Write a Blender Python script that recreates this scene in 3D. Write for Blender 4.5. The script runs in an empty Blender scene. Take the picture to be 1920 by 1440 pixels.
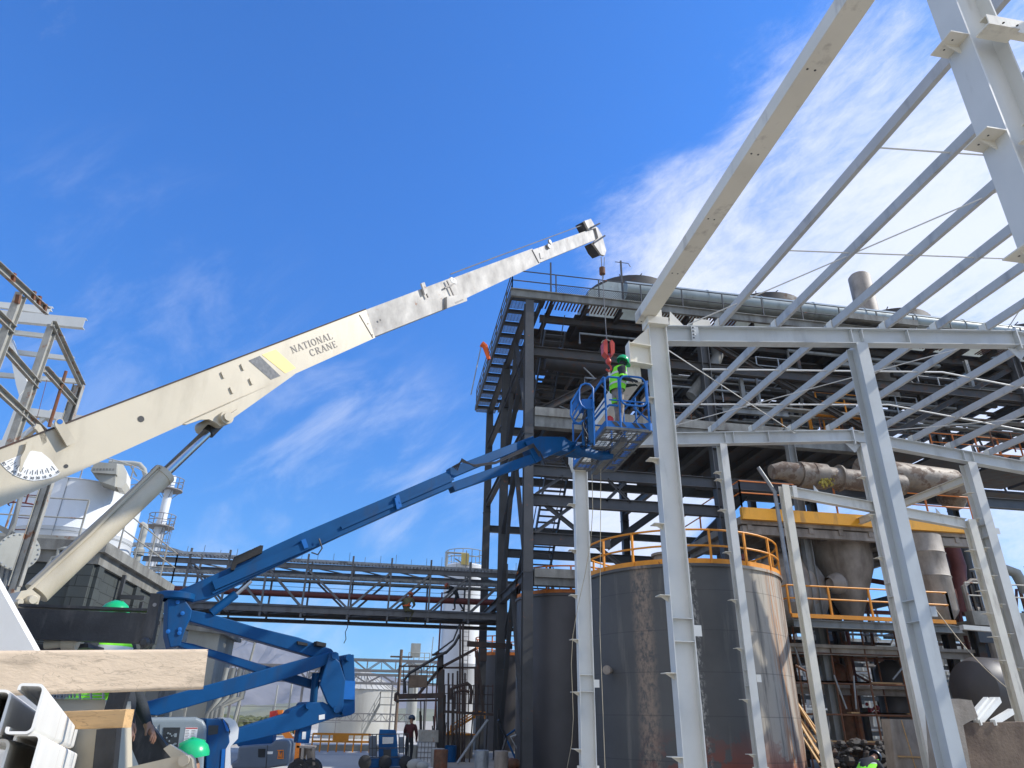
import bpy, math, random
from mathutils import Vector as V, Matrix
R = math.radians
random.seed(7)
SC = bpy.context.scene
COL = SC.collection

# ---------------------------------------------------------------- camera
FPX, PITCH, HEAD, ROLL = 1310.0, R(25.7), R(9.4), R(1.0)
CAM = V((0, 0, 1.6))
fw = V((math.sin(HEAD)*math.cos(PITCH), math.cos(HEAD)*math.cos(PITCH), math.sin(PITCH)))
r0 = V((math.cos(HEAD), -math.sin(HEAD), 0)); u0 = r0.cross(fw)
rt = r0*math.cos(ROLL) + u0*math.sin(ROLL); up = u0*math.cos(ROLL) - r0*math.sin(ROLL)
cd = bpy.data.cameras.new('camera'); cam = bpy.data.objects.new('camera', cd); COL.objects.link(cam)
cd.sensor_width = 36; cd.lens = FPX/1920*36; cd.clip_end = 9000; cd.clip_start = 0.05
cam.matrix_world = Matrix(((rt.x, up.x, -fw.x, CAM.x), (rt.y, up.y, -fw.y, CAM.y), (rt.z, up.z, -fw.z, CAM.z), (0, 0, 0, 1)))
SC.camera = cam

# ---------------------------------------------------------------- light, sky
SUN_AZ, SUN_EL = R(98), R(39.5)
sv = V((math.sin(SUN_AZ)*math.cos(SUN_EL), math.cos(SUN_AZ)*math.cos(SUN_EL), math.sin(SUN_EL)))
sl = bpy.data.lights.new('sun', 'SUN'); sl.energy = 4.1; sl.angle = R(0.5); sl.color = (1.0, 0.95, 0.86)
so = bpy.data.objects.new('sun', sl); COL.objects.link(so); so.rotation_euler = sv.to_track_quat('Z', 'Y').to_euler()
SC.view_settings.view_transform = 'Standard'; SC.view_settings.look = 'None'
SC.view_settings.exposure = 0.42; SC.view_settings.gamma = 1

def raydir(x, y): return fw*FPX + rt*(x-960) + up*(720-y)

W = bpy.data.worlds.new('World'); SC.world = W; W.use_nodes = True
nt = W.node_tree; N = nt.nodes; L = nt.links
for n in list(N): N.remove(n)
def wn(t, **k):
    n = N.new(t)
    for a, b in k.items(): setattr(n, a, b)
    return n
def wmath(op, a, b=None, clamp=False):
    n = wn('ShaderNodeMath', operation=op, use_clamp=clamp)
    for i, v in enumerate((a, b)):
        if v is None: continue
        if hasattr(v, 'is_linked'): L.new(v, n.inputs[i])
        else: n.inputs[i].default_value = v
    return n.outputs[0]
sky = wn('ShaderNodeTexSky', sky_type='NISHITA', sun_disc=False, sun_elevation=SUN_EL, sun_rotation=SUN_AZ, altitude=500, air_density=1.0, dust_density=0.35, ozone_density=3.5)
tc = wn('ShaderNodeTexCoord'); sep = wn('ShaderNodeSeparateXYZ'); L.new(tc.outputs['Generated'], sep.inputs[0])
zz = wmath('MAXIMUM', sep.outputs[2], 0.06)
cx = wmath('DIVIDE', sep.outputs[0], zz); cy = wmath('DIVIDE', sep.outputs[1], zz)
cmb = wn('ShaderNodeCombineXYZ'); L.new(cx, cmb.inputs[0]); L.new(cy, cmb.inputs[1])
def cloudnoise(rot, sc, scale, detail, rough, dist=0.3):
    mp = wn('ShaderNodeMapping'); mp.inputs['Rotation'].default_value = (0, 0, rot); mp.inputs['Scale'].default_value = sc
    L.new(cmb.outputs[0], mp.inputs[0]); n = wn('ShaderNodeTexNoise')
    n.inputs['Scale'].default_value = scale; n.inputs['Detail'].default_value = detail; n.inputs['Roughness'].default_value = rough; n.inputs['Distortion'].default_value = dist
    L.new(mp.outputs[0], n.inputs['Vector']); return n.outputs['Fac']
def bump_dir(px, py, lo, hi):
    d = raydir(px, py).normalized(); dp = wn('ShaderNodeVectorMath', operation='DOT_PRODUCT'); L.new(tc.outputs['Generated'], dp.inputs[0]); dp.inputs[1].default_value = d
    mr = wn('ShaderNodeMapRange', interpolation_type='SMOOTHSTEP'); L.new(dp.outputs['Value'], mr.inputs[0]); mr.inputs[1].default_value = math.cos(R(lo)); mr.inputs[2].default_value = math.cos(R(hi)); return mr.outputs[0]
def ramp(v, a, b):
    mr = wn('ShaderNodeMapRange', interpolation_type='SMOOTHSTEP'); L.new(v, mr.inputs[0]); mr.inputs[1].default_value = a; mr.inputs[2].default_value = b; return mr.outputs[0]
ax_a = (raydir(1700, 150).normalized()-raydir(1200, 500).normalized()).normalized(); ax_c = raydir(1450, 330).normalized(); ax_b = ax_c.cross(ax_a).normalized()
def cnoise(s3, scale, detail, rough, dist):
    c3 = wn('ShaderNodeCombineXYZ')
    for i, (ax_, k_) in enumerate(zip((ax_a, ax_b, ax_c), s3)):
        dp = wn('ShaderNodeVectorMath', operation='DOT_PRODUCT'); L.new(tc.outputs['Generated'], dp.inputs[0]); dp.inputs[1].default_value = ax_*k_; L.new(dp.outputs['Value'], c3.inputs[i])
    n = wn('ShaderNodeTexNoise'); n.inputs['Scale'].default_value = scale; n.inputs['Detail'].default_value = detail; n.inputs['Roughness'].default_value = rough; n.inputs['Distortion'].default_value = dist
    L.new(c3.outputs[0], n.inputs['Vector']); return n.outputs['Fac']
n1 = cnoise((1.0, 2.2, 1.5), 3.4, 14, 0.66, 0.5)
n2 = cnoise((0.8, 4.4, 2.4), 3.0, 13, 0.64, 0.45)
n3 = cnoise((1.0, 2.4, 1.0), 24, 10, 0.75, 0.4)
m1 = bump_dir(1850, 560, 27, 7)
m1b = bump_dir(1400, 580, 16, 3)
m1c = bump_dir(1180, 950, 10, 2)
bank = wmath('ADD', wmath('MULTIPLY', wmath('MAXIMUM', wmath('MAXIMUM', m1, m1b), m1c), 0.95), wmath('MULTIPLY', wmath('SUBTRACT', n1, 0.5), 1.5))
bank = wmath('ADD', bank, wmath('MULTIPLY', wmath('SUBTRACT', n3, 0.5), 0.55))
bank = wmath('MULTIPLY', ramp(bank, 0.14, 1.10), 0.86)
low = wmath('MAXIMUM', ramp(sep.outputs[2], 0.42, 0.15), bump_dir(650, 950, 16, 5))
wisp = wmath('MULTIPLY', wmath('MULTIPLY', ramp(n2, 0.42, 0.82), low), 0.42)
wl = wmath('MULTIPLY', wmath('MULTIPLY', ramp(n2, 0.44, 0.74), bump_dir(200, 650, 17, 4)), 0.16)
bk_ = wn('ShaderNodeVectorMath', operation='DOT_PRODUCT'); L.new(tc.outputs['Generated'], bk_.inputs[0]); bk_.inputs[1].default_value = V((-.45, -.82, .35)).normalized()
back = wmath('MULTIPLY', ramp(wmath('ADD', bk_.outputs['Value'], wmath('MULTIPLY', wmath('SUBTRACT', n1, 0.5), 0.8)), 0.25, 0.75), 0.75)  # unseen cloud cover behind the camera, added to lift the ambient light
cl = wmath('MAXIMUM', wmath('MAXIMUM', wmath('MAXIMUM', bank, wisp), wl), back, True)
tmix = wn('ShaderNodeMix', data_type='RGBA'); L.new(ramp(sep.outputs[2], 0.05, 0.7), tmix.inputs[0]); tmix.inputs[6].default_value = (0.40, 0.92, 1.38, 1); tmix.inputs[7].default_value = (0.46, 1.24, 2.14, 1)
tint = wn('ShaderNodeMix', data_type='RGBA', blend_type='MULTIPLY'); tint.inputs[0].default_value = 1; tint.clamp_result = False
L.new(sky.outputs[0], tint.inputs[6]); L.new(tmix.outputs[2], tint.inputs[7])
mix = wn('ShaderNodeMix', data_type='RGBA'); L.new(cl, mix.inputs[0]); L.new(tint.outputs[2], mix.inputs[6]); mix.inputs[7].default_value = (7.6, 7.9, 8.7, 1)
bg = wn('ShaderNodeBackground'); bg.inputs[1].default_value = 0.10; L.new(mix.outputs[2], bg.inputs[0])
wo = wn('ShaderNodeOutputWorld'); L.new(bg.outputs[0], wo.inputs[0])

# ---------------------------------------------------------------- helpers
def at(x, y, X=None, Y=None, Z=None, D=None, dep=None):
    d = raydir(x, y)
    if X is not None: t = X/d.x
    elif Y is not None: t = Y/d.y
    elif Z is not None: t = (Z-1.6)/d.z
    elif D is not None: t = D/math.hypot(d.x, d.y)
    else: t = dep/FPX
    return CAM + d*t
def vv(p): return V(p)
UP = V((0, 0, 1))
def basis(d, up_=UP):
    d = d.normalized(); s = d.cross(up_)
    if s.length < 1e-4: s = d.cross(V((0, 1, 0)))
    s.normalize(); return d, s, s.cross(d)
class MB:
    def __init__(s): s.v = []; s.f = []; s.sm = []
    def add(s, vs, fs, sm=False):
        o = len(s.v); s.v += [tuple(a) for a in vs]
        for f in fs: s.f.append([i+o for i in f]); s.sm.append(sm)
        return s
    def box(s, c, d, rz=0):
        c = V(c); x = V((math.cos(rz), math.sin(rz), 0))*d[0]/2; y = V((-math.sin(rz), math.cos(rz), 0))*d[1]/2; z = UP*d[2]/2
        return s.add([c+x*a+y*b+z*e for e in (-1, 1) for a, b in ((-1, -1), (1, -1), (1, 1), (-1, 1))], [(3, 2, 1, 0), (4, 5, 6, 7), (0, 1, 5, 4), (1, 2, 6, 5), (2, 3, 7, 6), (3, 0, 4, 7)])
    def bb(s, a, b):
        return s.box([(a[i]+b[i])/2 for i in range(3)], [abs(a[i]-b[i]) for i in range(3)])
    def sweep(s, p, q, prof, up_=UP, sm=False, caps=True):
        p = V(p); q = V(q); d, x, y = basis(q-p, up_); n = len(prof)
        vs = [p+x*a+y*b for a, b in prof] + [q+x*a+y*b for a, b in prof]
        s.add(vs, [(i, (i+1) % n, n+(i+1) % n, n+i) for i in range(n)], sm)
        if caps: s.add(vs, [tuple(range(n))[::-1], tuple(range(n, 2*n))])
        return s
    def bar(s, p, q, w, h=None, up_=UP):
        h = h or w; return s.sweep(p, q, [(-w/2, -h/2), (w/2, -h/2), (w/2, h/2), (-w/2, h/2)], up_)
    def ib(s, p, q, h=.3, w=.2, t=.02, up_=UP):
        a, b, c = w/2, h/2, t
        return s.sweep(p, q, [(-a, -b), (a, -b), (a, -b+c), (c/2, -b+c), (c/2, b-c), (a, b-c), (a, b), (-a, b), (-a, b-c), (-c/2, b-c), (-c/2, -b+c), (-a, -b+c)], up_)
    def ch(s, p, q, h=.2, w=.08, t=.012, up_=UP, lip=0):
        b = h/2; sg = 1 if w > 0 else -1; c = t*sg
        pr_ = [(0, -b), (w, -b), (w, -b+t), (c, -b+t), (c, b-t), (w, b-t), (w, b), (0, b)]
        return s.sweep(p, q, pr_ if w > 0 else pr_[::-1], up_)
    def tube(s, pts, r, n=8, closed=False, r2=None):
        pts = [V(p) for p in pts]; m = len(pts); rings = []
        ref = None
        for i, p in enumerate(pts):
            a = pts[(i-1) % m] if (i > 0 or closed) else p; b = pts[(i+1) % m] if (i < m-1 or closed) else p
            d = (b-a).normalized()
            if ref is None:
                ref = d.cross(UP)
                if ref.length < 1e-3: ref = V((1, 0, 0))
            x = (ref - d*ref.dot(d)); x.normalize(); ref = x; y = d.cross(x)
            rr = r if r2 is None else r+(r2-r)*i/(m-1)
            rings.append([p+x*rr*math.cos(2*math.pi*k/n)+y*rr*math.sin(2*math.pi*k/n) for k in range(n)])
        vs = [v for g in rings for v in g]; fs = []
        for i in range(m if closed else m-1):
            j = (i+1) % m
            for k in range(n): fs.append((i*n+k, i*n+(k+1) % n, j*n+(k+1) % n, j*n+k))
        s.add(vs, fs, True)
        if not closed: s.add(rings[0], [tuple(range(n))[::-1]]); s.add(rings[-1], [tuple(range(n))])
        return s
    def lathe(s, c, prof, n=32, ax=UP, a0=0, a1=2*math.pi, sm=True):
        c = V(c); d, x, y = basis(V(ax), V((0, 1, 0)) if abs(V(ax).normalized().z) > .9 else UP); full = abs(a1-a0-2*math.pi) < 1e-6; k = n if full else n+1
        vs = []
        for r_, h in prof:
            for i in range(k):
                t = a0+(a1-a0)*i/n; vs.append(c+d*h+x*r_*math.cos(t)+y*r_*math.sin(t))
        fs = []
        for j in range(len(prof)-1):
            for i in range(n):
                i2 = (i+1) % k; fs.append((j*k+i, j*k+i2, (j+1)*k+i2, (j+1)*k+i))
        return s.add(vs, fs, sm)
    def prism(s, pts, off):
        off = V(off); n = len(pts); pts = [V(p) for p in pts]
        vs = pts+[p+off for p in pts]
        return s.add(vs, [tuple(range(n)), tuple(range(2*n-1, n-1, -1))]+[(i, n+i, n+(i+1) % n, (i+1) % n) for i in range(n)])
    def ball(s, c, r, n=14, m=8, sc=(1, 1, 1)):
        c = V(c); vs = []; fs = []
        for j in range(m+1):
            ph = math.pi*j/m
            for i in range(n):
                t = 2*math.pi*i/n; vs.append(c+V((math.sin(ph)*math.cos(t)*r*sc[0], math.sin(ph)*math.sin(t)*r*sc[1], math.cos(ph)*r*sc[2])))
        for j in range(m):
            for i in range(n): fs.append((j*n+i, j*n+(i+1) % n, (j+1)*n+(i+1) % n, (j+1)*n+i))
        return s.add(vs, fs, True)
    def rail(s, path, h=1.1, step=1.5, r=.022, levels=(1, .55), kick=0, n=6):
        path = [V(p) for p in path]
        for lv in levels: s.tube([p+UP*h*lv for p in path], r, n)
        for a, b in zip(path, path[1:]):
            k = max(1, round((b-a).length/step))
            for i in range(k+1): p = a.lerp(b, i/k); s.bar(p, p+UP*h, r*2, r*2, V((0, 1, 0)))
            if kick: s.bar(a+UP*kick/2, b+UP*kick/2, .012, kick)
        return s
    def truss(s, a, b, h, bays, w=.08, diag='N'):
        a = V(a); b = V(b); s.bar(a, b, w, w*1.3); s.bar(a+UP*h, b+UP*h, w, w*1.3)
        for i in range(bays+1):
            p = a.lerp(b, i/bays); s.bar(p, p+UP*h, w*.7, w*.7, V((0, 1, 0)))
            if i < bays:
                q = a.lerp(b, (i+1)/bays)
                if diag == 'N' and i < bays/2 or diag == 'W' and i % 2: s.bar(p+UP*h, q, w*.7)
                else: s.bar(p, q+UP*h, w*.7)
        return s
    def grid(s, o, u, v_, nu, nv, t):
        o = V(o); u = V(u); v_ = V(v_)
        for i in range(nu+1): s.bar(o+u*i/nu, o+u*i/nu+v_, t, t)
        for j in range(nv+1): s.bar(o+v_*j/nv, o+v_*j/nv+u, t, t)
        return s
WLOC = {}
def mkobj(name, mb, mat, parent=None, loc=None, label=None):
    me = bpy.data.meshes.new(name)
    base = V(loc) if loc is not None else (WLOC[parent.name] if parent else V((0, 0, 0)))
    if parent and loc is None: base = WLOC[parent.name]
    me.from_pydata([tuple(V(p)-base) for p in mb.v], [], mb.f)
    me.polygons.foreach_set('use_smooth', mb.sm); me.update()
    if any(mb.sm):
        try: me.set_sharp_from_angle(angle=R(40))
        except Exception: pass
    me.materials.append(mat)
    o = bpy.data.objects.new(name, me); COL.objects.link(o)
    if parent: o.parent = parent; o.location = base-WLOC[parent.name]
    else: o.location = base
    WLOC[o.name] = base
    if label: o['label'] = label
    return o
def thing(name, label, cat, loc, group=None):
    o = bpy.data.objects.new(name, None); COL.objects.link(o); o.location = loc; o['label'] = label; o['category'] = cat
    o.empty_display_size = .2
    if group: o['group'] = group
    WLOC[o.name] = V(loc); return o
def single(name, mb, mat, label, cat, loc=None, group=None):
    if loc is None:
        xs = list(zip(*mb.v)); loc = (sum(xs[0])/len(xs[0]), sum(xs[1])/len(xs[1]), min(xs[2]))
    o = mkobj(name, mb, mat, None, loc); o['label'] = label; o['category'] = cat
    if group: o['group'] = group
    return o
def struct(name, mb, mat, kind='structure'):
    o = mkobj(name, mb, mat); o['kind'] = kind; return o
SPLIT = set('torn_insulationX diagonal_tube side_cover fan_blade pilaster walkway_beam scaffold_tube cross_brace purlin_clip bolt_hole deck_joist floor_joist support_steel angle_cleat lift_pad side_bolt hole wall_hole brace hose tie_rod trestle_leg bolt switch hazard_stripe boom_clamp edge_strip pin rope_guide tray_hanger bump_pad riser_pipe rack_frame knuckle_pin decal batten wear_plate wall_pipe steel_piece vertical_pipe'.split())
def pieces(mb):
    key = {}; par = list(range(len(mb.v)))
    def fnd(i):
        while par[i] != i: par[i] = par[par[i]]; i = par[i]
        return i
    for i, v in enumerate(mb.v):
        k = tuple(round(c, 4) for c in v)
        if k in key: par[fnd(i)] = fnd(key[k])
        else: key[k] = i
    for f in mb.f:
        for a in f[1:]: par[fnd(a)] = fnd(f[0])
    out = {}
    for f, s_ in zip(mb.f, mb.sm): out.setdefault(fnd(f[0]), []).append((f, s_))
    res = []
    for fs in out.values():
        m = MB(); mp = {}
        for f, s_ in fs:
            for a in f:
                if a not in mp: mp[a] = len(m.v); m.v.append(mb.v[a])
            m.f.append([mp[a] for a in f]); m.sm.append(s_)
        res.append(m)
    return res
def part(name, mb, mat, parent, label=None):
    if name in SPLIT:
        ps = pieces(mb)
        if 1 < len(ps) <= 100:
            for p in ps: o = mkobj(name, p, mat, parent, None, label)
            return o
    return mkobj(name, mb, mat, parent, None, label)
def dup(root, loc, label=None):
    c = root.copy(); COL.objects.link(c); c.location = loc
    if label: c['label'] = label
    WLOC[c.name] = V(loc)
    for ch_ in list(root.children):
        k = ch_.copy(); COL.objects.link(k); k.parent = c
        for g in list(ch_.children):
            m = g.copy(); COL.objects.link(m); m.parent = k
    return c
class Pl:   # a vertical (or any) working plane: origin, in-plane axes a, v and the outward normal n
    def __init__(s, P0, P1=None, n=None, flat=False):
        s.P = V(P0)
        a = (V(P1)-s.P)
        if n is None: n = V((a.y, -a.x, 0))
        s.n = n.normalized(); s.a = a.normalized(); s.v = s.n.cross(s.a).normalized()
        if s.v.z < 0: s.v = -s.v
    def px(s, x, y, off=0):
        d = raydir(x, y); P = s.P+s.n*off; t = (P-CAM).dot(s.n)/d.dot(s.n); return CAM+d*t
    def poly(s, mb, pts, thick, off=0): return mb.prism([s.px(x, y, off) for x, y in pts], -s.n*thick)
    def bar(s, mb, x0, y0, x1, y1, w, h, off=0): return mb.bar(s.px(x0, y0, off), s.px(x1, y1, off), w, h, s.n.cross(s.px(x1, y1, off)-s.px(x0, y0, off)))
def yplane(Y): return Pl((0, Y, 0), (1, Y, 0), V((0, -1, 0)))

# ---------------------------------------------------------------- materials
def mat(name, col, rough=.6, metal=0, var=.18, vs=3.0, rust=None, rs=(1, 1, 1), rcol=(.16, .055, .02), dirt=None, dcol=(.05, .045, .04), bump=.15, bs=40, stripes=None, spec=.5):
    m = bpy.data.materials.new(name); m.use_nodes = True; t = m.node_tree; b = t.nodes['Principled BSDF']; ln = t.links.new
    b.inputs['Roughness'].default_value = rough; b.inputs['Metallic'].default_value = metal
    b.inputs['Specular IOR Level'].default_value = spec
    co = t.nodes.new('ShaderNodeTexCoord')
    def noise(scale, det=6, sc=(1, 1, 1), ro=.6):
        mp = t.nodes.new('ShaderNodeMapping'); mp.inputs['Scale'].default_value = sc; ln(co.outputs['Object'], mp.inputs[0])
        n = t.nodes.new('ShaderNodeTexNoise'); n.inputs['Scale'].default_value = scale; n.inputs['Detail'].default_value = det; n.inputs['Roughness'].default_value = ro; ln(mp.outputs[0], n.inputs['Vector']); return n.outputs['Fac']
    def rng(v, a, b_, c=0, d=1):
        r_ = t.nodes.new('ShaderNodeMapRange'); ln(v, r_.inputs[0]); r_.inputs[1].default_value = a; r_.inputs[2].default_value = b_; r_.inputs[3].default_value = c; r_.inputs[4].default_value = d; return r_.outputs[0]
    def mx(f, a, c, mode='MIX'):
        k = t.nodes.new('ShaderNodeMix'); k.data_type = 'RGBA'; k.blend_type = mode
        if hasattr(f, 'is_linked'): ln(f, k.inputs[0])
        else: k.inputs[0].default_value = f
        for i, q in ((6, a), (7, c)):
            if hasattr(q, 'is_linked'): ln(q, k.inputs[i])
            else: k.inputs[i].default_value = (*q, 1)
        return k.outputs[2]
    v = rng(noise(vs), .3, .7, 1-var, 1+var)
    cv = t.nodes.new('ShaderNodeVectorMath'); cv.operation = 'SCALE'; cv.inputs[0].default_value = col; ln(v, cv.inputs['Scale'])
    c = cv.outputs[0]
    if dirt: c = mx(rng(noise(dirt[1], 8, dirt[2] if len(dirt) > 2 else (1, 1, .25)), .62-dirt[0]*.3, .72, 0, .8), c, dcol)
    if rust:
        f = rng(noise(rust[1], 10, rs, .7), .66-rust[0]*.3, .70-rust[0]*.3+.04, 0, .92)
        c = mx(f, c, mx(noise(rust[1]*5), rcol, tuple(min(1, q*2.6) for q in rcol)))
        rr = rng(f, 0, 1, rough, .9); ln(rr, b.inputs['Roughness'])
    ln(c, b.inputs['Base Color'])
    if bump:
        bp = t.nodes.new('ShaderNodeBump'); bp.inputs['Strength'].default_value = bump; bp.inputs['Distance'].default_value = .02; ln(noise(bs, 5), bp.inputs['Height']); ln(bp.outputs[0], b.inputs['Normal'])
    m['h'] = 1
    m_nodes[name] = (t, b, noise, rng, mx, co, ln)
    return m
m_nodes = {}
M = {}
M['cream'] = mat('cream_paint', (.51, .45, .335), .42, var=.07, vs=1.2, dirt=(.38, 2.2), dcol=(.36, .31, .225), bump=.04, spec=.4)
M['creamw'] = mat('worn_cream_paint', (.50, .475, .43), .55, var=.18, vs=3, dirt=(.95, 4, (1, 1, .6)), dcol=(.15, .14, .13), rust=(.12, 7), bump=.05, spec=.3)
M['white'] = mat('white_steel_paint', (.62, .62, .58), .5, var=.08, vs=.9, dirt=(.1, 2.2), dcol=(.42, .40, .35), bump=.02, bs=10)
M['whitec'] = mat('cream_steel_paint', (.72, .68, .57), .5, var=.06, vs=1.1, dirt=(.18, 3), dcol=(.40, .36, .30), bump=.02, bs=10)
M['purlin'] = mat('mid_grey_steel', (.43, .44, .43), .5, var=.08, vs=1.2, dirt=(.2, 2.5), dcol=(.24, .25, .26), bump=.02, bs=10)  # greyer tone for the purlins than the white columns
M['palesteel'] = mat('pale_grey_steel', (.50, .53, .53), .5, var=.1, vs=.7, dirt=(.25, 1.5), dcol=(.38, .40, .40), bump=.02, bs=10)  # pale grey tone for the rafters and one column
M['chan'] = mat('cream_coated_channel', (.80, .77, .70), .42, var=.04, vs=4, dirt=(.1, 6), dcol=(.5, .42, .33), bump=.02)
M['bridge'] = mat('bridge_grey_steel', (.13, .135, .14), .6, var=.2, vs=1.1, dirt=(.4, 2), dcol=(.06, .055, .05), bump=.1)
M['blue'] = mat('blue_lift_paint', (.001, .062, .185), .5, var=.14, vs=2, dirt=(.3, 4), dcol=(.02, .05, .11), bump=.03, spec=.22)
M['blueb'] = mat('bright_blue_paint', (.006, .12, .40), .45, var=.1, bump=.03, spec=.35)
M['dark'] = mat('dark_grey_steel', (.056, .058, .060), .55, var=.22, vs=1.3, rust=(.12, 3), bump=.1)
M['dark2'] = mat('sooty_steel', (.045, .041, .037), .7, var=.3, vs=1.5, rust=(.42, 2.2), rcol=(.05, .028, .018), bump=.12)
M['grey'] = mat('grey_green_steel', (.21, .215, .205), .6, var=.2, vs=1.1, dirt=(.4, 2), dcol=(.07, .065, .055), bump=.12)
M['beamgrey'] = mat('weathered_concrete_beam', (.21, .21, .19), .8, var=.3, vs=1.4, dirt=(.55, 2), dcol=(.08, .07, .06), bump=.4)
M['rail'] = mat('yellow_rail_paint', (.72, .27, .012), .5, var=.15, vs=3, rust=(.14, 6), bump=.08)
M['railo'] = mat('orange_rail_paint', (.60, .17, .02), .55, var=.15, vs=3, rust=(.2, 5), bump=.08)
M['yell'] = mat('yellow_beam_paint', (.78, .36, .015), .5, var=.1, vs=1.5, dirt=(.25, 2), dcol=(.3, .16, .04), bump=.06)
M['rust'] = mat('rusty_steel', (.15, .075, .042), .85, var=.4, vs=4, rust=(.6, 3), rcol=(.10, .035, .015), bump=.4)
M['rustgal'] = mat('galvanised_rusting_steel', (.33, .32, .28), .6, var=.25, vs=3, rust=(.34, 3.2, ), rcol=(.15, .065, .03), bump=.3)
M['redpipe'] = mat('red_oxide_paint', (.13, .028, .02), .6, var=.25, bump=.15)
M['galv'] = mat('galvanised_steel', (.30, .32, .33), .5, metal=.2, var=.2, vs=4, dirt=(.3, 3), bump=.08)
M['silo'] = mat('silo_white_paint', (.66, .68, .69), .45, var=.08, vs=.7, dirt=(.12, 1.2, (1, 1, .2)), dcol=(.45, .44, .42), bump=.04)
M['insul'] = mat('dented_insulation_cladding', (.24, .20, .155), .6, metal=.1, var=.4, vs=1.6, rust=(.55, 1.6), rcol=(.075, .05, .035), bump=.9, bs=4)
M['vessel'] = mat('dusty_vessel_steel', (.30, .26, .215), .65, var=.25, vs=1.4, dirt=(.5, 2, (1, 1, .3)), dcol=(.12, .09, .065), bump=.3, bs=8)
M['duct'] = mat('pale_green_cladding', (.30, .335, .32), .42, metal=.3, var=.12, vs=1, dirt=(.25, 1.5), dcol=(.16, .17, .15), bump=.1)
M['concrete'] = mat('concrete', (.33, .29, .24), .9, var=.25, vs=1.3, dirt=(.55, 1.3, (1, 1, .5)), dcol=(.15, .12, .09), bump=.6, bs=14)
M['brown'] = mat('dirty_brown_plaster', (.19, .14, .10), .9, var=.3, vs=2, dirt=(.6, 2), dcol=(.09, .06, .045), bump=.7, bs=12)
M['ground'] = mat('pale_dusty_concrete', (.36, .325, .27), .9, var=.18, vs=.25, dirt=(.3, .4, (1, 1, 1)), dcol=(.18, .16, .14), bump=.4, bs=6)
M['black'] = mat('black_steel', (.022, .023, .025), .45, var=.4, vs=6, dirt=(.35, 9), dcol=(.09, .085, .08), bump=.1)
M['rubber'] = mat('black_rubber', (.02, .02, .02), .8, bump=.2)
M['cowl'] = mat('grey_plastic_cowl', (.20, .235, .25), .38, var=.06, bump=.02)
M['cowl2'] = mat('slate_cowl', (.10, .125, .16), .42, var=.08, bump=.02)
M['panel'] = mat('dark_control_panel', (.02, .022, .024), .3, var=.2)
M['label'] = mat('white_decal', (.72, .71, .68), .5, var=.04, bump=0)
M['ink'] = mat('black_ink', (.03, .03, .03), .6, bump=0)
M['greyink'] = mat('faded_grey_lettering', (.22, .20, .18), .6, var=.15, vs=30, bump=0)
M['stripe'] = mat('worn_dark_grey_stripe', (.12, .125, .13), .6, var=.35, vs=25, bump=0)
M['hatg'] = mat('green_hard_hat', (.01, .42, .16), .28, var=.04, bump=0)
M['hato'] = mat('orange_hard_hat', (.42, .09, .03), .4, var=.04, bump=0)
M['hatd'] = mat('dark_hard_hat', (.02, .035, .06), .4, var=.04, bump=0)
M['vest'] = mat('lime_hi_vis_cloth', (.24, .80, .03), .8, var=.1, vs=12, bump=.3)
M['silver'] = mat('reflective_tape', (.55, .57, .52), .35, var=.1, bump=0)
M['jacket'] = mat('black_jacket_cloth', (.018, .022, .026), .85, var=.2, bump=.3)
M['olive'] = mat('olive_overall_cloth', (.10, .095, .045), .9, var=.25, vs=6, bump=.4)
M['jeans'] = mat('worn_grey_trousers', (.26, .23, .20), .9, var=.45, vs=7, bump=.5)
M['skin'] = mat('skin', (.30, .15, .09), .55, var=.08, bump=0)
M['boot'] = mat('brown_boots', (.06, .035, .02), .7, bump=.2)
M['hook'] = mat('red_hook_block_paint', (.52, .06, .04), .45, var=.15, rust=(.2, 12), bump=.1)
M['orange'] = mat('orange_machine_paint', (.72, .20, .015), .45, var=.1, bump=.03)
M['red'] = mat('red_paint', (.5, .03, .02), .5, bump=0)
M['chrome'] = mat('polished_rod', (.42, .44, .47), .16, metal=.9, var=.05, bump=0)
M['cable'] = mat('wire_rope', (.22, .21, .20), .5, metal=.3, bump=0)
M['rope'] = mat('pale_rope', (.48, .42, .30), .9, bump=0)
M['hose'] = mat('hydraulic_hose', (.03, .03, .035), .5, bump=0)
M['mesh'] = mat('basket_grating_steel', (.14, .145, .14), .6, var=.3, dirt=(.4, 6), bump=.1)
M['tank2'] = mat('slate_tank_paint', (.075, .070, .070), .5, var=.2, vs=.5, dirt=(.3, .8, (1, 1, .2)), dcol=(.10, .09, .09), bump=.08)
M['farwall'] = mat('far_pale_concrete', (.36, .36, .32), .9, var=.15, vs=.6, dirt=(.4, .8), dcol=(.2, .19, .16), bump=.1)
M['farsteel'] = mat('far_galvanised_steel', (.22, .21, .20), .7, var=.1, bump=0)
M['sheet'] = mat('pale_sheet_steel', (.48, .47, .42), .5, var=.1, vs=.3, dirt=(.3, .5, (1, 1, .2)), dcol=(.33, .3, .24), bump=.03)
M['leaf'] = mat('dry_scrub', (.10, .11, .045), .9, var=.4, vs=.5, bump=0)
M['yfoam'] = mat('yellow_insulation_wool', (.36, .29, .06), .95, var=.3, vs=9, bump=.8)
M['darkred'] = mat('dark_red_cloth', (.06, .012, .012), .9, bump=.2)
M['rustdark'] = mat('dark_rusted_steel', (.05, .036, .03), .8, var=.35, rust=(.35, 2), rcol=(.07, .03, .018), bump=.2)
M['flag'] = mat('orange_windsock_cloth', (.75, .12, .02), .8, bump=.2)
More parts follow.
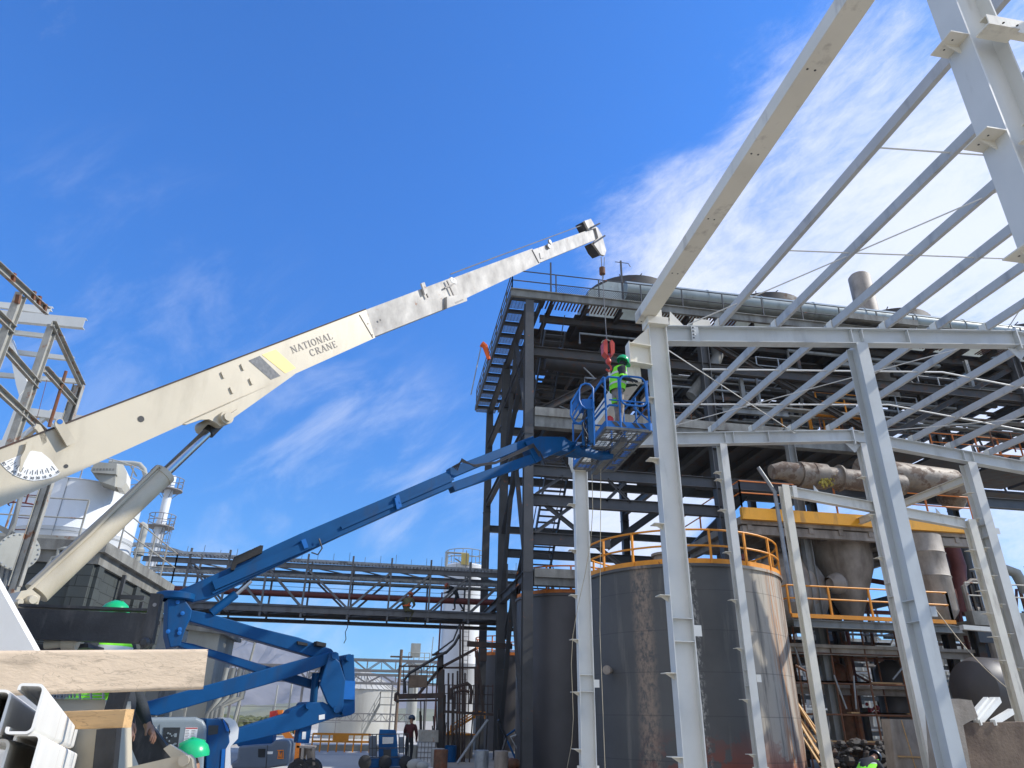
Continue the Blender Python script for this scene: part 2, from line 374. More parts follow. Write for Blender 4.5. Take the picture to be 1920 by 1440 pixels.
def wood(name, col):
    M[name] = mat(name, col, .75, var=.12, vs=2, dirt=(.3, 2.5, (.6, 4, 6)), dcol=tuple(q*.5 for q in col), bump=0)
    t, b, noise, rng, mx, co, ln = m_nodes[name]
    mp = t.nodes.new('ShaderNodeMapping'); mp.inputs['Scale'].default_value = (.55, 5, 8); ln(co.outputs['Object'], mp.inputs[0])
    n = t.nodes.new('ShaderNodeTexNoise'); n.inputs['Scale'].default_value = 3.2; n.inputs['Detail'].default_value = 12; n.inputs['Distortion'].default_value = .8; ln(mp.outputs[0], n.inputs['Vector'])
    n2 = noise(60, 4, (.12, 1, 1)); a = t.nodes.new('ShaderNodeMath'); ln(n.outputs['Fac'], a.inputs[0]); ln(n2, a.inputs[1])
    bp = t.nodes.new('ShaderNodeBump'); bp.inputs['Strength'].default_value = .22; bp.inputs['Distance'].default_value = .015; ln(a.outputs[0], bp.inputs['Height']); ln(bp.outputs[0], b.inputs['Normal'])
    src = b.inputs['Base Color'].links[0].from_socket
    crack = rng(n.outputs['Fac'], .485, .5); c2 = rng(n.outputs['Fac'], .5, .515, 1, 0)
    mm = t.nodes.new('ShaderNodeMath'); mm.operation = 'MULTIPLY'; ln(crack, mm.inputs[0]); ln(c2, mm.inputs[1])
    m3 = t.nodes.new('ShaderNodeMath'); m3.operation = 'MULTIPLY'; ln(mm.outputs[0], m3.inputs[0]); m3.inputs[1].default_value = .5
    ln(mx(m3.outputs[0], src, tuple(q*.35 for q in col)), b.inputs['Base Color'])
wood('wood', (.64, .50, .35)); wood('wood2', (.58, .36, .16))
# concrete block wall; base grey darkened to stand in for shade
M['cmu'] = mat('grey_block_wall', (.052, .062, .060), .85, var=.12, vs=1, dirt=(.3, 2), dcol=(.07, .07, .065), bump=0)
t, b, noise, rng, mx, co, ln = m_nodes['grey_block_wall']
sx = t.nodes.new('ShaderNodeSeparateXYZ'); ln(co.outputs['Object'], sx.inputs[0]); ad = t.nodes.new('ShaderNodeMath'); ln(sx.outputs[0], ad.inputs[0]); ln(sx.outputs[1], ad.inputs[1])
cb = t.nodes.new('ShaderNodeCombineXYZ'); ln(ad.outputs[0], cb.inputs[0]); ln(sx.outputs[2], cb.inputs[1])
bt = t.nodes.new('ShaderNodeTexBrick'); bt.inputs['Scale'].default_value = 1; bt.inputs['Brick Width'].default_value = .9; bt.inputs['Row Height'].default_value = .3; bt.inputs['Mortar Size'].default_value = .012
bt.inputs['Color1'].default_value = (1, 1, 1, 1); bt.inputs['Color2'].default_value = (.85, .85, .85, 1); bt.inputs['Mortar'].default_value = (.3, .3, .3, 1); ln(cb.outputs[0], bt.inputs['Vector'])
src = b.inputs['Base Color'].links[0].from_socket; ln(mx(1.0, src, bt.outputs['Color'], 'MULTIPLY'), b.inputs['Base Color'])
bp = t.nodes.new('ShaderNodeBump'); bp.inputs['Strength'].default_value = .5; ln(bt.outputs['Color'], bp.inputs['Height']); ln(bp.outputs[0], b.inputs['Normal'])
# the stained tank: stains sit at fixed bearings round the tank's own axis
M['tank'] = mat('stained_grey_tank', (.088, .087, .083), .75, var=.15, vs=.6, dirt=(.12, 3, (1, 1, .1)), dcol=(.16, .15, .13), bump=.12, bs=25)
t, b, noise, rng, mx, co, ln = m_nodes['stained_grey_tank']
sx = t.nodes.new('ShaderNodeSeparateXYZ'); ln(co.outputs['Object'], sx.inputs[0])
an = t.nodes.new('ShaderNodeMath'); an.operation = 'ARCTAN2'; ln(sx.outputs[1], an.inputs[0]); ln(sx.outputs[0], an.inputs[1])
def tm(op, a, c=None, clamp=True):
    k = t.nodes.new('ShaderNodeMath'); k.operation = op; k.use_clamp = clamp
    for i, q in enumerate((a, c)):
        if q is None: continue
        if hasattr(q, 'is_linked'): ln(q, k.inputs[i])
        else: k.inputs[i].default_value = q
    return k.outputs[0]
def band(c, w, soft):   # 1 inside an angular band round the tank
    d = tm('ABSOLUTE', tm('SUBTRACT', an.outputs[0], c, False), None, False); return rng(d, w-soft, w+soft, 1, 0)
src = b.inputs['Base Color'].links[0].from_socket
stk = noise(1.6, 10, (2.2, 2.2, .16), .7); stk2 = noise(5, 8, (2, 2, .10), .7); fine = noise(9, 8, (1, 1, .6), .75)
c = mx(tm('MULTIPLY', band(-.98, .46, .08), rng(stk, .34, .5)), src, (.40, .36, .30))
c = mx(tm('MULTIPLY', band(-.97, .09, .05), rng(stk2, .46, .56)), c, (.38, .17, .06))
c = mx(tm('MULTIPLY', band(-.68, .13, .06), rng(stk2, .42, .52)), c, (.16, .09, .05))
c = mx(tm('MULTIPLY', band(-2.34, .085, .04), rng(fine, .40, .56)), c, (.26, .20, .15))
c = mx(tm('MULTIPLY', band(-1.87, .03, .02), rng(fine, .50, .56)), c, (.30, .29, .26))
pat = noise(.9, 6, (1, 1, 1), .6); lowz = rng(sx.outputs[2], .2, 1.5, 1, 0)
c = mx(tm('MULTIPLY', tm('MULTIPLY', lowz, rng(pat, .47, .50)), band(-1.5, .75, .3)), c, (.22, .05, .025))
seam = tm('LESS_THAN', tm('ABSOLUTE', tm('SUBTRACT', tm('FRACT', tm('DIVIDE', sx.outputs[2], 1.2, False), None, False), .5, False), None, False), .011)
ln(mx(tm('MULTIPLY', seam, .4), c, (.04, .04, .04)), b.inputs['Base Color'])

# ---------------------------------------------------------------- setting
g = MB(); g.add([(-1500, -200, 0), (1500, -200, 0), (1500, 3200, 0), (-1500, 3200, 0)], [(0, 1, 2, 3)]); struct('ground', g, M['ground'])
g = MB(); g.add([(-7.5, 20, .004), (2.5, 20, .004), (4, 110, .004), (-9, 110, .004)], [(0, 1, 2, 3)])
M['road'] = mat('bright_dusty_road', (.46, .44, .40), .9, var=.12, vs=.2, bump=.2); struct('road', g, M['road'])
g = MB(); seg = 26
for i, (y) in enumerate((38, 47, 58, 72, 88)): g.add([(-8, y, .008), (3.3, y, .008), (3.3, y+.12, .008), (-8, y+.12, .008)], [(0, 1, 2, 3)])
struct('road_joint', g, M['ink'])
def mountain(name, Y, pts, dep, col):
    rnd = random.Random(3); m = MB(); top = [at(x, y, Y=Y) for x, y in pts]; ref = []
    for a, b_ in zip(top, top[1:]):
        for k in range(10):
            p = a.lerp(b_, k/10); p.z += rnd.uniform(-1, 1)*Y*.0009; ref.append(p)
    ref.append(top[-1]); nl = 16; vs = []; n = len(ref)
    for j in range(nl+1):
        f = j/nl
        for i, p in enumerate(ref):
            vs.append(V((p.x, Y-dep*f+(math.sin(i*.31+j*.3)+.5*math.sin(i*.83+j*.5))*dep*.05, p.z*(1-f)**1.15*(1+.16*math.sin(i*.47+.4*math.sin(i*.13))*min(1, f*3))-1)))
    fs = [(j*n+i, j*n+i+1, (j+1)*n+i+1, (j+1)*n+i) for j in range(nl) for i in range(n-1)]
    m.add(vs, fs, True); struct(name, m, mat(name+'_rock', col, .95, var=.3, vs=.01, dirt=(.5, .02, (1, 1, .3)), dcol=tuple(q*.55 for q in col), bump=0))
mountain('mountain', 2600, [(-900, 1290), (-300, 1250), (100, 1260), (300, 1240), (400, 1215), (440, 1196), (452, 1193), (475, 1201), (520, 1208), (560, 1218), (620, 1232), (700, 1262), (850, 1290), (1100, 1280), (1500, 1300), (2100, 1290), (2700, 1330)], 900, (.13, .12, .12))
mountain('hill', 900, [(-400, 1325), (100, 1322), (350, 1330), (420, 1325), (520, 1318), (600, 1312), (720, 1325), (1000, 1332), (1500, 1335), (2200, 1345)], 350, (.16, .16, .09))

# ---------------------------------------------------------------- new white steel building frame
FR = thing('steel_building_frame', 'new white and cream painted steel portal frame with purlins, rising on the right', 'steel frame', (5.6, 13.4, 0))
def zt(X): return 9.93+(X-5.6)*.1 if X < 15.4 else 10.91-(X-15.4)*.1
def column(X, Y, z1, h=.42, w=.26, ax='x', seats=(), mt='white', splice=(), label=None):
    m = MB(); u = V((1, 0, 0)) if ax == 'x' else V((0, 1, 0))
    m.ib((X, Y, 0), (X, Y, z1), h, w, .02, u)
    m.box((X, Y, .02), (h+.2, w+.25, .04) if ax == 'x' else (w+.25, h+.2, .04))
    for z in splice:
        for zz_ in (z, z+.42): m.box((X, Y, zz_), (h-.05, w-.01, .016) if ax == 'x' else (w-.01, h-.05, .016))
        m.box((X+h/2+.07, Y-w/2+.01, z+.2), (.14, .014, .2))
    # stiffener ears at the base
    for s_ in (-1, 1):
        m.bb((X+s_*(h/2), Y-.01, .04), (X+s_*(h/2+.09), Y+.01, .55))
    o = part('column', m, M[mt], FR, label)
    for z in seats:
        q = MB(); q.bb((X-h/2-.21, Y-w/2, z), (X-h/2, Y+w/2, z+.014)); q.prism([(X-h/2, Y-.006, z), (X-h/2-.17, Y-.006, z), (X-h/2, Y-.006, z-.10)], (0, .012, 0))
        k = part('girt_seat', q, M['whitec'], o)
        hb = MB()
        for dy in (-.06, .06): hb.lathe((X-h/2-.12, Y+dy, z-.001), [(0, 0), (.011, 0)], 8)
        if Y < 6: part('bolt_hole', hb, M['ink'], o)
    return o
column(5.62, 4.22, 9.9, .46, .30, seats=(8.05, 6.72, 5.4, 4.05, 2.7, 1.2))
column(5.6, 13.4, 9.95, .44, .26, seats=(8.05, 6.64, 5.24, 3.83, 2.43, 1.05), splice=(3.0,))
column(5.6, 20.4, 9.35, .42, .26, seats=(7.6, 6.2, 4.9, 3.68, 2.32, .93), splice=(2.35,))
column(10.5, 20.4, zt(10.5)-.44, .30, .24, 'y', seats=(9.0, 8.75, 7.74, 6.4, 4.97, 3.6, 2.23, .85), splice=(2.6,))
column(10.77, 13.4, zt(10.77)-.46, .42, .30, 'y', splice=(3.55,), mt='palesteel')
column(15.72, 20.4, zt(15.72)-.46, .30, .26, 'y', seats=(9.2, 7.9, 6.5), splice=(5.3,))
column(19.75, 20.4, zt(19.75)-.46, .42, .34, 'y', seats=(8.9, 8.0, 7.0, 6.1, 5.2, 4.3, 3.3), splice=(7.4,))
column(25.3, 20.4, zt(25.3)-.4, .42, .26)
column(25.3, 13.4, zt(25.3)-.4, .42, .26)
# lower bay posts and beam
column(12.52, 20.4, 8.72, .26, .24, 'y', mt='whitec', label='shorter cream post of the low bay')
column(19.12, 20.35, 7.95, .30, .28, 'y', mt='whitec', seats=(6.9, 6.3, 5.6, 4.9, 4.2, 3.5))
m = MB(); m.ib((12.66, 20.4, 8.52), (19.0, 20.4, 7.82), .34, .2, .018); m.bb((12.75, 20.27, 8.3), (12.9, 20.26, 8.7))
for X in (13.7, 15.9, 18.1):
    z = 8.70-(X-12.66)*.1104; m.prism([(X-.1, 20.4, z), (X+.1, 20.4, z-.02), (X-.08, 20.4, z+.22)], (0, .02, 0))
part('low_beam', m, M['white'], FR, 'low sloping beam bolted between two posts')
m = MB(); m.ib((19.7, 20.6, 9.52), (19.7, 27, 9.56), .26, .2, .016); part('strut_beam', m, M['whitec'], FR)
for Y in (13.4, 20.4):
    m = MB(); a = V((5.82, Y, zt(5.82)-.21)); b_ = V((15.4, Y, zt(15.4)-.21)); c_ = V((25.1, Y, zt(25.1)-.21))
    m.ib(a, b_, .42, .26, .02)
    m.bb((6.42, Y-.136, zt(6.4)-.42), (6.6, Y-.131, zt(6.4)-.02))
    for X in (10.62, 10.92, 12.2): m.box((X, Y, zt(X)-.21), (.016, .25, .37))
    for k in range(4): m.lathe((6.5, Y-.137, zt(6.5)-.06-k*.1), [(.022, 0), (0, .012)], 8, (0, -1, 0))
    o = part('rafter', m, M['palesteel'], FR, 'left slope roof beam')
    h_ = MB()
    for k in range(4): h_.lathe((6.46, Y-.138, zt(6.5)-.07-k*.09), [(.02, 0), (.02, .008), (0, .008)], 8, (0, -1, 0))
    part('bolt', h_, M['ink'], o)
    m = MB(); m.ib(b_, c_, .42, .26, .02); m.box((15.4, Y, zt(15.4)-.23), (.04, .3, .62)); m.prism([(15.1, Y-.01, 10.42), (15.7, Y-.01, 10.42), (15.4, Y-.01, 10.1)], (0, .02, 0))
    for X in (19.6, 19.95): m.box((X, Y, zt(X)-.21), (.016, .25, .37))
    part('rafter', m, M['palesteel'], FR, 'right slope roof beam')
# column head pieces
m = MB(); m.bb((5.35, 13.2, 9.93), (5.85, 13.6, 10.12)); m.bb((5.2, 13.25, 10.125), (5.72, 13.62, 10.34))
m.ib((5.38, 13.36, 9.1), (4.86, 13.3, 9.1), .5, .24, .018); m.prism([(5.38, 13.3, 9.36), (4.9, 13.3, 9.36), (5.38, 13.3, 9.85)], (0, .02, 0)); m.bb((4.84, 13.17, 8.83), (4.857, 13.44, 9.37))
m.prism([(5.95, 13.4, 10.0), (6.0, 13.4, 10.42), (6.35, 13.4, 10.02)], (0, .02, 0)); m.prism([(6.5, 13.4, 10.02), (6.6, 13.4, 10.3), (6.98, 13.4, 10.3), (7.0, 13.4, 10.1)], (0, .02, 0))
part('column_head', m, M['whitec'], FR)
m = MB(); m.bb((5.28, 20.15, 8.98), (5.9, 20.6, 9.38)); m.prism([(5.28, 20.16, 8.978), (5.9, 20.16, 8.978), (5.82, 20.16, 8.7), (5.38, 20.16, 8.7)], (0, .4, 0)); part('column_head', m, M['whitec'], FR)
# eave strut
m = MB(); m.bb((5.2, -1, 10.13), (5.56, 13.62, 10.4)); o = part('eave_strut', m, M['whitec'], FR)
h_ = MB()
for y in (6.3, 8.0, 9.7, 11.5):
    for dx in (.08, .2): h_.lathe((5.2+dx, y, 10.128), [(.018, 0), (0, -.001)], 8)
h_.lathe((5.3, 13.5, 10.12), [(.02, 0), (0, -.002)], 8); part('bolt_hole', h_, M['ink'], o)
PX = [7.2, 8.68, 10.18, 11.66, 13.12, 14.6, 16.3, 17.75, 19.2, 20.7, 22.15, 23.6]
for i, X in enumerate(PX):
    m = MB(); y0, y1 = (2.6, 20.55) if i else (2.6, 13.6)
    if X > 20: y0 = 8
    m.ch((X-.03, y0, zt(X)+.115), (X-.03, y1, zt(X)+.115), .21, .085, .01)
    o = part('purlin', m, M['purlin'], FR)
    q = MB()
    for Y in ((4.25, 13.4, 20.4) if i else (4.25, 13.4)): q.box((X-.045, Y, zt(X)+.12), (.012, .2, .22))
    part('purlin_clip', q, M['whitec'], o)
def roofrod(a, b_, r=.014):
    m = MB(); m.tube([a, b_], r, 6); part('brace_rod', m, M['white'], FR)
for Y in (7.55, 10.4): roofrod((7.2, Y, zt(7.2)+.1), (15.3, Y, zt(15.3)+.1), .016)
for Y in (15.9, 18.3):
    roofrod((7.9, Y, zt(8.68)+.08), (15.4, Y, zt(15.4)+.08), .024); roofrod((15.4, Y, zt(15.4)+.08), (24, Y, zt(24)+.08), .024)
roofrod((6.4, 13.4, 10.1), (13.2, 4.6, 10.7)); roofrod((15.2, 13.3, 10.95), (8.8, 2.0, 10.2))
roofrod((5.9, 14.0, 9.85), (13.2, 20.3, 10.6)); roofrod((7.5, 20.2, 10.0), (15.2, 13.6, 10.85)); roofrod((16, 13.6, 10.8), (23, 20.3, 10.1)); roofrod((15.6, 20.3, 10.8), (24, 13.6, 10.0))
for z in (8.14, 6.68, 5.2):
    m = MB(); m.ch((5.54, 3.95, z), (12, 3.95, z), .20, -.09, .012); m.bb((5.46, 3.90, z-.125), (5.82, 4.07, z-.108)); o = part('girt', m, M['whitec'], FR)
    h_ = MB()
    for dx in (.1, .26):
        for dy in (.025, .065): h_.lathe((5.52+dx, 3.86+dy, z-.101), [(.014, 0), (0, -.001)], 8)
    part('bolt_hole', h_, M['ink'], o)
# hoisted beam behind the worker
m = MB(); m.bb((4.42, 13.7, 7.6), (4.72, 15.9, 7.96))
a, b_ = at(1190, 700, X=5.0), at(1122, 792, X=4.9)
m = MB(); m.bar(a, b_, .30, .42); o = single('hoisted_beam', m, M['whitec'], 'cream steel box beam hanging behind the worker in the lift basket', 'steel beam')

# ---------------------------------------------------------------- main stained tank
TC, TR, TH = V((10.39, 24.6, 0)), 3.43, 6.12
TK = thing('storage_tank', 'large grey round tank streaked with rust, yellow handrail around its top', 'tank', TC)
m = MB(); m.lathe(TC, [(TR, 0), (TR, TH), (TR+.07, TH), (TR+.07, TH+.09), (TR-.05, TH+.09), (.2, TH+.55), (0, TH+.56)], 72); part('tank_shell', m, M['tank'], TK)
def ring(c, r, z, a0, a1, n=40): return [V((c[0]+r*math.cos(a0+(a1-a0)*i/n), c[1]+r*math.sin(a0+(a1-a0)*i/n), z)) for i in range(n+1)]
def ringrail(c, r, z, a0, a1, posts, mt, par, h=1.08, name='handrail', rr=.034):
    m = MB()
    for lv in (1, .52): m.tube(ring(c, r, z+h*lv, a0, a1), rr, 6)
    for i in range(posts+1):
        t_ = a0+(a1-a0)*i/posts; p = V((c[0]+r*math.cos(t_), c[1]+r*math.sin(t_), z)); m.bar(p, p+UP*h, .065, .065, V((math.cos(t_), math.sin(t_), 0)))
    rg = ring(c, r, z, a0, a1)
    for q, w_ in zip(rg, rg[1:]): m.bar(q+UP*.07, w_+UP*.07, .016, .16)
    return part(name, m, mt, par)
ringrail(TC, TR+.02, TH+.1, -math.pi, math.pi, 17, M['rail'], TK)
m = MB(); zn = at(1155, 1258, Y=23.3).z; p = V((TC.x-TR*.923, TC.y-TR*.386, zn)); d = V((-.6, -.8, 0)); m.tube([p, p+d*.3], .085, 14); m.tube([p+d*.3, p+d*.36], .14, 16); m.tube([p+d*.37, p+d*.41], .13, 16); part('nozzle', m, M['vessel'], TK)
m = MB(); m.lathe(TC+V((-1.3, -2.1, TH+.1)), [(.42, 0), (.42, .42), (.5, .42), (.5, .5), (0, .5)], 20); part('manway', m, M['farwall'], TK)
m = MB(); m.lathe(TC+V((1.6, -1.9, TH+.1)), [(.07, 0), (.07, .5), (.15, .5), (.15, .56), (.07, .56), (.07, .7), (0, .7)], 12); part('vent_valve', m, M['redpipe'], TK)
# timber leaning by the tank
for k in range(7):
    m = MB(); x0 = 14.3+k*.17; m.bar((x0, 23.3+k*.06, .05), (x0-.75-.06*k, 24.6, 2.6+.25*math.sin(k*2)), .14, .045)
    single('timber_board', m, M['wood2'], 'long brown boards leaning on the right side of the rusty tank', 'board', group='boards leaning by the rusty tank')
m = MB(); m.tube([(13.95, 22.9, 0), (13.9, 23.0, 3.2), (13.7, 23.3, 3.4)], .05, 8); single('vertical_pipe', m, M['rust'], 'thin rusty pipe rising beside the right edge of the rusty tank', 'pipe')
# second dark tank behind left
T2 = thing('storage_tank', 'dark slate tank with orange rail, half hidden left of the rusty tank', 'tank', (7.55, 30.5, 0))
m = MB(); m.lathe((7.55, 30.5, 0), [(2.1, 0), (2.1, 6.2), (2.16, 6.2), (2.16, 6.3), (0, 6.7)], 48); part('tank_shell', m, M['tank2'], T2)
ringrail((7.55, 30.5), 2.12, 6.3, -math.pi, math.pi, 13, M['railo'], T2)
T3 = thing('storage_tank', 'shaded grey tank with a domed end behind the dark tower columns', 'tank', (5.0, 44, 0))
t3 = at(957, 1228, Y=44); m = MB(); m.lathe((t3.x, 45.9, 0), [(1.85, 0), (1.85, t3.z), (1.6, t3.z+.2), (0, t3.z+.5)], 40); part('tank_shell', m, M['tank2'], T3)
ringrail((t3.x, 45.9), 1.87, t3.z, -math.pi, math.pi, 13, M['railo'], T3)

# ---------------------------------------------------------------- dark cooling tower structure
TW = thing('cooling_structure', 'tall dark steel air-cooler structure with railed top deck, stairs and big round fan rings', 'industrial structure', (5.4, 28.3, 0))
DZ = 20.3; YR = (28.3, 35.0, 41.5); XR = (5.45, 14.2, 23, 32, 41)
for Y in YR:
    for X in XR:
        if X > 24 and Y > 40: continue
        m = MB(); m.ib((X, Y, 0), (X, Y, DZ-.4), .42, .40, .03, V((0, 1, 0)) if X < 6 else V((1, 0, 0)))
        for z in (7, 13): m.box((X, Y, z), (.46, .46, .03))
        part('column', m, M['dark'], TW)
def tbeam(a, b_, h=.4, w=.25, mt='dark', nm='beam'): m = MB(); m.ib(a, b_, h, w, .02); return part(nm, m, M[mt], TW)
# front row beams left bay and long ones
for z, x1, mt in ((11.35, 41, 'dark'), (10.05, 14.2, 'dark'), (8.4, 9, 'dark'), (17.2, 41, 'dark2')): tbeam((5.66, 28.3, z), (x1, 28.3, z), .48, .26, mt)
m = MB(); m.bb((5.7, 28.1, 13.35), (22, 28.5, 13.85)); m.bb((5.7, 28.0, 13.85), (22, 28.6, 14.25)); part('floor_edge_beam', m, M['beamgrey'], TW)
m = MB(); m.bb((5.7, 28.1, 6.5), (14, 28.5, 6.8)); m.bb((5.7, 28.0, 6.8), (14, 28.6, 7.15)); part('floor_edge_beam', m, M['beamgrey'], TW)
for z in (9.2, 13.0, 15.8): tbeam((5.66, 35, z), (23, 35, z), .4, .25)
for z in (7.0, 12.0, 18.5): tbeam((5.66, 41.5, z), (23, 41.5, z), .4, .25)
for X in (5.45, 14.2, 23):
    for z in (6.9, 13.5, 17.3, 19.7): tbeam((X, 28.5, z), (X, 41.3, z), .4, .25)
# bracing
def brace(a, b_, w=.18, mt='dark'): m = MB(); m.ib(a, b_, w, w, .02); return part('brace', m, M[mt], TW)
X = 5.45
for z0, z1 in ((.3, 6.8), (7.0, 13.3), (13.6, 19.4)):
    brace((X, 28.5, z0), (X, 31.7, z1)); brace((X, 34.8, z0), (X, 31.7, z1))
brace((X, 34.8, 10.2), (X, 28.5, 14.0), .22); brace((X, 34.8, 13.8), (X, 28.5, 17.8), .22); brace((X+.3, 35, 5.2), (X, 28.5, 8.1), .3)
brace((5.7, 28.3, 8.6), (7.4, 28.3, 9.9), .14); brace((6.2, 28.35, 9.9), (9.8, 28.35, 7.2), .16); brace((9.8, 28.3, 11.1), (8.9, 28.3, 10.2), .14)
brace((5.8, 28.3, 10.3), (7.0, 28.3, 11.2), .12); brace((9.0, 28.3, 11.2), (10, 28.3, 10.2), .12)
brace((6, 28.4, 14.2), (13.8, 28.6, 19.2), .3, 'dark2'); brace((9.0, 30, 14.2), (12.5, 29, 19.6), .34, 'dark2'); brace((7.4, 30, 14.3), (10.2, 30, 20), .2, 'dark2')
brace((14.4, 28.4, 18.9), (22.8, 28.4, 14.4), .25, 'dark2'); brace((23, 28.4, 14.2), (31.8, 28.4, 19), .25, 'dark2'); brace((32, 28.4, 19), (40, 28.4, 14), .25, 'dark2')
brace((12.6, 34, 7.3), (18.5, 34, 12.8), .4, 'dark'); brace((10.3, 33, 9.3), (15.8, 33, 13.2), .35, 'dark')
for X in (14.2, 23, 32): brace((X, 28.4, 14.3), (X, 34.7, 19.4), .25, 'dark2'); brace((X, 34.9, 14.3), (X, 41, 19.4), .25, 'dark2')
# top deck
m = MB(); x0 = 4.58
m.bb((x0-.05, 28.0, DZ-.32), (46, 28.16, DZ+.02)); m.bb((x0-.1, 27.9, DZ+.022), (46, 28.2, DZ+.06)); part('deck_edge', m, M['beamgrey'], TW, 'long pale front edge of the top deck')
m = MB(); m.bb((x0-.06, 28.2, DZ-.3), (x0+.06, 42.2, DZ)); m.bb((6.05, 28.2, DZ-.3), (6.2, 42.2, DZ)); part('deck_edge', m, M['dark'], TW)
# left walkway: treads of grating between cross beams
m = MB(); g2 = MB(); y = 28.5
while y < 42:
    m.ib((x0, y, DZ-.15), (6.1, y, DZ-.15), .2, .12, .015)
    if random.random() < .8:
        for k in range(1, 12): g2.bar((x0+.1, y+k*.1, DZ-.02), (6.0, y+k*.1, DZ-.02), .014, .03)
        for k in range(9): g2.bar((x0+.2+k*.17, y+.05, DZ-.01), (x0+.2+k*.17, y+1.15, DZ-.01), .012, .02)
    y += 1.22
part('walkway_beam', m, M['dark'], TW); part('walkway_grating', g2, M['dark'], TW)
m = MB()
for k in range(210):
    if (k//12) % 3 == 2: continue
    X = 6.3+k*.17; m.bar((X, 28.2, DZ-.05), (X, 29.3, DZ-.05), .07, .04)
part('deck_grating', m, M['rust'], TW)
m = MB()
for k in range(22): X = 6.6+k*1.75; m.ib((X, 28.2, DZ-.35), (X, 41.8, DZ-.35), .3, .16, .02)
for Y in (29.4, 31.6, 33.4, 37, 39): m.ib((6.2, Y, DZ-.6), (44, Y, DZ-.6), .36, .2, .02)
part('deck_joist', m, M['dark2'], TW)
m = MB(); rnd = random.Random(5)
for k in range(22):
    for j in range(7):
        if j == 0 and k in (0,): continue
        if k > 8 and j > 3: continue
        if rnd.random() < (.93 if k < 9 else .9): X = 6.3+k*1.75; Y = 29.45+j*1.78; m.bb((X, Y, DZ-.14), (X+1.73, Y+1.76, DZ-.10))
part('deck_plate', m, M['dark2'], TW)
# railings
m = MB(); m.rail([(x0, 28.1, DZ+.06), (46, 28.1, DZ+.06)], 1.15, 2.2, .028, (1, .5)); m.rail([(x0, 42, DZ), (x0, 28.1, DZ)], 1.15, 1.8, .028, (1, .66, .33)); part('handrail', m, M['dark'], TW)
m = MB()
for i in range(40):
    a = 6.6+i*.11; m.bar((a, 28.13, DZ+.1), (a+.45 if a+.45 < 11 else 11, 28.13, DZ+.6), .01); m.bar((a+.45, 28.135, DZ+.1), (a, 28.135, DZ+.6), .01)
part('mesh_panel', m, M['dark'], TW)
m = MB(); m.bar((6.5, 28.1, DZ), (6.5, 28.1, DZ+1.9), .07); m.bar((10.2, 28.2, DZ), (10.2, 28.2, DZ+2.6), .08); m.tube([(9.9, 28.2, DZ+2.5), (10.6, 28.2, DZ+2.5), (10.7, 28.2, DZ+2.3)], .02); part('lamp_post', m, M['dark'], TW)
# long duct with fan casings
m = MB(); m.tube([(10.6, 29.0, DZ+1.35), (46, 29.0, DZ+1.35)], .50, 20)
for X in range(12, 46, 3): m.tube([(X, 29.0, DZ+1.35), (X+.08, 29.0, DZ+1.35)], .525, 20)
part('duct', m, M['duct'], TW, 'long pale green round duct along the deck edge')
for i, px in enumerate((1196, 1447, 1690, 1930)):
    ytop = (512, 543, 572, 600)[i]; FX = at(px, ytop, Y=31.2).x; zt2 = at(px, ytop, Y=30.6).z; zc = at(px, ytop+22, Y=30.0).z
    m = MB(); m.lathe((FX, 33.0, 0), [(2.9, zc-.6), (2.75, zc-.1), (2.6, zt2-.25), (2.0, zt2+.0), (1.96, zt2-.05), (2.5, zt2-.3), (2.6, zc-.3)], 40); o = part('fan_ring', m, M['dark2'], TW)
    q = MB()
    for k in range(12):
        a = math.pi*2*k/12; q.bar((FX+2.38*math.cos(a), 33+2.38*math.sin(a), zt2+.01), (FX+.3*math.cos(a), 33+.3*math.sin(a), zt2+.4), .05, .03)
    for r_ in (.3, 1, 1.7): q.tube(ring((FX, 33), r_, zt2+.4-r_*.17, 0, 2*math.pi, 24), .025, 5)
    part('fan_guard', q, M['dark'], o)
    q = MB()
    for k in range(5):
        a = math.pi*2*k/5; u = V((math.cos(a), math.sin(a), .05)); w_ = V((-math.sin(a), math.cos(a), .35)); cc = V((FX, 33, zt2-.5)); q.prism([cc+u*.3-w_*.15, cc+u*2.15-w_*.3, cc+u*2.15+w_*.3, cc+u*.3+w_*.15], (0, 0, .03))
    part('fan_blade', q, M['redpipe'], o)
    q = MB(); q.prism([(FX-3.3, 30.0, DZ+.2), (FX+3.3, 30.0, DZ+.2), (FX+3.3, 30.0, zc-.75), (FX+2.2, 30.0, zc), (FX-2.2, 30.0, zc), (FX-3.3, 30.0, zc-.75)], (0, 5.6, 0))
    for k in range(5): q.lathe((FX-2+k*.95, 29.99, zc-.3), [(.04, 0), (0, .03)], 6, (0, -1, 0))
    part('fan_casing', q, M['duct'], TW)
# stack rising through the deck
a, b_ = at(1640, 690, Y=31), at(1622, 522, Y=31); XS = (a.x+b_.x)/2
m = MB(); m.lathe((XS, 31, a.z-2.0), [(.62, 0), (.62, b_.z-a.z+2.0), (.5, b_.z-a.z+2.15), (0, b_.z-a.z+2.2)], 28); part('exhaust_stack', m, M['vessel'], TW, 'grey vertical stack with a dark cap')
m = MB(); c = at(1650, 596, Y=27.6); m.bb((c.x-1.9, 27.7, c.z-.1), (c.x+2.0, 29.6, c.z)); m.bb((c.x-2.0, 27.5, c.z-.28), (c.x+2.1, 27.68, c.z+.05)); part('maintenance_platform', m, M['beamgrey'], TW)
